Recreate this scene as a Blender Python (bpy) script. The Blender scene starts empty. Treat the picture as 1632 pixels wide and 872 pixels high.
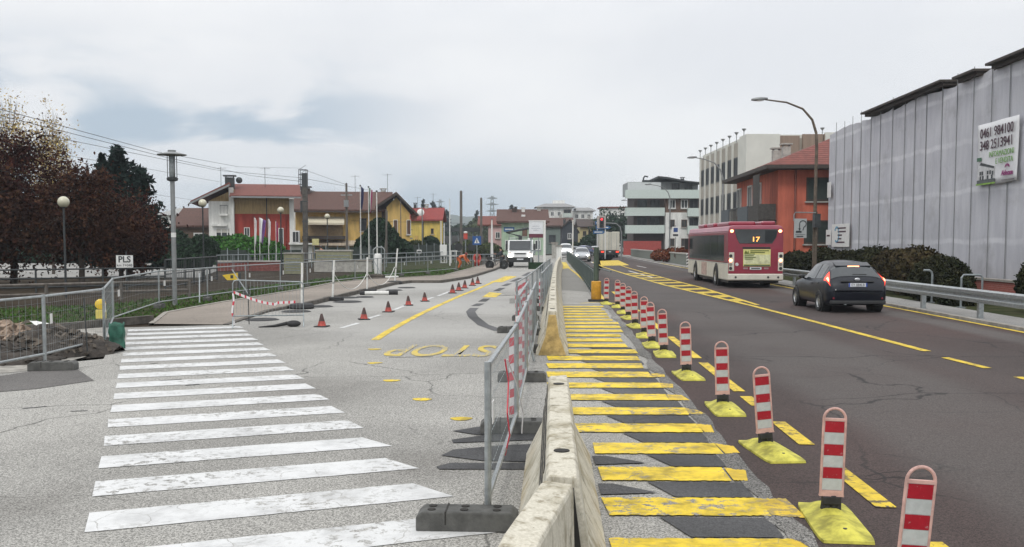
import bpy, bmesh, math, random
import numpy as np
from mathutils import Vector, Matrix
random.seed(7); RNG = np.random.default_rng(7)
C = bpy.context.scene
COL = C.collection
rad = math.radians
# ------------------------------------------------------------------ camera
FPX, CAMH, PITCH, HORY = 1540.0, 1.93, rad(3.5), 387.0
CYP = HORY + FPX * math.tan(PITCH)
cd = bpy.data.cameras.new('camera'); cam = bpy.data.objects.new('camera', cd); COL.objects.link(cam)
cam.location = (0, 0, CAMH); cam.rotation_euler = (rad(90) - PITCH, 0, 0)
cd.sensor_width = 36; cd.lens = 36 * FPX / 1632; cd.shift_y = (CYP - 436) / 1632
cd.clip_start = 0.1; cd.clip_end = 9000
C.camera = cam
# ------------------------------------------------------------------ sky, sun, exposure
SUN_EL, SUN_AZ = rad(48), rad(200)
w = bpy.data.worlds.new('World'); C.world = w; w.use_nodes = True
nt = w.node_tree; N = nt.nodes; N.clear()
def nd(tree, typ, **kw):
    n = tree.nodes.new(typ)
    for k, v in kw.items(): setattr(n, k, v)
    return n
def ln(tree, a, b): tree.links.new(a, b)
out = nd(nt, 'ShaderNodeOutputWorld'); bg = nd(nt, 'ShaderNodeBackground'); bg.inputs[1].default_value = 0.1
ln(nt, bg.outputs[0], out.inputs[0])
sky = nd(nt, 'ShaderNodeTexSky', sky_type='NISHITA', sun_disc=False, sun_elevation=SUN_EL, sun_rotation=SUN_AZ)
tc = nd(nt, 'ShaderNodeTexCoord')
sep = nd(nt, 'ShaderNodeSeparateXYZ'); ln(nt, tc.outputs['Generated'], sep.inputs[0])
mp = nd(nt, 'ShaderNodeMapping'); mp.inputs['Scale'].default_value = (1, 1, 2.6); mp.inputs['Location'].default_value = (.35, .1, .0)
ln(nt, tc.outputs['Generated'], mp.inputs[0])
n1 = nd(nt, 'ShaderNodeTexNoise'); n1.inputs['Scale'].default_value = 4.6; n1.inputs['Detail'].default_value = 7; n1.inputs['Roughness'].default_value = .5; n1.inputs['Distortion'].default_value = .35
ln(nt, mp.outputs[0], n1.inputs['Vector'])
def mth(tree, op, a, b=None, c=None, clamp=False):
    m = nd(tree, 'ShaderNodeMath', operation=op, use_clamp=clamp)
    for i, x in enumerate((a, b, c)):
        if x is None: continue
        if isinstance(x, (int, float)): m.inputs[i].default_value = x
        else: ln(tree, x, m.inputs[i])
    return m.outputs[0]
def mrange(tree, v, a, b, c=0., d=1., smooth=True):
    m = nd(tree, 'ShaderNodeMapRange', clamp=True)
    if smooth: m.interpolation_type = 'SMOOTHSTEP'
    ln(tree, v, m.inputs[0])
    for i, x in enumerate((a, b, c, d)): m.inputs[i + 1].default_value = x
    return m.outputs[0]
# breaks in the cloud towards the left (west): bluish far mountain/sky between cloud banks
west = mrange(nt, sep.outputs[0], -.02, -.26)
low = mrange(nt, sep.outputs[2], .21, .13)
lowest = mth(nt, 'MULTIPLY', mrange(nt, sep.outputs[2], .115, .03), mrange(nt, n1.outputs['Fac'], .66, .48, .35, 1.))
gap = mrange(nt, n1.outputs['Fac'], .57, .44)
blue = mth(nt, 'MULTIPLY', mth(nt, 'MULTIPLY', gap, west), mth(nt, 'MULTIPLY', low, .9))
mid = mth(nt, 'MULTIPLY', lowest, mrange(nt, sep.outputs[0], .24, -.10))
blue = mth(nt, 'MAXIMUM', blue, mth(nt, 'MULTIPLY', mid, .9), clamp=True)
def rgbmix(tree, fac, a, b, mode='MIX'):
    m = nd(tree, 'ShaderNodeMix', data_type='RGBA', blend_type=mode)
    for i, x in ((0, fac), (6, a), (7, b)):
        if isinstance(x, (int, float)): m.inputs[i].default_value = x
        elif isinstance(x, tuple): m.inputs[i].default_value = (*x, 1) if len(x) == 3 else x
        else: ln(tree, x, m.inputs[i])
    return m.outputs[2]
n2 = nd(nt, 'ShaderNodeTexNoise'); n2.inputs['Scale'].default_value = 2.2; n2.inputs['Detail'].default_value = 5
ln(nt, mp.outputs[0], n2.inputs['Vector'])
cl = rgbmix(nt, mrange(nt, n2.outputs['Fac'], .38, .62), (8.0, 8.15, 8.45), (9.05, 9.1, 9.2))
c2 = rgbmix(nt, blue, cl, (4.2, 5.2, 6.25))
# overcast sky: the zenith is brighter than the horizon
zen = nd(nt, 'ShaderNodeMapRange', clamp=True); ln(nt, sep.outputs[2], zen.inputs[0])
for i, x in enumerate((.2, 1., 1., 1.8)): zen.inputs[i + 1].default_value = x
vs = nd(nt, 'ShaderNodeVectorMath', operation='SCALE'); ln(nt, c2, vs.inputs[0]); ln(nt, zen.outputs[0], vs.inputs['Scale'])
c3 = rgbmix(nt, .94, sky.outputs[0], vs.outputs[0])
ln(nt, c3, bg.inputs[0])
sd = bpy.data.lights.new('sun', 'SUN'); sd.energy = 1.2; sd.angle = rad(14); sd.color = (1, .97, .92)
so = bpy.data.objects.new('sun', sd); COL.objects.link(so)
so.rotation_euler = (rad(90) - SUN_EL, 0, math.pi - SUN_AZ)
C.view_settings.view_transform = 'Standard'; C.view_settings.look = 'None'
C.view_settings.exposure = 0.10; C.view_settings.gamma = 1
C.cycles.max_bounces = 6; C.cycles.transparent_max_bounces = 8
# ------------------------------------------------------------------ positions (photo scale -> metres)
def G(px, py, z=0.0):
    a, b = (px - 816) / FPX, (CYP - py) / FPX
    c, s = math.cos(PITCH), math.sin(PITCH)
    d = Vector((a, c + b * s, -s + b * c)); d *= (z - CAMH) / d.z
    return Vector((d.x, d.y, z))
def PV(px, py, Y):
    a, b = (px - 816) / FPX, (CYP - py) / FPX
    c, s = math.cos(PITCH), math.sin(PITCH)
    d = Vector((a, c + b * s, -s + b * c)); d *= Y / d.y
    return Vector((d.x, Y, d.z + CAMH))
ROADRZ = -math.atan(.0416)
def R(L, d, z=0.0): return Vector((L + .0416 * d, d, z))
# ------------------------------------------------------------------ materials
MATS = {}
def newmat(name):
    m = bpy.data.materials.new(name); m.use_nodes = True
    t = m.node_tree; b = t.nodes['Principled BSDF']
    return m, t, b
def mat(name, col=None, rough=.6, metal=0., var=.18, scale=6., bump=0., spec=.5, emit=None, es=0., col2=None, coat=0., island=0., stretch=None, trans=0.):
    if name in MATS: return MATS[name]
    m, t, b = newmat(name)
    b.inputs['Roughness'].default_value = rough; b.inputs['Metallic'].default_value = metal
    b.inputs['Specular IOR Level'].default_value = spec
    if coat: b.inputs['Coat Weight'].default_value = coat; b.inputs['Coat Roughness'].default_value = .06
    tcn = nd(t, 'ShaderNodeTexCoord'); vec = tcn.outputs['Object']
    if stretch:
        mpn = nd(t, 'ShaderNodeMapping'); mpn.inputs['Scale'].default_value = stretch; ln(t, vec, mpn.inputs[0]); vec = mpn.outputs[0]
    no = nd(t, 'ShaderNodeTexNoise'); no.inputs['Scale'].default_value = scale; no.inputs['Detail'].default_value = 5; no.inputs['Roughness'].default_value = .62
    ln(t, vec, no.inputs['Vector'])
    a = tuple(x * (1 - var) for x in col); c = col2 or tuple(min(1, x * (1 + var)) for x in col)
    fac = mrange(t, no.outputs['Fac'], .3, .7)
    res = rgbmix(t, fac, a, c)
    if island:
        g = nd(t, 'ShaderNodeNewGeometry')
        hs = nd(t, 'ShaderNodeHueSaturation'); ln(t, res, hs.inputs['Color'])
        ln(t, mrange(t, g.outputs['Random Per Island'], 0, 1, 1 - island, 1 + island, False), hs.inputs['Value'])
        ln(t, mrange(t, g.outputs['Random Per Island'], 0, 1, .5 - .018, .5 + .018, False), hs.inputs['Hue'])
        res = hs.outputs[0]
    ln(t, res, b.inputs['Base Color'])
    if bump:
        bn = nd(t, 'ShaderNodeBump'); bn.inputs['Strength'].default_value = bump; bn.inputs['Distance'].default_value = .02
        n5 = nd(t, 'ShaderNodeTexNoise'); n5.inputs['Scale'].default_value = scale * 5; n5.inputs['Detail'].default_value = 4
        ln(t, vec, n5.inputs['Vector']); ln(t, n5.outputs['Fac'], bn.inputs['Height']); ln(t, bn.outputs[0], b.inputs['Normal'])
    if emit:
        b.inputs['Emission Color'].default_value = (*emit, 1); b.inputs['Emission Strength'].default_value = es
    if trans: b.inputs['Subsurface Weight'].default_value = 0
    MATS[name] = m
    return m
def tex(t, vec, scale, detail=3, rough=.55, kind='N', dist=0.):
    if kind == 'N':
        n = nd(t, 'ShaderNodeTexNoise'); n.inputs['Scale'].default_value = scale; n.inputs['Detail'].default_value = detail
        n.inputs['Roughness'].default_value = rough; n.inputs['Distortion'].default_value = dist
        ln(t, vec, n.inputs['Vector']); return n.outputs['Fac']
    n = nd(t, 'ShaderNodeTexVoronoi', feature='DISTANCE_TO_EDGE' if kind == 'E' else 'F1'); n.inputs['Scale'].default_value = scale
    ln(t, vec, n.inputs['Vector']); return n.outputs['Color' if kind == 'C' else 'Distance']
def warped(t, vec, scale, amt):
    n = nd(t, 'ShaderNodeTexNoise'); n.inputs['Scale'].default_value = scale; n.inputs['Detail'].default_value = 4; ln(t, vec, n.inputs['Vector'])
    s = nd(t, 'ShaderNodeVectorMath', operation='MULTIPLY_ADD'); ln(t, n.outputs['Color'], s.inputs[0])
    s.inputs[1].default_value = (amt,) * 3; ln(t, vec, s.inputs[2]); return s.outputs[0]
def asphalt_color(t, base, grain, crackamt=1., patch=.25, tint=None):
    vec = nd(t, 'ShaderNodeTexCoord').outputs['Object']
    g = tex(t, vec, 120, kind='C'); g2 = tex(t, vec, 45, 3, .8); g = mth(t, 'ADD', mth(t, 'MULTIPLY', g, .35), mth(t, 'MULTIPLY', g2, .65))
    gc = rgbmix(t, mrange(t, g, .34, .66), tuple(x * (1 - grain) for x in base), tuple(x * (1 + grain) for x in base))
    big = tex(t, warped(t, vec, .5, 1.2), .22, 4, .6)
    k = mrange(t, big, .32, .7, 1 - patch, 1 + patch)
    hs = nd(t, 'ShaderNodeVectorMath', operation='SCALE'); ln(t, gc, hs.inputs[0]); ln(t, k, hs.inputs['Scale'])
    med = tex(t, vec, 1.7, 5, .7)
    c = rgbmix(t, mrange(t, med, .60, .78, 0, .45), hs.outputs[0], tuple(x * .55 for x in base))
    # tyre-polished, slightly paler streaks and oil spots
    sp = tex(t, vec, 3.3, 2, .5)
    c = rgbmix(t, mrange(t, sp, .72, .78, 0, .55), c, tuple(x * .4 for x in base))
    e = tex(t, warped(t, vec, 1.4, .5), .33, kind='E')
    cm = mth(t, 'MULTIPLY', mrange(t, e, .006, .0015), mrange(t, tex(t, vec, .27, 2), .42, .58))
    c = rgbmix(t, mth(t, 'MULTIPLY', cm, .75 * crackamt), c, tuple(x * .18 for x in base))
    if tint: c = rgbmix(t, mrange(t, tex(t, vec, .11, 2), .42, .62), c, tint, 'MULTIPLY')
    return vec, c, g
def asphalt(name, base, grain=.45, rough=.9, crackamt=1., patch=.18, tint=None, spec=.3):
    m, t, b = newmat(name)
    vec, c, g = asphalt_color(t, base, grain, crackamt, patch, tint)
    ln(t, c, b.inputs['Base Color']); b.inputs['Roughness'].default_value = rough; b.inputs['Specular IOR Level'].default_value = spec
    bn = nd(t, 'ShaderNodeBump'); bn.inputs['Strength'].default_value = .12; bn.inputs['Distance'].default_value = .006
    ln(t, g, bn.inputs['Height']); ln(t, bn.outputs[0], b.inputs['Normal'])
    return m
def paint(name, col, under, wear=.5, rough=.65, dirt=.25):
    """road paint: cracked, worn through to the asphalt, soiled"""
    m, t, b = newmat(name)
    vec, c, g = asphalt_color(t, under, .45)
    p = rgbmix(t, mrange(t, tex(t, vec, 2.6, 5, .7), .4, .75), col, tuple(x * (1 - dirt) for x in col))
    p = rgbmix(t, mrange(t, g, .35, .7, 0, .22), p, tuple(x * .7 for x in col))
    e = tex(t, warped(t, vec, 3.5, .22), 2.6, kind='E')
    crack = mth(t, 'MULTIPLY', mrange(t, e, .012, .003), mrange(t, tex(t, vec, 1.1, 3), .45, .6))
    chip = mrange(t, tex(t, vec, 9, 5, .75), .70 - .12 * wear, .76 - .12 * wear)
    chip = mth(t, 'MULTIPLY', chip, mrange(t, tex(t, vec, .8, 2), .36, .62))
    scuff = tex(t, warped(t, vec, 1.1, .6), 1.3, 6, .75); p = rgbmix(t, mrange(t, scuff, .50, .74, 0, .30 + .2 * dirt), p, tuple(x * .42 for x in under))
    f = mth(t, 'MAXIMUM', mth(t, 'MULTIPLY', crack, .8), chip, clamp=True)
    ln(t, rgbmix(t, f, p, c), b.inputs['Base Color']); b.inputs['Roughness'].default_value = rough
    bn = nd(t, 'ShaderNodeBump'); bn.inputs['Strength'].default_value = .2; bn.inputs['Distance'].default_value = .006
    ln(t, g, bn.inputs['Height']); ln(t, bn.outputs[0], b.inputs['Normal'])
    return m
# ------------------------------------------------------------------ mesh building
class MB:
    def __init__(s): s.v = []; s.f = []
    def add(s, vs, fs):
        o = len(s.v); s.v += [tuple(p) for p in vs]; s.f += [tuple(i + o for i in f) for f in fs]; return s
    def box(s, x0, x1, y0, y1, z0, z1, M=None):
        vs = [Vector((x, y, z)) for z in (z0, z1) for y in (y0, y1) for x in (x0, x1)]
        if M: vs = [M @ p for p in vs]
        return s.add(vs, [(0, 2, 3, 1), (4, 5, 7, 6), (0, 1, 5, 4), (2, 6, 7, 3), (0, 4, 6, 2), (1, 3, 7, 5)])
    def cyl(s, p0, p1, r0, r1=None, n=10, caps=True):
        p0, p1 = Vector(p0), Vector(p1); r1 = r0 if r1 is None else r1
        q = (p1 - p0).normalized(); u = q.orthogonal().normalized(); wv = q.cross(u)
        vs = []
        for p, r in ((p0, r0), (p1, r1)):
            for i in range(n):
                a = 2 * math.pi * i / n; vs.append(p + (u * math.cos(a) + wv * math.sin(a)) * r)
        fs = [(i, (i + 1) % n, n + (i + 1) % n, n + i) for i in range(n)]
        if caps: fs += [tuple(range(n - 1, -1, -1)), tuple(range(n, 2 * n))]
        return s.add(vs, fs)
    def tube(s, pts, r, n=6, r1=None):
        pts = [Vector(p) for p in pts]; m = len(pts); vs = []; u = None
        for i, p in enumerate(pts):
            q = (pts[min(i + 1, m - 1)] - pts[max(i - 1, 0)]).normalized()
            u = q.orthogonal().normalized() if u is None else (u - q * u.dot(q)).normalized()
            wv = q.cross(u); rr = r if r1 is None else r + (r1 - r) * i / (m - 1)
            for k in range(n):
                a = 2 * math.pi * k / n; vs.append(p + (u * math.cos(a) + wv * math.sin(a)) * rr)
        fs = [(i * n + k, i * n + (k + 1) % n, (i + 1) * n + (k + 1) % n, (i + 1) * n + k) for i in range(m - 1) for k in range(n)]
        fs += [tuple(range(n - 1, -1, -1)), tuple(range((m - 1) * n, m * n))]
        return s.add(vs, fs)
    def lathe(s, prof, n=16, c=(0, 0, 0), a0=0, a1=2 * math.pi):
        c = Vector(c); vs = []; full = abs(a1 - a0 - 2 * math.pi) < 1e-6; k = n if full else n + 1
        for r, z in prof:
            for i in range(k):
                a = a0 + (a1 - a0) * i / n; vs.append(c + Vector((r * math.cos(a), r * math.sin(a), z)))
        fs = []
        for j in range(len(prof) - 1):
            for i in range(n):
                i2 = (i + 1) % k
                fs.append((j * k + i, j * k + i2, (j + 1) * k + i2, (j + 1) * k + i))
        if full:
            if prof[0][0] > 1e-4: fs.append(tuple(range(k - 1, -1, -1)))
            if prof[-1][0] > 1e-4: fs.append(tuple(range((len(prof) - 1) * k, len(prof) * k)))
        return s.add(vs, fs)
    def prism(s, poly, axis, a, b, M=None):
        """poly: 2-D outline; axis 'x': poly=(y,z); 'y': poly=(x,z); 'z': poly=(x,y)"""
        def mk(p, t): return {'x': (t, p[0], p[1]), 'y': (p[0], t, p[1]), 'z': (p[0], p[1], t)}[axis]
        n = len(poly); vs = [Vector(mk(p, a)) for p in poly] + [Vector(mk(p, b)) for p in poly]
        if M: vs = [M @ p for p in vs]
        fs = [(i, (i + 1) % n, n + (i + 1) % n, n + i) for i in range(n)] + [tuple(range(n - 1, -1, -1)), tuple(range(n, 2 * n))]
        return s.add(vs, fs)
    def ball(s, c, r, sc=(1, 1, 1), n=14, m=9):
        c = Vector(c); vs = [c + Vector((0, 0, -r * sc[2]))]; fs = []
        for j in range(1, m):
            a = -math.pi / 2 + math.pi * j / m
            for i in range(n):
                b = 2 * math.pi * i / n
                vs.append(c + Vector((r * sc[0] * math.cos(a) * math.cos(b), r * sc[1] * math.cos(a) * math.sin(b), r * sc[2] * math.sin(a))))
        vs.append(c + Vector((0, 0, r * sc[2])))
        for i in range(n): fs.append((0, 1 + (i + 1) % n, 1 + i))
        for j in range(m - 2):
            for i in range(n):
                fs.append((1 + j * n + i, 1 + j * n + (i + 1) % n, 1 + (j + 1) * n + (i + 1) % n, 1 + (j + 1) * n + i))
        t = len(vs) - 1; o = 1 + (m - 2) * n
        for i in range(n): fs.append((t, o + i, o + (i + 1) % n))
        return s.add(vs, fs)
    def quad(s, *p): return s.add([Vector(x) for x in p], [tuple(range(len(p)))])
    def build(s, name, material, parent=None, smooth=False, bevel=0., seg=2, fix=True):
        me = bpy.data.meshes.new(name); me.from_pydata(s.v, [], s.f)
        if fix:
            bm = bmesh.new(); bm.from_mesh(me); bmesh.ops.recalc_face_normals(bm, faces=bm.faces); bm.to_mesh(me); bm.free()
        for m_ in (material if isinstance(material, (list, tuple)) else [material]): me.materials.append(m_)
        if smooth:
            me.polygons.foreach_set('use_smooth', [True] * len(me.polygons))
            if smooth == 'auto': me.set_sharp_from_angle(angle=rad(40))
        o = bpy.data.objects.new(name, me); COL.objects.link(o)
        if parent: o.parent = parent
        if bevel:
            b = o.modifiers.new('bevel', 'BEVEL'); b.width = bevel; b.segments = seg; b.limit_method = 'ANGLE'; b.angle_limit = rad(35)
        return o
def tag(o, label=None, cat=None, group=None, kind=None):
    if label: o['label'] = label
    if cat: o['category'] = cat
    if group: o['group'] = group
    if kind: o['kind'] = kind
    return o
def thing(name, label, cat, loc=(0, 0, 0), rz=0., group=None):
    o = bpy.data.objects.new(name, None); COL.objects.link(o); o.empty_display_size = .1
    o.location = loc; o.rotation_euler = (0, 0, rz); return tag(o, label, cat, group)
def kids(o): return [c for c in bpy.data.objects if c.parent == o]
KIDS = {}
def copy_tree(o, parent=None):
    c = o.copy(); COL.objects.link(c); c.parent = parent
    if o.name not in KIDS: KIDS[o.name] = [x.name for x in kids(o)]
    for nm in KIDS[o.name]: copy_tree(bpy.data.objects[nm], c)
    return c
def struct(mb, name, m, **kw):
    o = mb.build(name, m, **kw); o['kind'] = 'structure'; return o
ORD = ['first', 'second', 'third', 'fourth', 'fifth', 'sixth', 'seventh', 'eighth', 'ninth', 'tenth', 'eleventh', 'twelfth', 'thirteenth', 'fourteenth', 'fifteenth', 'sixteenth', 'seventeenth', 'eighteenth', 'nineteenth', 'twentieth']
def lettering(txt, size, material, parent, loc, rot=(math.pi / 2, 0, 0), ext=.004, name='lettering', align='CENTER', sx=1., bold=0., shear=0.):
    cu = bpy.data.curves.new('t', 'FONT'); cu.body = txt; cu.size = size; cu.extrude = ext; cu.align_x = align; cu.align_y = 'CENTER'; cu.offset = bold; cu.shear = shear; cu.resolution_u = 4
    tmp = bpy.data.objects.new('t', cu); COL.objects.link(tmp)
    me = bpy.data.meshes.new_from_object(tmp.evaluated_get(bpy.context.evaluated_depsgraph_get()))
    bpy.data.objects.remove(tmp)
    me.materials.clear(); me.materials.append(material)
    o = bpy.data.objects.new(name, me); COL.objects.link(o); o.parent = parent; o.location = loc; o.rotation_euler = rot; o.scale = (sx, 1, 1)
    return o
# ------------------------------------------------------------------ shared materials
LIGHT, DARK = (.285, .278, .258), (.052, .040, .037)
m_light = asphalt('pale_asphalt', LIGHT, .56, .9, .9, .18)
def stain(m, spots, col):
    """soft oil and mud stains at fixed places in the street"""
    t = m.node_tree; b = t.nodes['Principled BSDF']; src = b.inputs['Base Color'].links[0].from_socket; vec = nd(t, 'ShaderNodeTexCoord').outputs['Object']
    for (x, y, r_, k) in spots:
        mp_ = nd(t, 'ShaderNodeMapping'); mp_.inputs['Location'].default_value = (-x, -y * .8, 0); mp_.inputs['Scale'].default_value = (1, .8, 1); ln(t, warped(t, vec, 1.3, .9), mp_.inputs[0])
        l = nd(t, 'ShaderNodeVectorMath', operation='LENGTH'); ln(t, mp_.outputs[0], l.inputs[0]); src = rgbmix(t, mrange(t, l.outputs['Value'], r_ * 1.5, r_ * .5, 0, k), src, col)
    ln(t, src, b.inputs['Base Color'])
stain(m_light, [(-3.9, 5.7, .75, .8), (-3.2, 7.4, .5, .35), (-5.2, 9, .8, .4), (-2.2, 13, 1.0, .3), (-8.5, 13.5, 1.0, .45), (-.4, 8.8, .6, .35)], (.05, .042, .035)); stain(m_light, [(-1.6, 22, 2.2, .35), (-3, 32, 3, .4), (0, 30, 3, .4), (-2.5, 44, 5, .5), (0, 58, 8, .5)], (.36, .355, .34))
m_dark = asphalt('dark_red_asphalt', DARK, .5, .82, 1.5, .20, tint=(1.10, .91, .88), spec=.3)
def lanes(m):
    """greyer wheel-worn lane bands running along the main road"""
    t = m.node_tree; b = t.nodes['Principled BSDF']; src = b.inputs['Base Color'].links[0].from_socket; vec = nd(t, 'ShaderNodeTexCoord').outputs['Object']
    dp = nd(t, 'ShaderNodeVectorMath', operation='DOT_PRODUCT'); ln(t, warped(t, vec, .5, .35), dp.inputs[0]); dp.inputs[1].default_value = (1, -.0416, 0); u = dp.outputs['Value']
    for (a, b_, w_, k, c) in ((3.35, 5.7, .35, .75, (.086, .077, .072)), (9.1, 9.9, .25, .6, (.11, .105, .10)), (6.3, 6.5, .4, .35, (.072, .060, .056))):
        f = mth(t, 'MULTIPLY', mrange(t, u, a - w_, a + w_), mrange(t, u, b_ + w_, b_ - w_)); f = mth(t, 'MULTIPLY', f, mrange(t, tex(t, vec, .35, 4), .25, .6, .45, 1.))
        g = tex(t, vec, 60, 2, .9); cc = rgbmix(t, mrange(t, g, .4, .6), tuple(x * .6 for x in c), tuple(x * 1.35 for x in c)); src = rgbmix(t, mth(t, 'MULTIPLY', f, k), src, cc)
    e = tex(t, warped(t, vec, 1.1, .7), .22, kind='E'); f = mth(t, 'MULTIPLY', mrange(t, e, .006, .0015), mrange(t, tex(t, vec, .2, 2), .40, .5)); src = rgbmix(t, mth(t, 'MULTIPLY', f, .8), src, (.012, .011, .011))
    ln(t, src, b.inputs['Base Color'])
lanes(m_dark)
m_walk = asphalt('walkway_asphalt', (.20, .195, .18), .3, .9, .4, .08)
m_patch = asphalt('black_out_paint', (.078, .078, .080), .35, .85, .6, .45)
m_rough = asphalt('broken_joint', (.17, .165, .155), .8, .95, 1., .4)
m_pave = asphalt('sidewalk_asphalt', (.235, .205, .175), .35, .92, .5, .15)
m_white = paint('white_road_paint', (.63, .635, .63), LIGHT, 1.5, dirt=.3)
m_yel = paint('yellow_road_paint', (.78, .56, .015), (.20, .19, .17), 1.5, dirt=.8)
m_yel2 = paint('yellow_line_paint', (.70, .50, .02), DARK, 1.4, dirt=.6)
m_wht2 = paint('white_line_paint', (.6, .6, .58), DARK, .8)
m_kerb = mat('kerb_stone', (.27, .25, .22), .9, var=.25, scale=3, bump=.3)
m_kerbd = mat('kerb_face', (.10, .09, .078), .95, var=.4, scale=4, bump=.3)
m_conc = mat('concrete', (.36, .35, .32), .92, var=.22, scale=4, bump=.35)
m_grass = mat('grass_soil', (.035, .055, .018), .95, var=.45, scale=1.6, bump=.5, spec=.05, col2=(.060, .060, .030))
m_blade = mat('grass_blades', (.050, .100, .020), .8, var=.3, spec=.1, scale=3, island=.35)
m_dirt = mat('dirt', (.042, .033, .024), .97, var=.35, scale=1.4, bump=.6, spec=.05)
m_soil = mat('dark_soil', (.045, .038, .032), .98, var=.45, scale=6, bump=.8)
m_rubble = mat('rubble', (.42, .34, .27), .95, var=.45, scale=5, bump=.6)
m_galv = mat('galvanised_steel', (.36, .385, .39), .42, .75, var=.18, scale=12)
m_galvd = mat('dull_galvanised_steel', (.27, .30, .31), .5, .6, var=.22, scale=9)
m_black = mat('black_rubber', (.022, .022, .023), .75, var=.35, scale=10, bump=.15)
m_dkmet = mat('dark_metal', (.045, .05, .052), .5, .3, var=.2)
m_glass = mat('dark_glass', (.018, .022, .025), .25, 0, var=.25, scale=.7, spec=.35); m_carglass = mat('car_glass', (.03, .036, .04), .08, 0, var=.25, scale=.7, spec=.75)
m_glassl = mat('window_glass', (.045, .052, .056), .15, 0, var=.4, scale=.5, spec=.5)
m_wfr = mat('white_frame', (.68, .68, .66), .5, var=.06)
m_bfr = mat('brown_frame', (.085, .05, .035), .6, var=.2)
m_trunk = mat('bark', (.07, .058, .048), .95, var=.35, scale=8, bump=.6, stretch=(1, 1, .2))
m_wood = mat('weathered_pole', (.13, .115, .10), .92, var=.3, scale=6, stretch=(1, 1, .1))
m_whiteplastic = mat('white_plastic', (.66, .66, .63), .55, var=.14, scale=9)
m_red = mat('retro_red', (.42, .012, .022), .42, var=.22, scale=14)
m_refl = mat('retro_white', (.55, .57, .57), .45, var=.2, scale=12)
m_orange = mat('orange_plastic', (.62, .13, .03), .5, var=.2, scale=6)
# ------------------------------------------------------------------ setting
def sheet(name, pts, z, m, px=True):
    mb = MB(); vs = [G(*p) if px else Vector((p[0], p[1], 0)) for p in pts]
    mb.add([(p.x, p.y, z) for p in vs], [tuple(range(len(vs)))])
    o = struct(mb, name, m, fix=False)
    if o.data.polygons[0].normal.z < 0: o.data.flip_normals()
    return o
mb = MB(); mb.add([(-880, -7, -.03), (880, -7, -.03), (880, 2100, -.03), (-880, 2100, -.03)], [(0, 1, 2, 3)])
struct(mb, 'ground', m_dirt)
# street of pale asphalt: from the near left across to the dark road
edge_l = [(-900, 600), (0, 588), (165, 572), (190, 522), (355, 518), (423, 497), (493, 486), (530, 477), (585, 464), (626, 454), (652, 451), (701, 451), (745, 444), (787, 431), (800, 425), (825, 410), (848, 398)]
mb = MB()
pl = [Vector((-60, 1.0, 0)), Vector((-60, 15.8, 0))] + [G(*p) for p in edge_l[1:]] + [Vector((4.9, 150, 0)), Vector((10, 150, 0))]
dkl = [(990, 400), (905, 417), (918, 430), (935, 450), (960, 480), (990, 512), (1030, 565), (1100, 645), (1180, 738), (1292, 872)]
jn = [G(*p) for p in dkl] + [G(1430, 1060)]
right_edge = [Vector((q.x + .3, q.y, 0)) for q in jn] + [Vector((2.2, 1, 0))]
mb.add([(p.x, p.y, 0.) for p in pl + right_edge[1:]], [tuple(range(len(pl) + len(right_edge) - 1))])
o = struct(mb, 'street', m_light, fix=False)
if o.data.polygons[0].normal.z < 0: o.data.flip_normals()
# dark main road, a little higher than the street beside it
mb = MB()
pr = [Vector((2.4, 1, 0))] + list(reversed(jn)) + [R(3.5, 260), R(7, 420), R(13.5, 420)] + [R(10.25, d) for d in (200, 100, 60, 40, 25, 10, 1)]
mb.add([(p.x, p.y, .006) for p in pr], [tuple(range(len(pr)))])
o = struct(mb, 'road', m_dark, fix=False)
if o.data.polygons[0].normal.z < 0: o.data.flip_normals()
# crumbled joint between the two surfaces
mb = MB(); L, Rr = [], []
fine = []
for a, b in zip(jn[:-1], jn[1:]):
    for k in range(8): fine.append(a.lerp(b, k / 8))
for q in fine:
    wdt = .20 + .06 * math.sin(q.y * 3.1)
    L.append((q.x - wdt * .55 + random.uniform(-.05, .05), q.y, .0095)); Rr.append((q.x + wdt * .25 + random.uniform(-.03, .03), q.y, .0095))
n = len(L); mb.add(L + Rr, [(i, n + i, n + i + 1, i + 1) for i in range(n - 1)])
struct(mb, 'road_joint', m_rough)
# walkway behind the barrier (smoother asphalt beyond the yellow stripes)
sheet('walkway', [(897, 486), (968, 486), (951, 470), (930, 450), (918, 436), (908, 429), (892, 429)], .005, m_walk)
sheet('walkway', [(897, 486), (958, 486), (936, 466), (888, 461), (890, 470)], .009, m_light)
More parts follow.
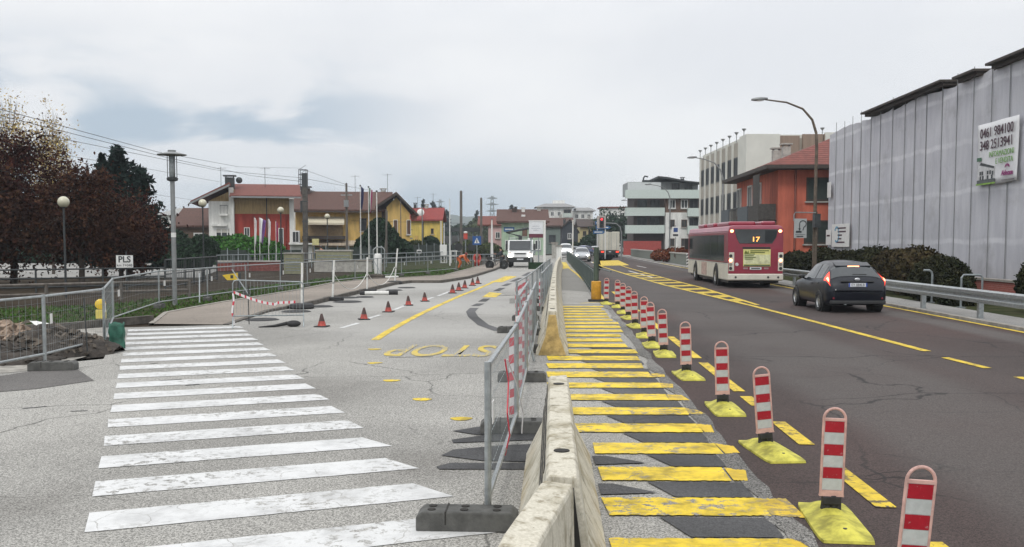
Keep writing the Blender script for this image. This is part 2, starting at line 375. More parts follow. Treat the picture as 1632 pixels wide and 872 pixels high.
# pavement on the left with its kerb
kerb_f = [(355, 518), (423, 497), (493, 486), (530, 477), (585, 464), (626, 454), (652, 451), (701, 451), (745, 444), (787, 431), (800, 425)]
kerb_b = [(245, 517), (268, 500), (350, 488), (479, 467), (534, 455), (589, 449), (650, 446), (711, 442), (767, 426), (790, 421), (802, 418)]
kf, kb = [G(*p) for p in kerb_f], [G(*p) for p in kerb_b]
mb = MB(); n = len(kf)
mb.add([(p.x, p.y, (.012, .05, .11)[min(i, 2)]) for i, p in enumerate(kf)] + [(p.x, p.y, (.012, .03, .10, .12)[min(i, 3)]) for i, p in enumerate(kb)], [(i, i + 1, n + i + 1, n + i) for i in range(n - 1)])
struct(mb, 'sidewalk', m_pave)
def strip_wall(name, pts, wd, z0, z1, m, side=1):
    """low kerb following a line of ground points"""
    mb = MB(); P = [Vector(p) for p in pts]; a, b = [], []
    for i, p in enumerate(P):
        q = (P[min(i + 1, len(P) - 1)] - P[max(i - 1, 0)]); q.z = 0; q.normalize(); nn = Vector((-q.y, q.x, 0)) * side
        a.append(p); b.append(p + nn * wd)
    k = len(P)
    zz = z1 if isinstance(z1, list) else [z1] * k
    vs = [(p.x, p.y, z0) for p in a] + [(p.x, p.y, zz[i]) for i, p in enumerate(a)] + [(p.x, p.y, zz[i]) for i, p in enumerate(b)] + [(p.x, p.y, z0) for p in b]
    fs = [(r * k + i, r * k + i + 1, (r + 1) * k + i + 1, (r + 1) * k + i) for r in range(3) for i in range(k - 1)]
    mb.add(vs, fs); return mb
struct(strip_wall('kerb', kf, -.14, -.02, [.02, .06] + [.13] * (n - 2), m_kerbd), 'kerb', m_kerbd)
struct(strip_wall('kerb', kb, .12, -.02, [.03, .05, .12] + [.15] * (n - 3), m_kerb), 'kerb', m_kerb)
# dark low kerb of the excavation at the far left
kl = [G(-260, 545), G(0, 533), G(100, 527), G(165, 521), G(245, 513)]
struct(strip_wall('kerb', kl, .16, -.02, .16, m_kerbd), 'kerb', m_kerbd)
# rust coloured ramp dust by the pavement start, and a dirt lay-by behind the near left fence
sheet('dirt_yard', [(-700, 640), (0, 596), (60, 590), (150, 565), (190, 524), (165, 522), (0, 534), (-700, 560)], .004, mat('gravel_dirt', (.30, .285, .255), .95, var=.35, scale=5, bump=.5))
sheet('asphalt_patch', [(-80, 612), (110, 583), (125, 590), (150, 607), (60, 620), (-80, 632)], .006, asphalt('old_patch', (.105, .10, .095), .4, .9, .6, .3))
# verge: soil sheet plus grass blades (nobody could count them)
verge = [(-900, 555), (0, 531), (165, 519), (243, 513), (266, 499), (350, 487), (479, 466), (534, 454), (589, 448), (650, 445), (711, 441), (767, 425), (755, 421), (700, 427), (640, 431), (560, 438), (450, 452), (330, 466), (180, 485), (0, 492), (-900, 505)]
sheet('verge', verge, -.004, m_grass)
def inside(p, poly):
    c = False
    for i in range(len(poly)):
        a, b = poly[i], poly[i - 1]
        if (a.y > p[1]) != (b.y > p[1]) and p[0] < (b.x - a.x) * (p[1] - a.y) / (b.y - a.y) + a.x: c = not c
    return c
vp = [G(*p) for p in verge]
mb = MB(); cnt = 0
for _ in range(90000):
    if cnt > 15000: break
    y = random.uniform(18, 72); x = random.uniform(-34, -1)
    if random.random() > (26 / y) ** 1.2 or not inside((x, y), vp): continue
    cnt += 1; a = random.uniform(0, 6.28); h = random.uniform(.03, .10); wd = .012 + .0006 * y
    dx, dy = math.cos(a) * wd, math.sin(a) * wd; lx, ly = random.uniform(-.06, .06), random.uniform(-.06, .06)
    mb.add([(x - dx, y - dy, 0), (x + dx, y + dy, 0), (x + lx, y + ly, h)], [(0, 1, 2)])
o = mb.build('grass', m_blade, fix=False); o['kind'] = 'stuff'; o['label'] = 'short green grass on the verge behind the pavement'; o['category'] = 'grass'
# far field and yards on the left
sheet('lawn', [(560, 436), (640, 430), (720, 426), (760, 418), (700, 410), (600, 414), (540, 425)], -.01, m_grass)
mb = MB(); mb.add([(-160, 54, -.012), (-17.5, 54, -.012), (-26, 92, -.012), (-160, 92, -.012)], [(0, 1, 2, 3)])
struct(mb, 'car_park', asphalt('car_park_concrete', (.27, .265, .25), .15, .9, .6, .1))
mb = MB(); mb.add([(-160, 93, -.014), (-12, 93, -.014), (-12, 160, -.014), (-160, 160, -.014)], [(0, 1, 2, 3)])
struct(mb, 'lawn', m_grass)
# pavement along the right side of the main road
mb = MB(); a = [R(10.3, d, .03) for d in (1, 30, 60, 100, 200, 400)]; b = [R(11.9, d, .03) for d in (1, 30, 60, 100, 200, 400)]
mb.add(a + b, [(i, i + 1, 6 + i + 1, 6 + i) for i in range(5)]); struct(mb, 'sidewalk', asphalt('pale_sidewalk', (.25, .245, .235), .35, .9, .6, .2))
struct(strip_wall('kerb', [R(10.3, d) for d in (1, 30, 60, 100, 200, 400)], -.15, -.02, .07, m_kerb), 'kerb', m_kerb)
mb = MB(); mb.add([R(11.9, 1, -.008), R(60, 1, -.008), R(60, 62, -.008), R(11.9, 62, -.008)], [(0, 1, 2, 3)]); struct(mb, 'verge', m_grass)
# ------------------------------------------------------------------ road markings
AX = rad(-20.9); A2 = Vector((math.sin(AX), math.cos(AX), 0)); B2 = Vector((math.cos(AX), -math.sin(AX), 0))
def jag_strip(mb, p0, p1, q0, q1, z, j=.006, n=26):
    """a painted band with slightly ragged edges: p0-p1 near edge, q0-q1 far edge"""
    vs = []
    for a, b in ((p0, p1), (q0, q1)):
        for i in range(n + 1):
            p = a.lerp(b, i / n); vs.append((p.x + (random.uniform(-j, j) if i in (0, n) else 0), p.y + random.uniform(-j, j), z))
    mb.add(vs, [(i, i + 1, n + 2 + i, n + 1 + i) for i in range(n)])
mb = MB()
for k in range(-1, 17):
    s = 6.93 + .978 * k; a, b = -.40 + .004 * k, 2.08
    o_ = .09 if s < 9 else .03
    jag_strip(mb, A2 * s + B2 * a, A2 * s + B2 * (b + o_), A2 * (s + .50) + B2 * a, A2 * (s + .50) + B2 * (b - o_), .005)
struct(mb, 'crosswalk', m_white, fix=False)
def jx(d):   # x of the joint at depth d
    pts = sorted(jn, key=lambda q: q.y)
    for a, b in zip(pts[:-1], pts[1:]):
        if a.y <= d <= b.y: return a.x + (b.x - a.x) * (d - a.y) / (b.y - a.y)
    return pts[0].x if d < pts[0].y else pts[-1].x
def bxr(d): return .66 + .043 * (d - 6.2) if d < 9.2 else (.36 + .035 * (d - 9.2) if d < 16.3 else .98 + .043 * (d - 16.5))
mb = MB(); mk = MB(); mw = MB()
for k in range(24):
    d = 5.72 + k * 1.002
    x0 = bxr(d); x1 = jx(d + .2) - .16 - (.0 if k < 6 else .05)
    ext = random.uniform(-.06, .10)
    jag_strip(mb, Vector((x0, d, 0)), Vector((x1 + ext, d - .02, 0)), Vector((x0, d + (.47 if k < 8 else .60), 0)), Vector((x1 + ext + .02, d + (.45 if k < 8 else .58), 0)), .012, j=.012, n=44)
    if k < 9: jag_strip(mw, Vector((x1 + ext + .004, d - .01, 0)), Vector((x1 + ext + random.uniform(.10, .27), d + random.uniform(-.08, .05), 0)), Vector((x1 + ext + .02, d + .44, 0)), Vector((x1 + ext + random.uniform(.06, .22), d + random.uniform(.30, .44), 0)), .0125, j=.02, n=14)
    if k < 12:
        xs = x1 - (x1 - x0) * random.uniform(.40, .56)
        jag_strip(mk, Vector((xs, d + .50, 0)), Vector((x1 + .05, d + .48, 0)), Vector((xs - .15, d + .96, 0)), Vector((x1 + .06, d + .94, 0)), .009, j=.008)
    if k in (1, 2):
        jag_strip(mk, Vector((x0, d + .56, 0)), Vector((x0 + .45, d + .62, 0)), Vector((x0, d + .90, 0)), Vector((x0 + .12, d + .9, 0)), .0105)
struct(mb, 'walkway_stripes', m_yel, fix=False); struct(mw, 'walkway_stripes', paint('flaking_yellow_paint', (.66, .45, .015), (.12, .115, .105), 1.9, dirt=.5), fix=False)
# blacked-out old bands on the left of the barrier
for q in ([(722, 688), (775, 679), (880, 676), (880, 690), (760, 694)], [(720, 702), (790, 692), (880, 690), (880, 701), (722, 707)],
          [(703, 727), (722, 718), (800, 711), (870, 708), (870, 738), (765, 735)], [(695, 745), (718, 739), (860, 739), (860, 749), (700, 749)]):
    vs = [G(*p) for p in q]; mk.add([(p.x, p.y, .0085) for p in vs], [tuple(range(len(vs)))])
struct(mk, 'blacked_out_stripes', m_patch, fix=False)
def line_strip(mb, pts, wd, z):
    P = [Vector((p.x, p.y, 0)) for p in pts]; vs = []
    for i, p in enumerate(P):
        q = (P[min(i + 1, len(P) - 1)] - P[max(i - 1, 0)]).normalized(); nn = Vector((-q.y, q.x, 0)) * wd / 2
        vs += [(p.x + nn.x, p.y + nn.y, z), (p.x - nn.x, p.y - nn.y, z)]
    mb.add(vs, [(2 * i, 2 * i + 2, 2 * i + 3, 2 * i + 1) for i in range(len(P) - 1)])
mb = MB()      # lines on the dark road
for a, b in ((5.2, 6.1), (6.91, 8.19), (9.1, 10.28), (11.3, 12.0), (12.4, 15.4), (16.0, 19.7), (21, 25), (27, 31), (34, 38)):
    line_strip(mb, [Vector((2.44 + .0405 * a, a, 0)), Vector((2.44 + .0405 * b, b, 0))], .15, .014)
low_l = [(1478, 561), (1300, 514), (1195, 487), (1060, 455), (1000, 438), (962, 426), (945, 418)]
line_strip(mb, [G(*p) for p in low_l], .17, .014)
line_strip(mb, [G(*p) for p in ((1208, 487), (1120, 459.5), (1060, 444), (1000, 427), (983, 421), (965, 416))], .15, .0165)
line_strip(mb, [G(1506, 571), G(1574, 588)], .14, .014); line_strip(mb, [G(1622, 602), G(1700, 622)], .14, .014)
line_strip(mb, [R(10.12, d) for d in (2, 20, 40, 60, 90)], .13, .014)
up_l = [(1208, 487), (1120, 459.5), (1060, 444), (1000, 427), (983, 421), (965, 416)]
def onl(pl_, d):
    q = sorted([G(*p) for p in pl_], key=lambda v: v.y); return float(np.interp(d, [v.y for v in q], [v.x for v in q]))
for py in (480, 473.5, 467.3, 461.6, 456.4, 451.6, 447.4, 443.6, 440, 437):
    d = G(0, py).y; hw_ = .62
    mb.quad((onl(low_l, d - hw_), d - hw_, .0148), (onl(up_l, d - hw_ + .5), d - hw_ + .5, .0148), (onl(up_l, d + hw_ + .5), d + hw_ + .5, .0148), (onl(low_l, d + hw_), d + hw_, .0148))
q = [G(*p) for p in ((958, 424), (1003, 423), (985, 415), (956, 416))]; mb.add([(p.x, p.y, .0155) for p in q], [(0, 1, 2, 3)])
struct(mb, 'yellow_road_lines', m_yel2, fix=False)
mb = MB()
line_strip(mb, [R(10.05, d) for d in (75, 100, 140, 220, 400)], .16, .012)
for k in range(12): line_strip(mb, [R(3.9, 92 + 12 * k), R(3.9, 98 + 12 * k)], .15, .012)
for (a, b) in (((1002, 432), (1045, 444)), ((1015, 424), (1030, 427))): line_strip(mb, [G(*a), G(*b)], .15, .0135)
struct(mb, 'white_road_lines', m_wht2, fix=False)
mb = MB()      # yellow lines on the pale street
line_strip(mb, [G(*p) for p in ((598, 542), (618, 529), (640, 516.5), (665, 503), (700, 486.5), (735, 471), (758, 462), (790, 448), (808, 440))], .17, .006)
line_strip(mb, [G(*p) for p in ((962, 478), (952, 465), (938, 453), (918, 436), (906, 427))], .14, .013)
line_strip(mb, [G(*p) for p in ((925, 484), (962, 482), (992, 486))], .14, .0135)
for x, y in ((597, 579), (624, 607), (673, 637), (735, 668), (597, 557)):
    p = G(x, y); rr = .10
    mb.add([(p.x + rr * (1.2 + .2 * math.sin(3 * a)) * math.cos(a), p.y + 1.1 * rr * math.sin(a), .006) for a in [i * .5236 for i in range(12)]], [tuple(range(12))])
q = [G(*p) for p in ((768, 474), (780, 466), (800, 468), (790, 474))]; mb.add([(p.x, p.y, .0062) for p in q], [(0, 1, 2, 3)])
q = [G(*p) for p in ((780, 450), (812, 440), (824, 441), (800, 450))]; mb.add([(p.x, p.y, .0068) for p in q], [(0, 1, 2, 3)])
struct(mb, 'yellow_street_lines', m_yel, fix=False)
q = [G(*p) for p in ((886, 429), (909, 428), (902, 418), (888, 418))]; mb = MB(); mb.add([(p.x, p.y, .014) for p in q], [(0, 1, 2, 3)]); struct(mb, 'walkway_stripes', m_yel, fix=False)
# the word painted for drivers coming the other way
root = lettering('STOP', 2.2, paint('faded_yellow_paint', (.62, .46, .05), LIGHT, 2.2), None, (0, 0, 0), ext=.0, name='stop_marking', bold=.03)
p = G(706, 558); root.location = (p.x, p.y, .0075); root.rotation_euler = (0, 0, rad(176)); root.scale = (.36, 1.15, 1); root['kind'] = 'structure'
mb = MB()
for a, b in (((544, 523), (572, 515)), ((586, 508), (606, 502)), ((628, 494), (657, 483)), ((672, 481), (690, 474)), ((698, 472), (716, 465))): line_strip(mb, [G(*a), G(*b)], .12, .0055)
struct(mb, 'white_street_lines', m_white, fix=False)
mb = MB()      # dark traced patches where an old line was blacked out
tr = [(866, 533), (830, 531), (795, 527), (770, 518), (754, 505), (750, 497), (756, 491)]
line_strip(mb, [G(*p) for p in tr], .26, .0058)
for a, b in (((757, 488), (766, 484)), ((768, 481), (776, 476)), ((778, 473), (789, 467)), ((791, 464), (801, 459)), ((803, 456), (812, 452)), ((816, 449), (830, 443)), ((834, 440), (845, 434))): line_strip(mb, [G(*a), G(*b)], .26, .0058)
line_strip(mb, [G(790, 472), G(828, 470)], .16, .0054)
for a, b in (((620, 570), (690, 569)), ((35, 652), (75, 648)), ((112, 656), (140, 655)), ((255, 607), (290, 605)), ((295, 615), (318, 613)), ((240, 580), (252, 579))): line_strip(mb, [G(*a), G(*b)], .035, .0052)
struct(mb, 'asphalt_patch', m_patch, fix=False)
# hills far behind under the cloud
def ridge(name, Y, pts, m, dep=480):
    mb = MB(); P = []
    for i in range(len(pts) - 1):
        for k in range(12):
            t = k / 12; P.append((pts[i][0] + (pts[i + 1][0] - pts[i][0]) * t, pts[i][1] + (pts[i + 1][1] - pts[i][1]) * t + random.uniform(-.8, .8)))
    top = [PV(x, y, Y) for x, y in P]; n = len(top)
    mb.add([(p.x, Y - dep, -5) for p in top] + [(p.x, Y - dep * .4, p.z * .5 + random.uniform(-3, 3)) for p in top] + [tuple(p) for p in top] + [(p.x, Y + dep, -5) for p in top],
           [(r * n + i, r * n + i + 1, (r + 1) * n + i + 1, (r + 1) * n + i) for r in range(3) for i in range(n - 1)])
    o = mb.build(name, m, smooth=True); o['kind'] = 'structure'; return o
m_hill = mat('wooded_hill', (.045, .06, .04), .95, var=.4, scale=.02)
ridge('hill', 1500, [(-60, 352), (150, 346), (300, 352), (420, 350), (520, 352), (600, 347), (640, 343), (690, 339), (740, 345), (800, 347), (860, 352), (960, 357), (1060, 366), (1200, 378), (1500, 380), (1700, 384)], m_hill)
sheet('asphalt_patch', [(812, 476), (856, 474), (857, 482), (812, 484)], .0057, asphalt('repair_asphalt', (.19, .185, .17), .4, .9, .5, .1))
# ================================================================== BUILDINGS
def window(root, x, z, wd, h, y=0., fr=None, gl=None, face='y', shut=None, sill=True, depth=.10, mull=1, blind=0.):
    """a window on a facade: frame ring, recessed pane, optional shutters and sill. face 'y': facade plane y, looking to -y. face 'x': plane x=y, looking to -x ('X': to +x)"""
    fr = fr or m_wfr; gl = gl or m_glassl
    t = min(.12, wd * .12)
    if face == 'y': T = lambda a, b, c: Vector((a, y - b, c))
    elif face == 'x': T = lambda a, b, c: Vector((y - b, a, c))
    else: T = lambda a, b, c: Vector((y + b, a, c))
    def bx(mb, a0, a1, b0, b1, c0, c1):
        vs = [T(a, b, c) for c in (c0, c1) for b in (b0, b1) for a in (a0, a1)]
        mb.add(vs, [(0, 2, 3, 1), (4, 5, 7, 6), (0, 1, 5, 4), (2, 6, 7, 3), (0, 4, 6, 2), (1, 3, 7, 5)])
    x0, x1, z0, z1 = x - wd / 2, x + wd / 2, z - h / 2, z + h / 2
    f = MB(); bx(f, x0, x0 + t, -.02, depth, z0, z1); bx(f, x1 - t, x1, -.02, depth, z0, z1)
    bx(f, x0 + t, x1 - t, -.02, depth, z1 - t, z1); bx(f, x0 + t, x1 - t, -.02, depth, z0, z0 + t)
    for i in range(mull): 
        xm = x0 + wd * (i + 1) / (mull + 1); bx(f, xm - t * .35, xm + t * .35, -.02, depth * .7, z0 + t, z1 - t)
    fo = f.build('window', fr, root)
    g = MB(); bx(g, x0 + t, x1 - t, -.02, .02, z0 + t, z1 - t); g.build('pane', gl, fo)
    if blind:
        b = MB(); bx(b, x0 + t, x1 - t, .022, .045, z1 - t - (h - 2 * t) * blind, z1 - t); b.build('blind', mat('roller_blind', (.5, .48, .43), .7, var=.1), fo)
    if sill: b = MB(); bx(b, x0 - .08, x1 + .08, -.02, depth + .10, z0 - .09, z0 - .005); b.build('sill', m_conc, fo)
    if shut:
        for a0, a1 in ((x0 - wd * .48, x0 - .02), (x1 + .02, x1 + wd * .48)):
            b = MB(); bx(b, a0, a1, .0, .06, z0, z1)
            for k in range(10): bx(b, a0 + .06, a1 - .06, .06, .075, z0 + .08 + k * (h - .16) / 10, z0 + .05 + (k + .7) * (h - .1) / 10)
            b.build('shutter', shut, root)
    return fo
def tile_mat(name, col): 
    return mat(name, col, .85, var=.32, scale=2.2, bump=.3, stretch=(3, 3, 3))
def gable(mb, x0, x1, y0, y1, ze, zr, ov=.5, th=.22, axis='x', xr=None):
    """pitched roof slabs with thickness; axis = direction of the ridge"""
    if axis == 'x':
        ym = (y0 + y1) / 2 if xr is None else xr
        for ya in (y0 - ov, y1 + ov):
            k = (zr - ze) / abs(ym - (y0 if ya < ym else y1)); zl = ze - ov * k
            mb.prism([(ya, zl), (ym, zr), (ym, zr + th), (ya, zl + th)], 'x', x0 - ov, x1 + ov)
    else:
        xm = (x0 + x1) / 2 if xr is None else xr
        for xa in (x0 - ov, x1 + ov):
            k = (zr - ze) / abs(xm - (x0 if xa < xm else x1)); zl = ze - ov * k
            mb.prism([(xa, zl), (xm, zr), (xm, zr + th), (xa, zl + th)], 'y', y0 - ov, y1 + ov)
def chimney(rf, x, y, z, h=.9, wd=.5, m=None):
    b = MB().box(x - wd / 2, x + wd / 2, y - wd / 2, y + wd / 2, z - .6, z + h); b.box(x - wd * .7, x + wd * .7, y - wd * .7, y + wd * .7, z + h + .12, z + h + .22)
    for sx in (-.4, .4): b.box(x + sx * wd - .05, x + sx * wd + .05, y - .1, y + .1, z + h, z + h + .12)
    return b.build('chimney', m or m_conc, rf)
def aerial(root, x, y, z, h=1.8, name='aerial'):
    b = MB().cyl((x, y, z - .3), (x, y, z + h), .025, n=5)
    b.cyl((x - .5, y, z + h - .15), (x + .5, y, z + h - .1), .016, n=4)
    for k in range(6): b.cyl((x - .45 + .18 * k, y - .22, z + h - .13), (x - .45 + .18 * k, y + .22, z + h - .13), .012, n=4)
    return b.build(name, m_dkmet, root)
def balcony(root, x0, x1, z, proj=1.2, h=1.0, y=0., m=None, slab=None, rails=False):
    b = MB().box(x0, x1, y - proj, y + .05, z - .18, z); b.build('balcony_slab', slab or m_conc, root)
    if rails:
        g = MB()
        for k in range(int((x1 - x0) / .14) + 1):
            xx = x0 + .03 + k * .14; g.cyl((xx, y - proj + .04, z), (xx, y - proj + .04, z + h), .012, n=4)
        g.box(x0, x1, y - proj + .015, y - proj + .065, z + h, z + h + .05)
        for xx in (x0 + .03, x1 - .03): g.box(xx - .02, xx + .02, y - proj + .065, y, z + h, z + h + .05); g.cyl((xx, y - proj * .5, z), (xx, y - proj * .5, z + h), .012, n=4)
        g.build('railing', m or m_dkmet, root)
    else:
        b = MB().box(x0, x1, y - proj - .06, y - proj + .02, z - .22, z + h); b.box(x0 - .06, x0 - .002, y - proj - .06, y + .02, z - .22, z + h); b.box(x1 + .002, x1 + .06, y - proj - .06, y + .02, z - .22, z + h)
        b.build('parapet', m or m_conc, root)
m_tile_red = tile_mat('red_roof_tiles', (.15, .048, .036)); m_tile_br = tile_mat('brown_roof_tiles', (.085, .042, .032)); m_tile_dk = tile_mat('dark_roof_tiles', (.055, .038, .032))
m_ochre = mat('ochre_plaster', (.55, .375, .125), .9, var=.19, scale=1.1, stretch=(1.6, 1.6, .35)); m_redpl = mat('dark_red_plaster', (.30, .042, .028), .9, var=.19, scale=1.1, stretch=(1.6, 1.6, .35))
m_whpl = mat('white_plaster', (.64, .64, .61), .9, var=.19, scale=1.1, stretch=(1.6, 1.6, .35)); m_yelpl = mat('yellow_plaster', (.62, .47, .11), .9, var=.19, scale=1.1, stretch=(1.6, 1.6, .35))
m_greenpl = mat('pale_green_plaster', (.34, .45, .33), .9, var=.19, scale=1.1, stretch=(1.6, 1.6, .35)); m_pinkpl = mat('pink_plaster', (.56, .37, .36), .9, var=.19, scale=1.1, stretch=(1.6, 1.6, .35))
m_orpl = mat('orange_plaster', (.47, .125, .078), .9, var=.19, scale=1.1, stretch=(1.6, 1.6, .35)); m_timber = mat('timber_boards', (.38, .27, .13), .8, var=.25, scale=2, stretch=(6, 6, .4))
m_eaves = mat('dark_eaves', (.05, .04, .034), .8, var=.2); m_gutter = mat('grey_gutter', (.24, .25, .25), .5, .4, var=.1)
# ---- red and white house on the left ---------------------------------------------------
Y = 95.0; u = Y / FPX
x0 = PV(326, 0, Y).x; xm = PV(366, 0, Y).x; x1 = PV(468, 0, Y).x
r = thing('house', 'dark red and white two storey house with a mono pitch red roof behind the hedge', 'house', (x0, Y, 0), rad(13))
w1, w2 = xm - x0, x1 - x0
MB().box(0, w1 - .003, 0, 8.5, 0, 6.0).build('wall', m_whpl, r)
MB().box(w1, w2 - .9, .5, 9, 0, 4.8).build('wall', m_redpl, r)
MB().box(w1 + 1.8, w2 - 1.3, .25, .5 - .003, 0, 4.75).build('bay', m_redpl, r)
MB().box(w1, w2 - .9, .5, 9, 4.803, 6.5).build('timber_storey', m_timber, r)
MB().prism([(0, 6.003), (w1 - .003, 6.003), (w1 - .003, 7.2), (.2, 6.15)], 'y', .4, 8.4).build('gable', m_timber, r)
MB().box(w1 - .50, w1 - .05, -.12, -.003, .0, 7.35).build('pilaster', m_whpl, r)
MB().box(w2 - .897, w2 - .45, .3, 1.5, 0, 6.3).build('pilaster', m_whpl, r)
rf = MB(); rf.prism([(-1.6, 5.75), (w1 * .85, 7.55), (w1 * .85, 7.8), (-1.6, 5.95)], 'y', -1.2, 9.5)
rf.prism([(-1.3, 6.35), (4.6, 7.75), (9.5, 7.0), (9.5, 7.2), (4.6, 7.98), (-1.3, 6.55)], 'x', w1 * .85 + .003, w2 + .2)
ro = rf.build('roof', m_tile_red, r)
MB().box(w1 * .9, w2 + .25, -1.42, -1.3, 6.3, 6.46).build('gutter', m_gutter, ro)
MB().prism([(-1.7, 5.6), (w1 * .86, 7.42), (w1 * .86, 7.62), (-1.7, 5.78)], 'y', -1.32, -1.21).build('fascia', m_gutter, ro)
chimney(ro, w1 * .8, 2, 7.9, .55, .9, m_dkmet); MB().ball((w1 * .8 + .9, 2, 8.2), .32).build('vent_cowl', m_dkmet, ro)
aerial(ro, w1 * .45, 2, 7.3, 2.2); aerial(ro, w2 * .62, 3, 7.6, 2.0)
window(r, 1.45, 2.75, 1.7, 1.35, 0, mull=2, blind=.35); window(r, w1 + 1.15, 3.0, .55, .9, .5, sill=True); window(r, w2 - 1.75, 2.2, .5, 2.4, .25, mull=0)
balcony(r, 1.1, w1 - .6, 4.75, .6, .8, 0, m_dkmet, m_whpl, True); MB().box(.3, w1 - .7, -.45, .02, 3.55, 3.75).build('canopy', m_whpl, r)
balcony(r, .2, w1 - .7, 1.5, .6, .8, 0, m_dkmet, m_whpl, True)
MB().box(w2 - 1.0, w2 + 1.5, -.9, .29, 1.75, 1.95).build('canopy', m_whpl, r); MB().box(w2 - .9, w2 + 1.3, -.3, .2, 0, 1.74).build('porch', m_whpl, r)
MB().cyl((w2 - 3.1, .2, 0), (w2 - 3.1, .2, 6.4), .05, n=6).build('downpipe', m_dkmet, r)
# ---- rooftop lattice mast on a flat block between the houses
Y = 118.0; x0 = PV(432, 0, Y).x
r = thing('building', 'low white flat roofed block with a lattice aerial mast on its roof', 'building', (x0, Y, 0))
MB().box(0, 4.2, 0, 7, 0, 8.1).build('wall', m_whpl, r); rf = MB().box(-.2, 4.4, -.2, 7.2, 8.103, 8.35).build('roof', m_gutter, r)
mb = MB()
for sx in (0, .9):
    for sy in (0, .9): mb.cyl((2.6 + sx, 2 + sy, 8.3), (2.6 + sx, 2 + sy, 11.0), .05, n=4)
for k in range(5):
    z = 8.5 + .6 * k; mb.box(2.55, 3.55, 1.97, 2.03, z, z + .06); mb.box(2.55, 3.55, 2.87, 2.93, z, z + .06); mb.cyl((2.6, 2, z), (3.5, 2, z + .6), .03, n=4)
mb.build('mast', m_dkmet, rf); window(r, 1.2, 5.5, 1.2, 1.3, 0)
# ---- large ochre house ---------------------------------------------------------------
Y = 110.0; x0 = PV(466, 0, Y).x; xg = PV(612, 0, Y).x - x0; x1 = PV(655, 0, Y).x - x0
r = thing('house', 'large ochre yellow house with a brown tiled roof, awnings and hanging flags before it', 'house', (x0, Y, 0), rad(8))
MB().box(0, xg, 0, 9, 0, 5.6).build('wall', m_ochre, r)
gw = x1 - xg - .4; MB().prism([(xg + .003, 0), (xg + gw, 0), (xg + gw, 5.3), (xg + gw * .42, 7.1), (xg + .003, 6.0)], 'y', -1.2, 9).build('wall', m_ochre, r)
rf = MB(); rf.prism([(-1.0, 5.45), (4.4, 7.75), (10, 5.4), (10, 5.62), (4.4, 7.98), (-1.0, 5.68)], 'x', -.3, xg + .8)
rf.prism([(xg - 1.2, 5.9), (xg + gw * .42, 7.4), (xg + gw + .9, 5.0), (xg + gw + .9, 5.22), (xg + gw * .42, 7.68), (xg - 1.2, 6.14)], 'y', -2.0, 9.5)
ro = rf.build('roof', m_tile_br, r)
MB().prism([(xg - 1.25, 5.78), (xg + gw * .42, 7.28), (xg + gw + 1.0, 4.84), (xg + gw + 1.0, 5.1), (xg + gw * .42, 7.56), (xg - 1.25, 6.04)], 'y', -2.1, -2.003).build('fascia', m_eaves, ro)
MB().box(-.3, xg - 1.3, -1.15, -1.02, 5.35, 5.5).build('gutter', m_eaves, ro)
chimney(ro, .9, 4, 7.7, .6, 1.0, m_tile_dk); chimney(ro, xg - .3, 5, 7.7, .5, .6); aerial(ro, xg + .2, 4, 7.9, 2.2); aerial(ro, xg - 3.6, 4, 7.9, 2.0)
MB().prism([(1.1, 6.45), (2.7, 7.1), (2.7, 7.2), (1.1, 6.55)], 'x', 3.3, 5.4).build('skylight', m_glassl, ro)
mb = MB().prism([(-1.3, 4.15), (0, 4.85), (0, 4.9), (-1.3, 4.2)], 'x', 1.3, 5.5); mb.box(1.3, 5.5, -1.34, -1.3, 3.95, 4.2); mb.build('awning', mat('cream_canvas', (.62, .57, .44), .8, var=.08), r)
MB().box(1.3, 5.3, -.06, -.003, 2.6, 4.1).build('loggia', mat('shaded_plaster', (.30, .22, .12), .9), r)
balcony(r, .9, 5.5, 2.55, 1.3, .15, 0, m_eaves, m_eaves)
mb = MB().prism([(-1.3, 1.75), (0, 2.15), (0, 2.2), (-1.3, 1.8)], 'x', 1.9, 8.6); mb.box(1.9, 8.6, -1.34, -1.3, 1.6, 1.8); mb.build('awning', mat('striped_canvas', (.5, .42, .32), .8, var=.3, scale=3, stretch=(5, .1, .1)), r)
window(r, 7.6, 4.0, .8, 1.5, 0, m_bfr, m_glass, mull=0); window(r, 12.0, 3.7, .9, 2.0, 0, m_wfr, mat('red_shutter', (.2, .03, .025), .6), mull=0); window(r, 10.6, 3.8, .7, 1.6, 0, m_bfr, m_glass)
balcony(r, 9.9, 13.2, 2.5, 1.0, .9, 0, m_dkmet, m_conc, True)
MB().box(9.7, 10.1, -.2, -.003, 0, 5.5).build('downpipe', m_bfr, r)
mb = MB().lathe([(.0, 0), (.42, 0), (.42, .06), (.0, .06)], 16); d_ = mb.build('satellite_dish', mat('red_dish', (.35, .12, .09), .5), r); d_.location = (13.4, -.3, 4.9); d_.rotation_euler = (rad(80), 0, 0)
window(r, xg + 1.0, 3.7, .5, 1.7, -1.2, m_whpl, mat('brown_shutter', (.10, .05, .03), .6), mull=0); window(r, xg + 2.5, 3.7, .5, 1.7, -1.2, m_whpl, mat('brown_shutter', (.1, .05, .03)), mull=0)
MB().box(xg + 1.9, xg + gw - .1, -2.2, -1.203, 1.75, 2.0).build('canopy', m_conc, r); window(r, xg + 2.5, .9, 1.0, 1.5, -1.2)
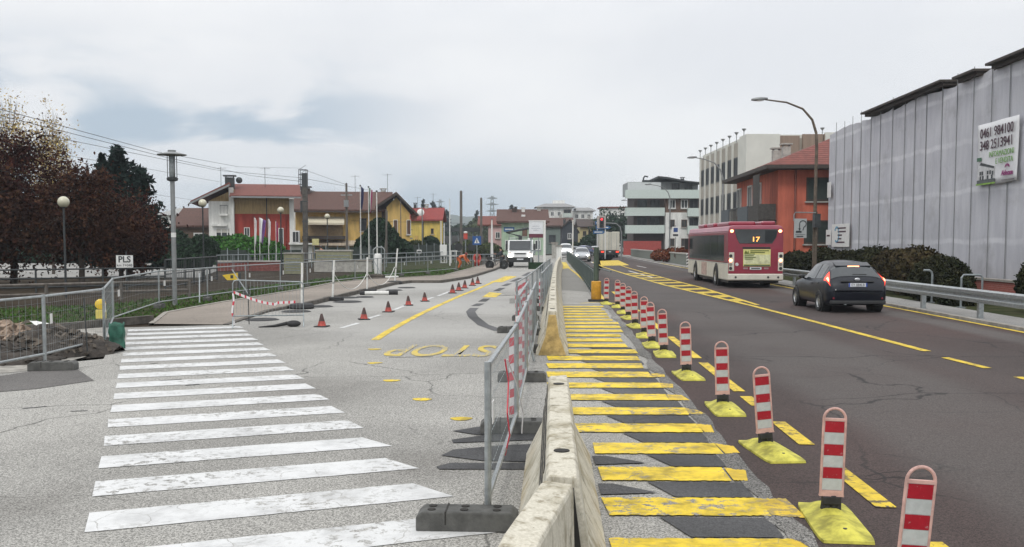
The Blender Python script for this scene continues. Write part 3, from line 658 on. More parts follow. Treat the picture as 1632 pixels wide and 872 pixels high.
# ---- small yellow house with red roof
Y = 140.0; x0 = PV(648, 0, Y).x
r = thing('house', 'bright yellow house with a bright red roof and a white satellite dish', 'house', (x0, Y, 0))
wv = PV(699, 0, Y).x - x0
MB().box(0, wv, 0, 7, 0, 5.4).build('wall', m_yelpl, r)
rf = MB(); gable(rf, 0, wv, 0, 7, 5.3, 6.9, .5, .2); ro = rf.build('roof', tile_mat('bright_red_tiles', (.22, .035, .03)), r)
chimney(ro, 2.4, 3.5, 6.7, .7, .5); chimney(ro, .7, 3.5, 6.7, .9, .4, m_dkmet); aerial(ro, 1.1, 3, 6.9, 1.8); aerial(ro, 3.4, 3, 6.9, 2.3)
window(r, 3.5, 3.6, .5, .9, 0, m_ochre, m_glass, mull=0); window(r, 1.2, 2.6, .5, .7, 0, m_ochre, m_ochre, mull=0); MB().box(2.3, 3.5, -.7, 0, 2.15, 2.25).build('canopy', m_bfr, r); window(r, 3.0, 1.05, 1.0, 2.0, 0, m_bfr, m_glass)
d_ = MB().lathe([(0, .12), (.25, .1), (.5, 0), (.52, .02), (.26, .13), (0, .15)], 16).build('satellite_dish', m_wfr, r); d_.location = (1.9, -.7, 6.3); d_.rotation_euler = (rad(75), 0, rad(10))
MB().cyl((2.2, -.05, 0), (2.2, -.05, 5.2), .06, n=6).build('downpipe', m_dkmet, r)
# garden wall and shed by it
Y = 122.0; x0 = PV(628, 0, Y).x; x1 = PV(668, 0, Y).x
r = thing('garden_wall', 'dark grey rendered garden wall below the small yellow house', 'wall', (x0, Y, 0)); MB().box(0, x1 - x0, 0, .3, 0, 1.45).build('wall', mat('grey_render', (.09, .095, .11), .9, var=.15), r); MB().box(-.05, x1 - x0 + .05, -.05, .35, 1.453, 1.55).build('coping', m_conc, r)
# ---- house half hidden behind the trees at the left
Y = 104.0; x0 = PV(272, 0, Y).x
r = thing('house', 'low brown roofed house half hidden between the dark trees and the white house', 'house', (x0, Y, 0))
MB().box(0, 5.5, 0, 8, 0, 3.9).build('wall', mat('brown_plaster', (.13, .085, .06), .9), r); rf = MB(); gable(rf, 0, 5.5, 0, 8, 3.8, 5.6, .5, .2); ro = rf.build('roof', m_tile_br, r); window(r, 2.5, 2.4, 1.1, 1.2, 0); chimney(ro, 3, 4, 5.4)
r = thing('building', 'white roofed low hall seen far off through the gap right of the dark conifer', 'building', (PV(240, 0, 150).x, 150, 0))
MB().box(0, 8, 0, 10, 0, 6.2).build('wall', m_whpl, r); MB().prism([(-.5, 6.203), (4, 7.3), (8.5, 6.203)], 'y', -.5, 10.5).build('roof', mat('pale_sheet_roof', (.6, .6, .6), .6), r); window(r, 3, 4, 1.4, 1.2, 0)
# ---- station house, pale green --------------------------------------------------------
Y = 150.0; x0 = PV(799, 0, Y).x; wv = PV(868, 0, Y).x - x0
r = thing('station_house', 'pale green station house with a large brown roof and a blue name board', 'house', (x0, Y, 0))
MB().box(0, wv, 0, 9, 0, 5.5).build('wall', m_greenpl, r); rf = MB(); gable(rf, 0, wv, 0, 9, 5.3, 7.0, .8, .25); ro = rf.build('roof', m_tile_br, r)
chimney(ro, 2.0, 3.5, 6.9, .5, .7, m_tile_dk); chimney(ro, 3.4, 3.5, 6.9, .4, .5, m_whpl); chimney(ro, 5.9, 4, 6.9, .5, .6); MB().box(3.1, 3.7, -.9 + 2, 1.8, 6.0, 6.3).build('roof_hatch', m_wfr, ro)
window(r, 3.6, 3.6, .8, 1.3, 0, m_bfr, mat('brown_shutter2', (.14, .07, .04), .6), mull=0)
s_ = MB().box(.35, 2.0, -.08, -.003, 3.65, 4.35).build('name_board', mat('blue_enamel', (.02, .10, .26), .4, var=.1), r)
MB().box(.55, 1.8, -.1, -.083, 3.92, 4.10).build('board_text', m_wfr, s_)
window(r, 1.0, 1.6, .9, 1.5, 0); window(r, 5.6, 1.6, .9, 1.5, 0)
Y = 162.0; x0 = PV(764, 0, Y).x; r = thing('house', 'pink rendered house with a dull red roof just left of the green station house', 'house', (x0, Y, 0)); wv = PV(806, 0, Y).x - x0
MB().box(1.4, wv, 0, 8, 0, 5.0).build('wall', m_pinkpl, r); rf = MB(); gable(rf, 0, wv, 0, 8, 4.9, 6.3, .4, .2); rf.build('roof', m_tile_red, r); window(r, 3, 3.2, .8, 1.1, 0)
# ---- long platform canopy behind the crossing
Y = 170.0; x0 = PV(690, 0, Y).x; x1 = PV(768, 0, Y).x
r = thing('platform_canopy', 'long dark platform roof on thin columns in the far middle distance', 'canopy', (x0, Y, 0)); MB().box(0, x1 - x0, 0, 4, 3.9, 4.6).build('roof', m_dkmet, r)
for k in range(7): MB().cyl((.4 + k * (x1 - x0 - .8) / 6, 1, 0), (.4 + k * (x1 - x0 - .8) / 6, 1, 3.9), .12, n=6).build('column', m_galvd, r)
MB().box(0, x1 - x0, 6, 6.3, 0, 3.2).build('back_wall', mat('sooty_wall', (.12, .12, .12), .9, var=.3), r)
# ---- far white apartment block
Y = 285.0; x0 = PV(858, 0, Y).x; wv = PV(948, 0, Y).x - x0
r = thing('apartment_block', 'far white apartment block with a shallow pale roof and balcony bays', 'building', (x0, Y, 0))
MB().box(0, wv * .62, 0, 12, 0, 12.4).build('wall', m_whpl, r); MB().box(wv * .62 + .003, wv, 3, 14, 0, 11.4).build('wall', m_whpl, r)
rf = MB().prism([(-1, 12.4), (wv * .62 + 1, 12.4), (wv * .62 - 2, 13.4), (2, 13.4)], 'y', -1, 13); rf.prism([(wv * .62 + 1.1, 11.4), (wv + 1, 11.4), (wv - 1, 12.3), (wv * .62 + 1.1, 12.3)], 'y', 2.2, 15); ro = rf.build('roof', mat('pale_sheet', (.5, .5, .5), .6), r)
MB().box(4.5, 8, 3, 6, 13.3, 14.5).build('lift_house', m_whpl, ro)
for k in range(4):
    for xx in (1.5, 4.2, 6.2): window(r, xx, 1.7 + 2.9 * k, 1.0, 1.3, 0, m_wfr, m_glassl, sill=False)
    balcony(r, 7.4, 9.8, .9 + 2.9 * k, 1.1, 1.0, 0, mat('pale_green_parapet', (.45, .5, .46), .8), m_conc); window(r, 8.6, 2.2 + 2.9 * k, 2.2, 1.6, 0, m_bfr, m_glass, sill=False)
    for xx in (11.6, 13.4, 15.2): window(r, xx, 1.7 + 2.7 * k, 1.1, 1.3, 3 if xx > wv * .62 else 0, m_wfr, m_glassl, sill=False)
# ---- small houses beyond the junction
Y = 190.0
for (a, b, zt, col, lab, tl) in ((872, 912, 348, mat('orange_brick', (.36, .13, .06), .9), 'orange fronted old house with a brown hipped roof left of the tall grey gable', m_tile_br), (926, 955, 350, mat('straw_plaster', (.5, .43, .22), .9), 'straw yellow old house with small dark windows beyond the traffic queue', m_tile_dk)):
    x0 = PV(a, 0, Y).x; wv = PV(b, 0, Y).x - x0; zr = PV(a, zt, Y).z
    r = thing('house', lab, 'house', (x0, Y, 0)); MB().box(0, wv, 0, 8, 0, zr - 1.3).build('wall', col, r); rf = MB(); gable(rf, 0, wv, 0, 8, zr - 1.4, zr, .6, .2); ro = rf.build('roof', tl, r)
    for xx in (.25, .55, .8):
        window(r, wv * xx, zr - 2.9, .7, 1.0, 0, m_bfr, m_glass); window(r, wv * xx, 1.6, .7, 1.2, 0, m_bfr, m_glass)
    chimney(ro, wv * .6, 4, zr, .6); Y += 12
x0 = PV(897, 0, 183).x; r = thing('house', 'narrow dark slate gabled house between the orange and the straw yellow house', 'house', (x0, 183, 0))
MB().prism([(0, 0), (3.0, 0), (3.0, 4.0), (1.5, 6.0), (0, 4.7)], 'y', 0, 7).build('wall', mat('slate_grey', (.04, .045, .055), .9), r); rf = MB(); rf.prism([(-.3, 4.5), (1.5, 6.2), (3.3, 3.7), (3.3, 3.95), (1.5, 6.45), (-.3, 4.75)], 'y', -.3, 7.3); ro = rf.build('roof', m_tile_dk, r); window(r, 1.4, 3.2, .7, 1.1, 0); chimney(ro, .6, 3, 5.5, .8, .45, m_dkmet)
x0 = PV(868, 0, 168).x; r = thing('building', 'grey green shed of two bays beside the green station house', 'building', (x0, 168, 0)); MB().box(0, 2.8, 0, 7, 0, 4.6).build('wall', mat('grey_green', (.17, .21, .19), .9), r); MB().box(-.2, 3, -.4, 7.2, 4.603, 4.9).build('roof', m_tile_dk, r); window(r, 1.4, 2.6, 1.2, 1.4, 0, m_dkmet)
# ---- modern flats with pale green balconies -------------------------------------------
Y = 150.0; x0 = PV(1003, 0, Y).x; wv = PV(1119, 0, Y).x - x0; xa = PV(1064, 0, Y).x - x0
r = thing('apartment_building', 'modern four storey flats with long pale green balconies and a curved dark roof', 'building', (x0, Y, 0))
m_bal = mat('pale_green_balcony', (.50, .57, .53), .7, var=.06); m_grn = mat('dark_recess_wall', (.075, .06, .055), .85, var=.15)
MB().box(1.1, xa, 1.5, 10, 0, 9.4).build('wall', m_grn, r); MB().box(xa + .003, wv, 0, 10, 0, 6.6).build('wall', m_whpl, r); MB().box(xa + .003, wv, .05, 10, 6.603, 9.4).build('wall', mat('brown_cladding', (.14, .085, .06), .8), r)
for z in (3.6, 6.3): balcony(r, -.2, xa - .2, z, 1.6, 1.05, 1.5, m_bal)
balcony(r, -.4, wv, 8.95, .9, 1.1, 0, m_bal)
for z in (3.5, 6.2): balcony(r, wv - 1.9, wv + .2, z, .9, 1.05, 0, m_bal)
MB().box(.2, wv, 1.5, 9, 9.403, 11.4).build('attic', mat('grey_attic', (.30, .32, .32), .8), r)
MB().box(-.1, 5.0, -.6, -.52, 10.06, 11.2).build('glass_screen', mat('pale_glass', (.55, .58, .58), .2, var=.05), r)
ro = MB().prism([(4.6, 11.9), (6.0, 11.72), (9.0, 11.2), (wv + .2, 11.0), (wv + .2, 11.2), (9.0, 11.42), (6.0, 12.0), (4.5, 12.15)], 'y', -1.0, 9.5).build('roof', m_dkmet, r)
chimney(ro, 8.9, 3, 11.6, .4, .5, m_dkmet); mb = MB().tube([(2.6, 1.6, 11.2), (2.6, 1.6, 12.0), (2.8, 1.6, 12.3), (3.3, 1.6, 12.2)], .12, 6); mb.box(2.4, 4.0, 1.4, 1.9, 11.4, 11.7); mb.build('roof_vent', m_dkmet, r)
for z in (1.3, 4.9, 7.7):
    for xx in (2.4, 4.4): window(r, xx, z, 1.5, 1.9, 1.5, m_dkmet, m_glassl, sill=False)
for z in (2.0, 4.9): window(r, xa + 1.0, z, .85, 1.2, 0, m_bfr); window(r, xa + 2.9, z, .9, 1.2, 0, m_bfr)
for xx in (xa + 1.0, xa + 2.9): window(r, xx, 7.9, 1.1, 1.4, .05)
for xx in (7.6, 9.6): window(r, xx, 10.5, 1.2, 1.3, 1.5, m_dkmet)
window(r, wv - .9, 5.0, 1.4, 1.6, 0, m_dkmet, m_glass); window(r, wv - .9, 7.8, 1.4, 1.6, .05, m_dkmet, m_glass)
MB().box(-.6, xa - .6, .2, .5, 0, 2.2).build('forecourt_wall', mat('brick_red_wall', (.33, .06, .05), .9), r)
Y = 215.0; x0 = PV(962, 0, Y).x; r = thing('house', 'distant white and pink house above the dark trees, left of the modern flats', 'house', (x0, Y, 0)); MB().box(0, 6, 0, 8, 0, 9.6).build('wall', m_whpl, r); MB().box(-.4, 6.4, -.4, 8.4, 9.603, 9.9).build('roof', m_tile_red, r); window(r, 2, 8, 1.2, 1.3, 0); window(r, 4.4, 8, 1.2, 1.3, 0)
# ---- white office building with vertical ribs along the road ---------------------------
dF, dN, LW = 116.0, 93.0, 18.6
p = R(LW, dN); r = thing('office_building', 'white and beige office building with vertical ribs and dark square windows', 'building', p, rad(0))
Ld = dF - dN; HT = 11.9
m_beige = mat('beige_panels', (.36, .33, .28), .85, var=.07, scale=.8); m_cream = mat('cream_panels', (.60, .60, .55), .8, var=.05, scale=.8); m_brownp = mat('brown_ribbed_panels', (.25, .185, .14), .8, var=.12, scale=2, stretch=(4, 4, .1))
MB().box(0, 13, 0, Ld, 0, HT).build('wall', m_beige, r)
for k in range(8):
    y = 3.0 + k * (Ld - 3.4) / 7
    MB().box(-.14, -.003, y - .26, y + .26, 0, HT + .2).build('rib', m_cream, r)
    if k < 7:
        ym = y + (Ld - 3.4) / 14
        for z, hh in ((2.0, 3.2), (6.1, 1.7), (9.5, 1.7)): window(r, ym, z, 2.3 if z < 3 else 2.2, hh + .2, 0, m_dkmet, mat('tinted_office_glass', (.016, .018, .021), .5, var=.3, scale=.6, spec=.12), 'x', sill=False, depth=.035)
MB().box(-.20, -.003, -.42, 2.4, 0, HT + .35).build('corner_pier', m_cream, r); MB().box(0, 3.0, -.42, -.003, 0, HT + .35).build('corner_pier', m_cream, r)
for a in (3.003, 5.2, 7.2, 9.6): MB().box(a, a + 1.9, -.30, -.003, 3.5 if a < 5 else HT - 1.9, HT + (.2 if a < 5 else .35)).build('cladding', m_brownp, r)
MB().box(7.3, 9.4, -.45, -.003, 4, HT + .5).build('corner_pier', m_cream, r); window(r, 5.3, HT - 2.8, 3.6, 1.5, 0, m_dkmet, m_glass, sill=False, mull=2)
MB().box(.2, 12.8, .2, Ld - .2, HT + .003, HT + .35).build('roof', m_cream, r)
for k in range(9):
    x, y = (-.1, 1 + k * 3.1) if k < 8 else (7.2, .2)
    mb = MB().cyl((x, y, HT), (x, y, HT + .75), .04, n=5); mb.lathe([(.05, .0), (.22, .22), (.22, .26), (.0, .27)], 8, (x, y, HT + .75)); mb.build('roof_lamp', m_gutter, r)
# ---- orange house with hipped roof -------------------------------------------------------
p = R(14.3, 61.5); r = thing('house', 'bright orange two storey house with a red hipped roof and dark balconies', 'house', p, ROADRZ)
DX, DY, HE = 11.5, 13.8, 6.75
MB().box(0, DX, 0, DY, 0, HE).build('wall', m_orpl, r)
ov = .9; ro = MB(); zr = HE + 2.55
vs = [(-ov, -ov, HE - .15), (DX + ov, -ov, HE - .15), (DX + ov, DY + ov, HE - .15), (-ov, DY + ov, HE - .15), (5.8, 5.8, zr), (5.8, DY - 5.8, zr)]
vb = [(x, y, z + .18) for x, y, z in vs]
ro.add(vb, [(0, 1, 4), (1, 2, 5, 4), (2, 3, 5), (3, 0, 4, 5), (3, 2, 1, 0)])
def tiled(name, col):
    m, t, b = newmat(name); tcn = nd(t, 'ShaderNodeTexCoord')
    wv_ = nd(t, 'ShaderNodeTexWave', wave_type='BANDS', bands_direction='Z'); wv_.inputs['Scale'].default_value = 1.9; wv_.inputs['Distortion'].default_value = .3; ln(t, tcn.outputs['Object'], wv_.inputs[0])
    no = tex(t, tcn.outputs['Object'], 3, 4)
    c = rgbmix(t, mrange(t, no, .3, .7), tuple(x * .75 for x in col), tuple(x * 1.25 for x in col))
    c = rgbmix(t, mrange(t, wv_.outputs['Fac'], .75, .95, 0, .6), c, tuple(x * .35 for x in col)); ln(t, c, b.inputs[0]); b.inputs['Roughness'].default_value = .85
    bn = nd(t, 'ShaderNodeBump'); bn.inputs['Strength'].default_value = .6; bn.inputs['Distance'].default_value = .05; ln(t, wv_.outputs['Fac'], bn.inputs['Height']); ln(t, bn.outputs[0], b.inputs['Normal']); return m
ro = ro.build('roof', tiled('orange_red_tiles', (.165, .046, .034)), r)
MB().box(-ov - .1, DX + ov + .1, -ov - .1, -ov + .02, HE - .2, HE + .04).build('gutter', m_eaves, ro); MB().box(-ov - .1, -ov + .02, -ov + .023, DY + ov, HE - .2, HE + .04).build('gutter', m_eaves, ro)
MB().box(-ov + .05, DX + ov - .05, -ov + .05, DY + ov - .05, HE - .22, HE + .02).build('soffit', m_eaves, ro)
for yy in (7.4, 10.4): chimney(ro, 2.2, yy, HE + 1.6, .35, .55, m_conc)
sh = mat('dark_green_shutter', (.02, .032, .028), .6, var=.15)
window(r, 2.6, 5.3, 1.7, 1.5, 0, m_eaves, sh, mull=0, depth=.05); window(r, 2.5, 2.6, 1.7, 1.5, 0, m_eaves, sh, mull=1, depth=.05); window(r, 2.4, .45, 2.6, .8, 0, m_eaves, m_glass, sill=False, depth=.05); window(r, 7, 5.3, 1.7, 1.5, 0, m_eaves, sh, mull=0); window(r, 7, 2.6, 1.7, 1.5, 0, m_eaves, sh)
MB().cyl((1.05, -.09, 0), (1.05, -.09, HE - .2), .07, n=6).build('downpipe', mat('brown_pipe', (.2, .06, .04), .6), r)
MB().box(-1.15, -.003, .35, 3.6, 3.2, 3.4).build('balcony_slab', m_eaves, r); mb = MB()
for k in range(9): mb.box(-1.15, -1.08, .45 + k * .36, .72 + k * .36, 3.4, 6.3 if k < 5 else 4.35)
mb.box(-1.13, -.06, .30, .36, 3.4, 4.4); mb.build('balcony_screen', mat('dark_boards', (.06, .055, .05), .8, var=.25), r)
MB().box(-1.15, -.003, 4.0, 10.5, 3.2, 3.4).build('balcony_slab', m_eaves, r); MB().box(-1.15, -1.06, 4.0, 7.4, 3.4, 4.4).build('balcony_parapet', mat('blue_grey_parapet', (.075, .09, .10), .7, var=.15), r)
mb = MB()
for k in range(18): mb.cyl((-1.1, 7.6 + k * .16, 3.4), (-1.1, 7.6 + k * .16, 4.35), .015, n=4)
mb.box(-1.14, -1.06, 7.5, 10.5, 4.35, 4.42); mb.build('railing', m_dkmet, r)
MB().box(-1.2, -1.1, 10.6, 13.8, 3.2, 4.4).build('balcony_parapet', mat('blue_grey_parapet', None), r); MB().box(-1.1, -.003, 10.6, 13.8, 3.2, 3.4).build('balcony_slab', m_eaves, r)
for yy in (5.6, 8.6, 12.6): window(r, yy, 5.0, 1.5, 2.1, 0, m_whpl, m_glass, 'x', sill=False)
MB().box(-.06, -.003, 3.9, 6.6, 0, 2.95).build('pale_bay', m_whpl, r); window(r, 5.2, 1.9, 1.1, 1.9, -.06, m_eaves, m_glass, 'x', sill=False); window(r, 1.6, 1.9, 1.0, 2.0, 0, m_eaves, sh, 'x', sill=False); window(r, 9, 1.9, 1.0, 2.0, 0, m_eaves, sh, 'x', sill=False)
# ---- building wrapped in scaffold netting ------------------------------------------------
SL = 16.5; d0, d1 = 25.2, 58.2
p = R(SL, d0); Ls = d1 - d0
r = thing('building', 'unfinished building core with a dark flat roof, hidden behind the scaffold netting', 'building', R(SL + 1.5, d0), ROADRZ)
MB().box(0, 12, .6, Ls - .8, 0, 8.2).build('wall', mat('bare_blockwork', (.22, .21, .20), .95, var=.2), r)
for a, b, z in ((6.0, 11.2, 8.50), (12.2, 14.2, 8.50), (15.4, 25.8, 8.62)):
    MB().box(-1.9, 12, a, b, z, z + .09).build('roof', m_eaves, r); MB().box(-1.7, 1.0, a + .1, b - .1, z - .14, z - .003).build('rafters', m_eaves, r)
for z in (1.6, 4.2, 6.6):
    for k in range(8): window(r, 3 + k * 3.8, z, 1.4, 1.4, 0, m_eaves, m_glass, 'x', sill=False)
def netting(name):
    m, t, b = newmat(name); tcn = nd(t, 'ShaderNodeTexCoord'); vec = tcn.outputs['Object']
    mp_ = nd(t, 'ShaderNodeMapping'); mp_.inputs['Scale'].default_value = (.4, 1.3, .25); ln(t, vec, mp_.inputs[0])
    a = tex(t, mp_.outputs[0], 1.6, 5, .65)
    c = rgbmix(t, mrange(t, a, .3, .72), (.45, .45, .485), (.54, .54, .57))
    sx = nd(t, 'ShaderNodeSeparateXYZ'); ln(t, vec, sx.inputs[0])
    wob = mth(t, 'ADD', sx.outputs[2], mth(t, 'MULTIPLY', tex(t, vec, .5, 3), .35))
    band = mth(t, 'PINGPONG', mth(t, 'ADD', wob, -.15), 1.0)         # overlapped seams of the netting, about every two metres
    c = rgbmix(t, mth(t, 'MULTIPLY', mrange(t, band, .15, .04, 0, .6), mrange(t, tex(t, vec, .6, 4, .7), .35, .6, .35, 1.)), c, (.70, .70, .72))
    mp2 = nd(t, 'ShaderNodeMapping'); mp2.inputs['Scale'].default_value = (1, 9, .5); ln(t, vec, mp2.inputs[0])
    c = rgbmix(t, mrange(t, tex(t, mp2.outputs[0], 1.1, 4, .7), .56, .74, 0, .4), c, (.38, .38, .41))
    c = rgbmix(t, mth(t, 'MULTIPLY', mrange(t, tex(t, warped(t, vec, .8, .6), .55, 5, .7), .5, .72), .5), c, (.29, .285, .29)); sag_ = tex(t, vec, 2.3, 5, .7); c = rgbmix(t, mrange(t, sag_, .60, .75, 0, .35), c, (.66, .66, .68))
    ln(t, c, b.inputs[0]); b.inputs['Roughness'].default_value = .8; b.inputs['Specular IOR Level'].default_value = .2
    wv_ = tex(t, vec, 55, 1); bn = nd(t, 'ShaderNodeBump'); bn.inputs['Strength'].default_value = .12; bn.inputs['Distance'].default_value = .01; ln(t, wv_, bn.inputs['Height']); ln(t, bn.outputs[0], b.inputs['Normal'])
    return m
m_net = netting('scaffold_netting')
sc = thing('scaffold', 'tall scaffold along the road wrapped in pale grey debris netting', 'scaffold', p, ROADRZ)
bays = []
y = 0.
while y < Ls - .4:
    y2 = min(Ls, y + random.uniform(1.25, 1.75)); bays.append((y, y2)); y = y2
for i, (a, b) in enumerate(bays):
    nx, nz = 8, 20; vs = []; top = 8.40 + .03 * math.sin(i * 1.7)
    for j in range(nz + 1):
        z = .25 + (top - .25) * j / nz
        for k in range(nx + 1):
            t = k / nx; sag = .018 + .022 * math.sin(2.2 * z + i * 2.1) * math.sin(i * 1.3) + .01 * math.sin(9 * z + i)
            vs.append((.10 * (1 - (2 * t - 1) ** 2) * (sag / .08) + .012 * math.sin(14 * t + i), a + .002 + (b - a - .004) * t, z + (.05 * math.sin(t * 3.1 + i) if j in (0, nz) else 0)))
    mb = MB(); w_ = nx + 1
    mb.add(vs, [(j * w_ + k, j * w_ + k + 1, (j + 1) * w_ + k + 1, (j + 1) * w_ + k) for j in range(nz) for k in range(nx)])
    mb.build('netting', m_net, sc, smooth=True)
    MB().cyl((-.03, a, 0), (-.03, a, top + random.uniform(.25, .55)), .016, n=6).build('pole', m_gutter, sc)
    MB().cyl((.9, a, 0), (.9, a, top), .026, n=6).build('pole', m_dkmet, sc)
for k in range(4):
    z = 2.0 * (k + 1); MB().box(.15, .95, 0, Ls, z - .05, z).build('deck', m_wood, sc)
# far end closed with netting too
mb = MB(); mb.box(.05, 1.3, Ls - .02, Ls + .02, .3, 8.1); mb.build('netting', m_net, sc)
# brick plinth wall in front of it
r = thing('brick_wall', 'low red brick wall at the foot of the scaffold netting', 'wall', R(15.0, 27), ROADRZ)
mbk, t, b = newmat('red_brick'); br = nd(t, 'ShaderNodeTexBrick'); br.inputs['Scale'].default_value = 4; br.inputs['Color1'].default_value = (.30, .065, .05, 1); br.inputs['Color2'].default_value = (.36, .09, .07, 1); br.inputs['Mortar'].default_value = (.36, .24, .2, 1)
tcn = nd(t, 'ShaderNodeTexCoord'); mp_ = nd(t, 'ShaderNodeMapping'); mp_.inputs['Rotation'].default_value = (0, rad(90), rad(90)); ln(t, tcn.outputs['Object'], mp_.inputs[0]); 
sx = nd(t, 'ShaderNodeSeparateXYZ'); ln(t, tcn.outputs['Object'], sx.inputs[0]); cx = nd(t, 'ShaderNodeCombineXYZ'); ln(t, sx.outputs[1], cx.inputs[0]); ln(t, sx.outputs[2], cx.inputs[1]); ln(t, cx.outputs[0], br.inputs['Vector']); ln(t, br.outputs[0], b.inputs[0]); b.inputs['Roughness'].default_value = .9
MB().box(0, .25, 0, 12, 0, .62).build('wall', mbk, r); MB().box(-.04, .29, -.04, 12.04, .623, .70).build('coping', m_kerb, r)
# banner on the netting
bn_ = thing('banner', 'white sales banner with phone numbers tied to the scaffold netting', 'banner', R(SL - .12, 37.5), ROADRZ)
BW, z0, z1 = 3.25, 4.12, 6.42
nx, nz = 16, 10; vs = []
for j in range(nz + 1):
    for k in range(nx + 1):
        vs.append((.02 * math.sin(k * .7 + j * .4), -BW * k / nx, z0 + (z1 - z0) * j / nz + .02 * math.sin(k * .5) * (j == 0)))
mb = MB(); w_ = nx + 1; mb.add(vs, [(j * w_ + k, j * w_ + k + 1, (j + 1) * w_ + k + 1, (j + 1) * w_ + k) for j in range(nz) for k in range(nx)])
bs = mb.build('sheet', mat('banner_vinyl', (.66, .66, .67), .5, var=.04), bn_, smooth=True); sl = bs.modifiers.new('thick', 'SOLIDIFY'); sl.thickness = .01
RT = (math.pi / 2, 0, -math.pi / 2); m_ink = mat('plum_ink', (.05, .015, .03), .6, var=.05); m_grn_ink = mat('green_ink', (.16, .33, .08), .6); m_plum = mat('plum_logo', (.23, .03, .14), .6)
lettering('0461 984100', .50, m_ink, bn_, (-.05, -1.62, 6.04), RT, sx=1.02, bold=.003); lettering('348 2513941', .50, m_ink, bn_, (-.05, -1.62, 5.58), RT, sx=1.02, bold=.003)
lettering('INFORMAZIONI', .29, m_grn_ink, bn_, (-.05, -2.05, 5.20), RT, sx=.95); lettering('E VENDITA', .29, m_grn_ink, bn_, (-.05, -2.30, 4.92), RT, sx=.95)
lettering('Aldecasa', .25, m_plum, bn_, (-.05, -2.55, 4.45), RT, shear=.15, bold=.01)
mb = MB()
for k in range(7): a_ = rad(20 + k * 23); mb.box(-.05, -.042, -2.55 + .16 * math.cos(a_) - .02, -2.55 + .16 * math.cos(a_) + .02, 4.60 + .1 * math.sin(a_), 4.68 + .1 * math.sin(a_))
mb.build('logo_mark', m_plum, bn_)
MB().box(-.05, -.035, -.42, -.06, 5.03, 5.17).build('green_label', mat('green_print', (.05, .14, .08), .6), bn_)
hp = MB().prism([(-.15, 4.32), (-.15, 4.72), (-.42, 4.86), (-1.52, 4.70), (-1.52, 4.32)], 'x', -.045, -.035).build('house_picture', mat('print_grey', (.52, .52, .52), .6), bn_)
MB().prism([(-.30, 4.88), (-1.52, 4.68), (-1.52, 4.76), (-.42, 4.97)], 'x', -.052, -.046).build('picture_roof', m_dkmet, hp)
mb = MB()
for a_, z_ in ((.32, 4.55), (.50, 4.55), (.34, 4.38), (.55, 4.38), (.95, 4.55), (1.15, 4.55), (1.35, 4.52), (.95, 4.38), (1.3, 4.38)): mb.box(-.052, -.046, -a_ - .13, -a_, z_ - .06, z_ + .08)
mb.build('picture_windows', m_dkmet, hp); MB().box(-.05, -.036, -1.6, -.02, 4.12, 4.18).build('picture_lawn', mat('print_green', (.2, .36, .05), .6), hp); MB().box(-.05, -.036, -1.6, -.1, 4.182, 4.31).build('picture_road', mat('print_dark', (.08, .09, .09), .6), hp)
MB().box(-.045, -.036, -3.1, -2.1, 4.20, 4.215).build('small_print', m_ink, bn_)
# notices at the far end of the netting
r = thing('notice_sheet', 'white construction notice sheet with blue ring low on the far netting', 'notice', R(SL - .15, 56.6), ROADRZ)
MB().box(-.02, 0, -3.3, 0, 1.7, 3.0).build('sheet', m_wfr, r)
mb = MB()
for k in range(14): a_ = rad(40 + k * 20); mb.box(-.03, -.021, -1.0 + .42 * math.cos(a_) - .09, -1.0 + .42 * math.cos(a_) + .09, 2.4 + .42 * math.sin(a_) - .05, 2.4 + .42 * math.sin(a_) + .05)
mb.build('ring_mark', mat('print_blue', (.08, .3, .45), .6), r)
mb = MB()
for k, (a_, b_) in enumerate(((1.1, 2.7), (1.2, 2.7), (1.2, 2.0), (1.2, 1.9), (1.0, 2.5))): mb.box(-.03, -.021, -b_, -a_, 2.72 - .2 * k, 2.80 - .2 * k)
mb.build('print_lines', m_ink, r)
r = thing('notice_sheet', 'small white site notices stacked at the very corner of the netting', 'notice', R(SL - .15, 57.9), ROADRZ); MB().box(-.02, 0, -1.1, -.1, 1.8, 2.7).build('sheet', m_wfr, r); MB().box(-.02, 0, -.9, -.2, 4.6, 5.5).build('sheet', m_wfr, r); MB().box(-.03, -.021, -.9, -.3, 2.3, 2.4).build('print_lines', m_ink, r)
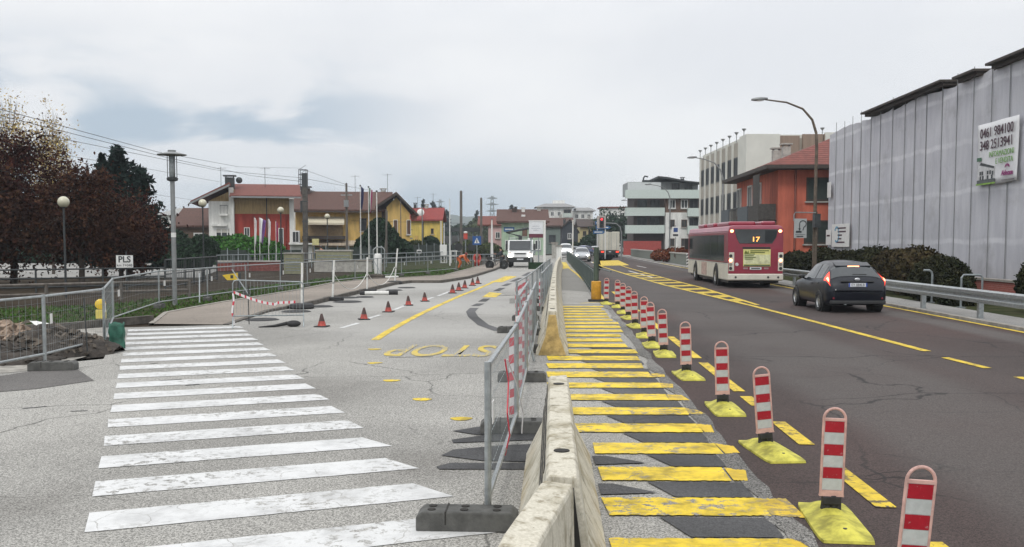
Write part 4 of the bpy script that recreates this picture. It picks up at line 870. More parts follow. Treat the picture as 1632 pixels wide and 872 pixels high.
# ================================================================== VEHICLES
def catmull(P, t):
    n = len(P); i = max(0, min(n - 2, int(t))); f = t - i
    p0, p1, p2, p3 = P[max(i - 1, 0)], P[i], P[i + 1], P[min(i + 2, n - 1)]
    return .5 * ((2 * p1) + (-p0 + p2) * f + (2 * p0 - 5 * p1 + 4 * p2 - p3) * f * f + (-p0 + 3 * p1 - 3 * p2 + p3) * f ** 3)
class Body:
    """car shell: stations along y (tail = 0), each a half ring from sill to roof centre, mirrored"""
    def __init__(s, st): s.ys = [q[0] for q in st]; s.R = [[Vector((x, 0, z)) for x, z in q[1]] for q in st]; s.nv = len(s.R[0]) - 1
    def at(s, y, v):       # v in 0..nv on the right half, up to 2*nv mirrored
        ys = s.ys; i = 0
        while i < len(ys) - 2 and y > ys[i + 1]: i += 1
        f = max(0, min(1, (y - ys[i]) / (ys[i + 1] - ys[i])))
        mir = v > s.nv; vv = 2 * s.nv - v if mir else v
        a = catmull(s.R[i], vv); b = catmull(s.R[i + 1], vv)
        p = a.lerp(b, f); return Vector((-p.x if mir else p.x, y, p.z))
    def nrm(s, y, v, e=.02):
        d1 = s.at(min(y + e, s.ys[-1]), v) - s.at(max(y - e, s.ys[0]), v); d2 = s.at(y, min(v + .05, 2 * s.nv)) - s.at(y, max(v - .05, 0))
        n = d2.cross(d1); n = -n if n.length else Vector((0, 0, 1)); n.normalize()
        c = Vector((0, (s.ys[0] + s.ys[-1]) / 2, .7)); p = s.at(y, v)
        return n if n.dot(p - c) > 0 else -n
    def shell(s, ny=60, nvv=44):
        mb = MB(); ysl = []
        for a, b in zip(s.ys[:-1], s.ys[1:]):
            m = max(2, int(ny * (b - a) / (s.ys[-1] - s.ys[0]))); ysl += [a + (b - a) * k / m for k in range(m)]
        ysl.append(s.ys[-1]); k = nvv + 1
        vs = [s.at(y, 2 * s.nv * j / nvv) for y in ysl for j in range(k)]
        fs = [(i * k + j, i * k + j + 1, (i + 1) * k + j + 1, (i + 1) * k + j) for i in range(len(ysl) - 1) for j in range(nvv)]
        fs += [tuple(range(k)), tuple(range((len(ysl) - 1) * k, len(ysl) * k)), ]
        fs += [(i * k, (i + 1) * k, (i + 1) * k + k - 1, i * k + k - 1) for i in range(len(ysl) - 1)]
        return mb.add(vs, fs)
    def patch(s, v0, v1, yb0, yb1, yt0, yt1, off=.006, n=10, mb=None):
        mb = mb or MB(); vs = []
        for j in range(n + 1):
            t = j / n; v = v0 + (v1 - v0) * t
            for i in range(n + 1):
                a, b = yb0 + (yt0 - yb0) * t, yb1 + (yt1 - yb1) * t
                y = a + (b - a) * i / n; vs.append(s.at(y, v) + s.nrm(y, v) * off)
        return mb.add(vs, [(j * (n + 1) + i, j * (n + 1) + i + 1, (j + 1) * (n + 1) + i + 1, (j + 1) * (n + 1) + i) for j in range(n) for i in range(n)])
def ring(w, zb, zbelt, wr, top, wm=None):
    wm = wm or w
    return [(w * .80, zb), (w * .97, zb + .05), (wm, zb + .28), (wm, (zb + zbelt) * .5 + .12), (w * .955, zbelt), ((w * .955 + wr) / 2 + .012, (zbelt + top - .06) / 2), (wr, top - .085), (wr * .70, top - .022), (0, top)]
def hatch_body():
    st = [(0.0, ring(.66, .36, .62, .60, .70)), (.05, ring(.77, .28, .74, .70, .84)), (.12, ring(.82, .24, .86, .72, .95)),
          (.22, ring(.845, .22, .93, .69, 1.07)), (.46, ring(.86, .20, .945, .595, 1.305)), (.66, ring(.86, .20, .935, .555, 1.40)), (1.1, ring(.865, .20, .915, .545, 1.465)),
          (1.75, ring(.865, .20, .89, .545, 1.48)), (2.3, ring(.86, .20, .87, .55, 1.40)), (2.75, ring(.86, .20, .86, .60, 1.14)), (2.98, ring(.86, .20, .84, .68, .985)),
          (3.45, ring(.84, .20, .78, .66, .90)), (3.78, ring(.77, .22, .68, .58, .76)), (3.95, ring(.60, .30, .55, .46, .62))]
    return Body(st)
m_tyre = mat('tyre', (.02, .02, .02), .85, var=.2); m_rim = mat('alloy', (.45, .46, .47), .35, .8, var=.1)
m_tail = mat('tail_lamp_lit', (.5, .02, .015), .3, emit=(1, .06, .03), es=2.2); m_tail2 = mat('brake_lamp_lit', (.6, .1, .05), .3, emit=(1, .34, .16), es=6)
m_head = mat('headlamp_lit', (.9, .9, .85), .2, emit=(1, .97, .88), es=16); m_amber = mat('amber_lens', (.6, .2, .02), .4)
m_blackp = mat('black_plastic', (.02, .021, .022), .55, var=.15); m_plate = mat('number_plate', (.6, .62, .64), .5, var=.05)
def wheel(root, x, y, r, wd=.2, side=1, spokes=5, rim=m_rim):
    t = MB(); prof = [(r * .62, -wd / 2), (r * .93, -wd / 2), (r, -wd * .35), (r, wd * .35), (r * .93, wd / 2), (r * .62, wd / 2), (r * .62, -wd / 2)]
    t.lathe(prof, 24); o = t.build('wheel', m_tyre, root, smooth='auto'); o.location = (x, y, r); o.rotation_euler = (0, rad(90) * side, 0)
    k = MB().lathe([(0, wd * .30), (r * .14, wd * .30), (r * .15, wd * .36)], 12); k.lathe([(r * .57, wd * .28), (r * .64, wd * .46), (r * .64, -wd * .3), (r * .56, -wd * .3)], 24)
    for i in range(spokes):
        a = 2 * math.pi * i / spokes; M = Matrix.Rotation(a, 4, 'Z')
        k.prism([(r * .08, -r * .10), (r * .6, -r * .07), (r * .6, r * .07), (r * .08, r * .10)], 'z', wd * .26, wd * .36, M)
    k.build('rim', rim, o); MB().lathe([(0, .0), (r * .58, 0), (r * .58, wd * .1), (0, wd * .1)], 18).build('brake_disc', m_blackp, o)
    return o
def car(label, loc, rz, paint_m, tail_lit=True, head_lit=False, detail=True, group=None, sc=(1, 1, 1)):
    B = hatch_body(); r = thing('car', label, 'car', loc, rz, group); r.scale = sc
    bo = B.shell().build('body', paint_m, r, smooth='auto')
    nv = B.nv
    for sd, nm in ((0, 1), (1, -1)):
        V = (lambda v: v) if sd == 0 else (lambda v: 2 * nv - v)
        for (a0, a1, b0, b1) in ((1.36, 2.62, 1.42, 2.10), (.66, 1.29, .80, 1.33)):
            B.patch(V(4.15), V(5.85), a0, a1, b0, b1).build('window', m_carglass, r, smooth=True)
        B.patch(V(4.2), V(5.5), .50, .60, .58, .72).build('window', m_carglass, r, smooth=True)
        for yy in (.64, 1.325, 2.66): B.patch(V(1.1), V(4.0), yy, yy + .012, yy + (.02 if yy > 2 else 0), yy + .014 + (.02 if yy > 2 else 0), .003, 8).build('door_seam', m_blackp, r)
        for yy in (1.0, 1.55):
            p = B.at(yy, V(3.6)); MB().box(p.x - .02, p.x + .02, yy - .09, yy + .09, p.z - .015, p.z + .015).build('door_handle', paint_m, r, bevel=.008)
        p = B.at(2.45, V(4.1)); mi = MB().ball((p.x + nm * .11, 2.42, p.z + .09), .09, (1.1, .7, .75)); mi.cyl((p.x - nm * .02, 2.45, p.z), (p.x + nm * .08, 2.43, p.z + .05), .025, n=6); mi.build('mirror', m_blackp, r, smooth=True)
        # tail lamps wrap round the corner
        tl = B.patch(V(3.85), V(5.45), .07, .44, .20, .47, .010, 10).build('tail_lamp', m_tail if tail_lit else m_red, r, smooth=True)
        if tail_lit: B.patch(V(4.15), V(4.85), .12, .27, .19, .31, .018, 6).build('brake_light', m_tail2, tl, smooth=True)
        hl = B.patch(V(3.6), V(5.0), 3.5, 3.80, 3.35, 3.74, .008, 8).build('headlamp', mat('headlamp_glass', (.35, .37, .38), .1, spec=.8), r, smooth=True)
        if head_lit: MB().ball((nm * .55, 3.80, .66), .12, (1, .5, .8), 10, 7).build('headlight', m_head, r, smooth=True)
        for yy in (.78, 3.27):
            ar = MB().cyl((nm * .60, yy, .31), (nm * .852, yy, .31), .355, n=28); ar.build('wheel_arch', m_blackp, r)
            wheel(r, nm * .80, yy, .31, .20, nm, 5)
        MB().box(nm * .55 - .15, nm * .55 + .15, .005, .03, .40, .45).build('rear_reflector', mat('dark_red_reflector', (.18, .01, .02), .4), r)
    # tailgate glass, plate, wiper, spoiler light
    B.patch(6.15, 2 * nv - 6.15, .215, .215, .215, .215, 0, 2)
    g = MB(); vs = []; n = 10
    for j in range(n + 1):
        y = .20 + (.56 - .20) * j / n
        for i in range(n + 1):
            v = 5.75 + (2 * nv - 11.5) * i / n; vs.append(B.at(y, v) + Vector((0, -.012, .006)))
    g.add(vs, [(j * (n + 1) + i, j * (n + 1) + i + 1, (j + 1) * (n + 1) + i + 1, (j + 1) * (n + 1) + i) for j in range(n) for i in range(n)]); g.build('rear_window', m_carglass, r, smooth=True)
    g = MB(); vs = []
    for j in range(n + 1):
        y = 2.36 + (2.90 - 2.36) * j / n
        for i in range(n + 1):
            v = 5.75 + (2 * nv - 11.5) * i / n; vs.append(B.at(y, v) + Vector((0, .012, .008)))
    g.add(vs, [(j * (n + 1) + i, j * (n + 1) + i + 1, (j + 1) * (n + 1) + i + 1, (j + 1) * (n + 1) + i) for j in range(n) for i in range(n)]); g.build('windscreen', m_carglass, r, smooth=True)
    sp = MB().prism([(.46, 1.335), (.78, 1.435), (.78, 1.40), (.50, 1.30)], 'x', -.50, .50).build('spoiler', paint_m, r, bevel=.012)
    MB().box(-.16, .16, .455, .50, 1.295, 1.328).build('high_brake_light', m_tail2 if tail_lit else m_red, r)
    MB().box(-.78, .78, -.02, .06, .26, .36).build('rear_skirt', m_blackp, r, bevel=.02)
    if detail:
        MB().box(-.46, .46, .035, .09, .88, .915).build('plate_trim', m_blackp, r, bevel=.008)
        pz = .80; pl_ = MB().box(-.26, .26, .02, .04, pz - .055, pz + .055).build('number_plate', m_plate, r)
        lettering('EY 084LB', .105, m_dkmet, pl_, (0, .017, pz), ext=.002, sx=.9)
        for xx in (-.24, .24): MB().box(xx - .02, xx + .02, .017, .0195, pz - .055, pz + .055).build('plate_band', mat('plate_blue', (.02, .06, .3), .5), pl_)
        MB().box(-.10, .30, .215, .23, 1.085, 1.10).build('rear_wiper', m_blackp, r); MB().ball((0, .085, .955), .05, (1.6, .4, .9)).build('badge', m_rim, r)
        MB().box(-.6, .6, .02, .035, .655, .675).build('bumper_line', m_galvd, r)
        MB().ball((-.62, .03, .655), .022).build('parking_sensor', m_wfr, r); MB().cyl((-.35, -.01, .26), (-.35, .1, .26), .03, n=8).build('exhaust', m_galvd, r)
    else:
        MB().box(-.5, .5, 3.80, 3.95, .30, .44).build('grille', m_blackp, r); MB().box(-.25, .25, 3.93, 3.965, .46, .56).build('number_plate', m_plate, r)
    return r
m_navy = mat('dark_blue_grey_paint', (.006, .008, .014), .32, .0, var=.08, coat=.22, spec=.3)
car('dark blue grey hatchback with brake lights on, driving behind the bus', R(8.37, 26.4), ROADRZ + rad(1.0), m_navy, sc=(.97, .97, .97))
m_silver = mat('silver_paint', (.42, .44, .46), .35, .5, var=.05, coat=.5); m_whitep = mat('white_paint', (.70, .71, .71), .4, var=.04, coat=.4); m_bluep = mat('blue_paint', (.03, .05, .14), .35, .3, var=.08, coat=.5)
p = G(929, 417.5); car('silver car with headlights on leading the oncoming queue', (p.x + .1, p.y + 3.9, 0), math.pi + ROADRZ, m_silver, False, True, False, 'oncoming cars in the queue')
p = G(904, 411); car('white car with headlights on in the far queue by the grey gable', (p.x, p.y + 3.9, 0), math.pi + ROADRZ, m_whitep, False, True, False, 'oncoming cars in the queue', sc=(1.15, 1.2, 1.25))
p = G(921, 411); car('grey car second in the queue, just behind the silver leading car', (p.x, p.y + 8, 0), math.pi + ROADRZ, m_galvd, False, False, False, 'oncoming cars in the queue')
p = G(946, 409.5); car('blue and white car turning off just left of the box truck', (p.x, p.y + 6, 0), math.pi * .78, m_bluep, False, False, False, 'oncoming cars in the queue', sc=(1, 1, 1.05))
p = G(941, 405); car('white car seen behind the blue car in the junction', (p.x, p.y + 10, 0), math.pi * .9, m_whitep, False, False, False, 'oncoming cars in the queue')
p = G(953, 409); car('pale silver car squeezed behind the box truck\'s left side', (p.x, p.y + 6, 0), math.pi, m_silver, False, False, False, 'oncoming cars in the queue')
# ---- city bus ------------------------------------------------------------------------
m_maroon = mat('maroon_paint', (.235, .018, .040), .35, 0, var=.10, scale=1.5, coat=.4); m_pinkroof = mat('maroon_roof_sheen', (.36, .10, .14), .4, var=.10, scale=1.2, coat=.3); m_buswhite = mat('bus_white_paint', (.56, .54, .47), .45, var=.10, scale=2)  # bus roof: maroon made paler and pinker, reflected light put into its colour
r = thing('bus', 'maroon and white city bus on line 17 with an advert on its back', 'bus', R(8.62, 41.0), ROADRZ + rad(.6)); r.scale = (.94, .94, .94)
LB, WB, HB = 11.9, 1.24, 2.84
mb = MB().prism([(-WB, .34), (WB, .34), (WB, 1.13), (-WB, 1.13)], 'y', .0, LB); mb.build('lower_body', m_buswhite, r, bevel=.05)
MB().prism([(-WB, 1.133), (WB, 1.133), (WB, 2.56), (-WB, 2.56)], 'y', .02, LB - .02).build('upper_body', m_maroon, r, bevel=.03)
MB().prism([(-WB, 2.563), (WB, 2.563), (WB - .07, 2.80), (WB - .28, HB), (-WB + .28, HB), (-WB + .07, 2.80)], 'y', .04, LB - .1).build('roof', m_pinkroof, r, bevel=.03)
for sx in (-1, 1):
    xx = sx * (WB + .006)
    mb = MB().box(min(xx, xx - sx * .02), max(xx, xx - sx * .02), .95, LB - .5, 1.20, 2.42); mb.build('side_glass', m_carglass, r)
    for yy in (2.6, 4.5, 6.4, 8.3, 10.1): MB().box(min(xx, xx + sx * .004), max(xx, xx + sx * .004), yy, yy + .05, 1.2, 2.42).build('window_bar', m_blackp, r)
    for yy in (2.9, 9.1):
        MB().cyl((sx * (WB - .3), yy, .50), (sx * (WB + .008), yy, .50), .60, n=28).build('wheel_arch', m_blackp, r); wheel(r, sx * (WB - .07), yy, .49, .26, sx, 8)
    MB().box(sx * WB - .004 if sx < 0 else WB - .01, sx * WB + .01 if sx < 0 else WB + .004, .3, LB - .3, 1.085, 1.10).build('waist_line', m_galvd, r)
    yy = 5.6; MB().box(min(xx, xx - sx * .012), max(xx, xx - sx * .012), yy, yy + 1.6, .42, 1.08).build('side_advert', mat('faded_print', (.42, .30, .26), .5, var=.45, scale=5), r)
    # rear lamp cluster
    cl = MB().box(sx * 1.10 - .10, sx * 1.10 + .14, -.035, .0, .78, 1.62); clo = cl.build('lamp_cluster', m_buswhite, r, bevel=.02)
    for i, (zz, mm) in enumerate(((.90, m_blackp), (1.08, mat('grey_lens', (.25, .22, .2), .3)), (1.26, m_tail2), (1.46, m_blackp))): MB().cyl((sx * 1.12, -.05, zz), (sx * 1.12, -.03, zz), .075, n=14).build('rear_lamp', mm, clo)
    MB().ball((sx * 1.08, -.02, 2.58), .075, (1.1, .5, .9), 10, 7).build('top_lamp', m_tail2, r)
    MB().box(sx * 1.12 - .09, sx * 1.12 + .09, -.02, .012, 2.10, 2.40).build('side_vent', mat('grey_vent', (.25, .25, .25), .6), r)
MB().box(-WB + .02, WB - .02, -.022, .015, .66, 2.70).build('rear_panel', m_maroon, r, bevel=.012)
MB().box(-WB, WB, -.10, .05, .36, .655).build('rear_bumper', m_buswhite, r, bevel=.05)
rw = MB().prism([(-.98, 2.66), (.98, 2.66), (.90, 2.30), (.72, 2.02), (-.74, 2.02), (-.88, 2.3)], 'y', -.045, -.02).build('rear_window', m_glassl, r, bevel=.01)
MB().prism([(.40, 2.62), (.95, 2.62), (.88, 2.28), (.70, 2.06), (.40, 2.06)], 'y', -.052, -.046).build('dark_window_panel', m_glass, rw)
lettering('17', .30, mat('led_orange', (.6, .2, .03), .4, emit=(1, .42, .10), es=2.0), rw, (-.02, -.05, 2.20), ext=.004, sx=1.25, bold=.004)
MB().box(-.6, .65, -.03, -.0225, 1.78, 1.86).build('grille_slot', m_blackp, r)
ad = MB().box(-.56, .66, -.045, -.023, .99, 1.76).build('advert', mat('advert_yellow', (.62, .60, .22), .5, var=.08), r)
MB().box(-.54, .64, -.05, -.0455, 1.10, 1.52).build('advert_picture', mat('advert_pale', (.55, .56, .34), .5, var=.3, scale=4), ad); MB().box(-.54, .64, -.05, -.0455, 1.0, 1.07).build('advert_band', mat('advert_dark', (.10, .12, .06), .5), ad)
mb = MB()
for i, (a, b) in enumerate(((-.25, .58), (-.25, .40), (-.50, -.05), (-.50, -.10), (-.5, .0), (-.5, -.12))): zz = 1.70 - .075 * i; mb.box(a, b, -.056, -.051, zz - .022, zz + .018)
mb.prism([(-.52, 1.58), (-.45, 1.72), (-.38, 1.60), (-.34, 1.72), (-.32, 1.58)], 'y', -.056, -.051)
mb.build('advert_print', mat('advert_ink', (.10, .13, .02), .5), ad)
pl_ = MB().box(-.26, .26, -.05, -.023, .845, .955).build('number_plate', m_plate, r); MB().box(-.2, .2, -.054, -.0505, .875, .925).build('plate_text', m_dkmet, pl_)
for xx in (-.45, .48): MB().box(xx - .1, xx + .1, -.035, -.023, .86, .94).build('rear_fog_lamp', mat('dull_lens', (.3, .2, .2), .4), r)
MB().cyl((-.84, -.03, 1.08), (-.84, -.022, 1.08), .075, n=16).build('round_badge', m_refl, r)
for xx in (-.9, .55, 1.0): MB().cyl((xx, -.115, .50), (xx, -.10, .50), .05, n=10).build('bumper_hole', m_blackp, r)
for (a, b, c_, d_) in ((1.2, 4.2, -1.0, .25), (5.2, 7.2, -1.0, .3), (8.0, 10, -1.0, .2), (.5, 2.2, .35, 1.0)): MB().box(c_, d_, a, b, HB + .003, HB + .2).build('roof_pod', m_maroon, r, bevel=.08)
MB().box(-WB + .1, WB - .1, .4, LB - .4, .22, .338).build('underframe', m_blackp, r); MB().box(-WB - .22, -WB - .02, LB - .2, LB - .1, 1.7, 2.3).build('wing_mirror', m_blackp, r)
MB().box(-WB + .08, WB - .08, LB - .018, LB + .02, 1.0, 2.6).build('windscreen', m_carglass, r)
# ---- box truck -----------------------------------------------------------------------
p = G(972, 411); r = thing('box_truck', 'cream box truck with double rear doors driving away ahead of the bus', 'truck', (p.x, p.y, 0), ROADRZ)
m_box = mat('cream_box_panel', (.56, .54, .46), .6, var=.08, scale=1.5)
MB().box(-1.22, 1.22, 0, 6.2, .95, 3.35).build('box_body', m_box, r, bevel=.03)
for sx in (-1, 1):
    d_ = MB().box(min(.02 * sx, 1.16 * sx), max(.02 * sx, 1.16 * sx), -.05, -.003, 1.0, 3.28).build('rear_door', m_box, r, bevel=.01)
    for xx in (.15, .85): MB().cyl((sx * xx, -.07, 1.05), (sx * xx, -.07, 3.2), .022, n=6).build('lock_bar', m_galvd, d_)
    MB().box(sx * .95 - .18, sx * .95 + .18, -.04, .0, .70, .86).build('tail_lamp', m_tail, r)
    for yy in (1.5, 7.0):
        wheel(r, sx * .98, yy, .45, .3, sx, 6, m_galvd)
MB().box(-1.15, 1.15, .0, 7.5, .55, .94).build('chassis', m_blackp, r); MB().box(-1.2, 1.2, -.06, .08, .40, .54).build('under_run_bar', m_blackp, r); MB().box(-.25, .25, -.056, -.003, 3.30, 3.5).build('roof_marker', m_blackp, r)
cb = MB().prism([(6.4, .6), (8.2, .6), (8.2, 1.5), (7.9, 2.6), (6.4, 2.6)], 'x', -1.1, 1.1).build('cab', m_whitep, r, bevel=.06); MB().box(-1.11, 1.11, 6.8, 7.8, 1.6, 2.3).build('side_window', m_glass, r); MB().box(-.15, .15, -.058, -.003, .72, .84).build('number_plate', m_plate, r)
# ---- dark green lorry far right
p = G(997, 404); r = thing('lorry', 'dark green tipper lorry waiting at the far junction, right of the box truck', 'truck', (p.x + .6, p.y, 0), math.pi + .25)
m_dg = mat('dark_green_paint', (.05, .085, .075), .5, var=.2)
MB().prism([(4.4, .7), (6.4, .7), (6.4, 1.6), (6.2, 2.8), (4.4, 2.8)], 'x', -1.15, 1.15).build('cab', m_dg, r, bevel=.06); MB().box(-1.0, 1.0, 6.3, 6.43, 1.65, 2.5).build('windscreen', m_carglass, r); MB().box(-1.0, 1.0, 6.38, 6.46, .8, 1.3).build('grille', m_blackp, r)
MB().box(-1.2, 1.2, -.5, 4.2, 1.2, 2.5).build('tipper_body', m_dg, r, bevel=.04); MB().box(-.6, .6, -.4, 6.2, .7, 1.0).build('chassis', m_blackp, r)
for sx in (-1, 1):
    for yy in (.8, 5.3): wheel(r, sx * 1.0, yy, .48, .3, sx, 6, m_galvd)
    MB().box(sx * .85 - .15, sx * .85 + .15, 6.38, 6.47, .85, 1.05).build('headlight', m_wfr, r)
# ---- small white flatbed lorry with a loader crane, facing us ---------------------------
p = G(829, 426.5); r = thing('flatbed_truck', 'small white flatbed truck with headlights on and a folded loader crane', 'truck', (p.x, p.y, 0), rad(-3))
W_ = .98
MB().prism([(0.0, .62), (.02, 1.05), (.30, 1.32), (.78, 2.12), (2.0, 2.16), (2.0, .55), (.1, .55)], 'x', -W_, W_).build('cab', m_whitep, r, bevel=.07)
MB().prism([(.285, 1.36), (.735, 2.07), (.70, 2.09), (.25, 1.38)], 'x', -.86, .86).build('windscreen', m_carglass, r)
for sx in (-1, 1):
    xx = sx * (W_ + .004); MB().prism([(.72, 1.4), (1.0, 2.05), (1.75, 2.05), (1.75, 1.4)], 'x', min(xx, xx - sx * .01), max(xx, xx - sx * .01)).build('side_window', m_glass, r)
    MB().box(sx * (W_ + .12) - .07, sx * (W_ + .12) + .07, .42, .55, 1.35, 1.85).build('mirror', m_blackp, r, bevel=.02)
    h_ = MB().box(sx * .76 - .17, sx * .76 + .17, -.02, .06, .84, 1.06).build('headlight', m_head, r, bevel=.03)
    MB().box(sx * .8 - .1, sx * .8 + .1, -.03, .04, 1.08, 1.16).build('indicator', m_amber, r)
    for yy in (.75, 3.6): wheel(r, sx * .82, yy, .35, .24, sx, 6, m_galvd)
MB().box(-W_ - .01, W_ + .01, -.06, .12, .42, .80).build('bumper', m_blackp, r, bevel=.03); MB().prism([(-.5, 1.14), (.5, 1.14), (.4, 1.06), (-.4, 1.06)], 'y', -.03, .03).build('grille', m_blackp, r); MB().box(-.25, .25, -.08, -.061, .60, .70).build('number_plate', m_plate, r)
MB().box(-1.05, 1.05, 2.6, 5.6, .95, 1.05).build('flatbed', m_galvd, r); MB().box(-1.05, 1.05, 5.6, 5.65, .95, 1.4).build('tailboard', m_galvd, r); MB().box(-.5, .5, .3, 5.5, .5, .8).build('chassis', m_blackp, r)
cr = MB().cyl((-.1, 2.35, .9), (-.1, 2.35, 2.5), .14, n=8); cr.tube([(-.1, 2.35, 2.45), (-1.2, 2.5, 2.75), (.5, 2.9, 3.1), (.85, 2.9, 2.95)], .10, 6); cr.build('loader_crane', m_dkmet, r)
MB().prism([(.55, 3.0), (1.15, 2.9), (1.0, 2.65), (.85, 2.2), (.7, 2.2)], 'y', 2.7, 3.1).build('crane_grab', m_dkmet, r); MB().lathe([(0, 0), (.09, 0), (.09, .12), (0, .14)], 10, (.62, 1.2, 2.17)).build('beacon', m_wfr, r)
rk = MB()
for xx in (-1.0, -.4, .2): rk.cyl((xx, 2.55, 1.0), (xx, 2.55, 2.9 if xx < -.9 else 2.3), .035, n=5)
rk.cyl((-1.0, 2.55, 2.3), (.2, 2.55, 2.3), .03, n=5); rk.build('ladder_rack', m_galv, r)
mb = MB()
for i, xx in enumerate((-.25, 0, .25)): mb.box(xx - .02 - .16, xx + .02 - .16, .40, .415, 1.62, 1.74)
# ================================================================== STREET FURNITURE
# ---- concrete jersey barriers -----------------------------------------------------------
def jersey_mat():
    m, t, b = newmat('barrier_concrete'); vec = nd(t, 'ShaderNodeTexCoord').outputs['Object']
    g = tex(t, vec, 60, 3, .7); a = tex(t, vec, 2.4, 6, .7)
    mp_ = nd(t, 'ShaderNodeMapping'); mp_.inputs['Scale'].default_value = (2, 2, .5); ln(t, vec, mp_.inputs[0]); st = tex(t, mp_.outputs[0], 6, 5, .7)
    c = rgbmix(t, mrange(t, g, .3, .7), (.46, .43, .35), (.60, .57, .48))
    c = rgbmix(t, mrange(t, a, .46, .66, 0, .85), c, (.27, .235, .155))
    c = rgbmix(t, mrange(t, st, .50, .68, 0, .75), c, (.19, .16, .10))
    s = nd(t, 'ShaderNodeSeparateXYZ'); ln(t, vec, s.inputs[0])
    rust = mth(t, 'MULTIPLY', mrange(t, s.outputs[2], .34, .02), mrange(t, tex(t, vec, 1.6, 5, .7), .42, .66))
    c = rgbmix(t, mth(t, 'MULTIPLY', rust, .6), c, (.38, .26, .08))
    moss = mth(t, 'MULTIPLY', mrange(t, tex(t, vec, 5, 5, .75), .52, .7), mrange(t, tex(t, vec, .9, 2), .42, .55)); c = rgbmix(t, mth(t, 'MULTIPLY', moss, .75), c, (.085, .08, .05))
    pit = mrange(t, tex(t, vec, 34, 2, .5, 'V'), .12, .04); pit = mth(t, 'MULTIPLY', pit, mrange(t, tex(t, vec, 7, 2), .5, .62)); c = rgbmix(t, mth(t, 'MULTIPLY', pit, .8), c, (.07, .06, .05))
    ln(t, c, b.inputs[0]); b.inputs['Roughness'].default_value = .92
    bn = nd(t, 'ShaderNodeBump'); bn.inputs['Strength'].default_value = .30; bn.inputs['Distance'].default_value = .015; ln(t, a, bn.inputs['Height']); ln(t, bn.outputs[0], b.inputs['Normal']); return m
m_jer = jersey_mat(); m_hole_shade = mat('hole_and_shade_dark', (.028, .026, .023), .95, var=.3)
PROF = [(.285, 0), (.28, .07), (.145, .34), (.085, .74), (.070, .765)]
def jersey(label, p, rz, Ln, holes=True, group='concrete barriers along the walkway', right=None, end_shade=False, slab=False):
    r = thing('concrete_barrier', label, 'barrier', p, rz, group)
    full = (right or PROF) + [(-x, z) for x, z in reversed(PROF)]
    if slab: MB().prism([(-.24, .0), (.24, .0), (.115, .34), (.06, .70), (-.06, .70), (-.115, .34)], 'y', -.02, -.002).build('end_face', mat('rusty_end_concrete', (.40, .29, .12), .92, var=.45, scale=5, bump=.4), r, bevel=.008)
    if end_shade: MB().prism([(-.19, .05), (.19, .05), (.10, .34), (.055, .70), (-.055, .70), (-.10, .34)], 'y', -.012, -.002).build('end_shade_patch', m_hole_shade, r)  # dark sheet painted as the shade on the near end face, no real hollow
    mb = MB(); n = max(2, int(Ln / .10)); vs = []; k = len(full)
    for i in range(n + 1):
        e = .05 if i in (0, n) else 0
        for x, z in full:
            ja = random.uniform(-.0014, .0014); jb = random.uniform(-.0014, .0014)
            vs.append((x * (1 - e * .4) + ja, Ln * i / n, z + (jb if z > .01 else 0) - (.018 * random.random() if i in (0, n) and z > .7 else 0)))
    fs = [(i * k + j, i * k + (j + 1) % k, (i + 1) * k + (j + 1) % k, (i + 1) * k + j) for i in range(n) for j in range(k)] + [tuple(range(k)), tuple(range(n * k, n * k + k))]
    mb.add(vs, fs).build('body', m_jer, r, bevel=.006, seg=2)
    if holes:
        mb = MB()
        for y in (.55, Ln - .6): MB().lathe([(.0, .7655), (.045, .7655), (.045, .772), (0, .772)], 14, (0, y, 0)).build('lifting_hole', m_hole_shade, r)
        for z in (.45, .55, .65):     # long cast grooves in the left flank
            xz = .145 + (.085 - .145) * (z - .34) / .40; MB().prism([(-xz - .004, z), (-xz + .0055, z + .045), (-xz + .02, z + .045), (-xz + .01, z)], 'y', .5, Ln - .05).build('groove', m_hole_shade, r)
    return r
p = Vector((.255, 4.80, 0)); jersey('nearest long pale concrete barrier with dark slots, leading away from the broken one', p, -math.atan(.042), 3.72, end_shade=True)
p2 = Vector((.02, 3.70, 0)); jersey('chipped concrete barrier cut off by the bottom of the picture', p2, -math.atan2(.225, 1.08), 1.02, holes=False, right=[(.10, 0), (.095, .07), (.085, .34), (.078, .73), (.070, .75)])
MB().box(-.07, .02, .0, .05, .55, .7).build('broken_edge', m_rubble, bpy.data.objects[[o.name for o in COL.objects if o.get('label', '').startswith('chipped')][0]])
ds = [16.5, 20.6, 24.7, 28.8, 33, 38, 43, 48.5, 54, 60, 66, 73, 80]
def bcx(d): return float(np.interp(d, [16.5, 25, 40, 60, 85], [.69, 1.06, 1.76, 2.78, 4.25]))
for i in range(len(ds) - 1):
    a = Vector((bcx(ds[i]), ds[i], 0)); b = Vector((bcx(ds[i + 1]), ds[i + 1], 0)); v = b - a
    jersey(('rust stained concrete barrier whose end faces us, first of the far row' if i == 0 else ORD[i] + ' concrete barrier of the far row beside the walkway'), a, -math.atan2(v.x, v.y), v.length - .03, holes=i < 4, slab=i == 0)
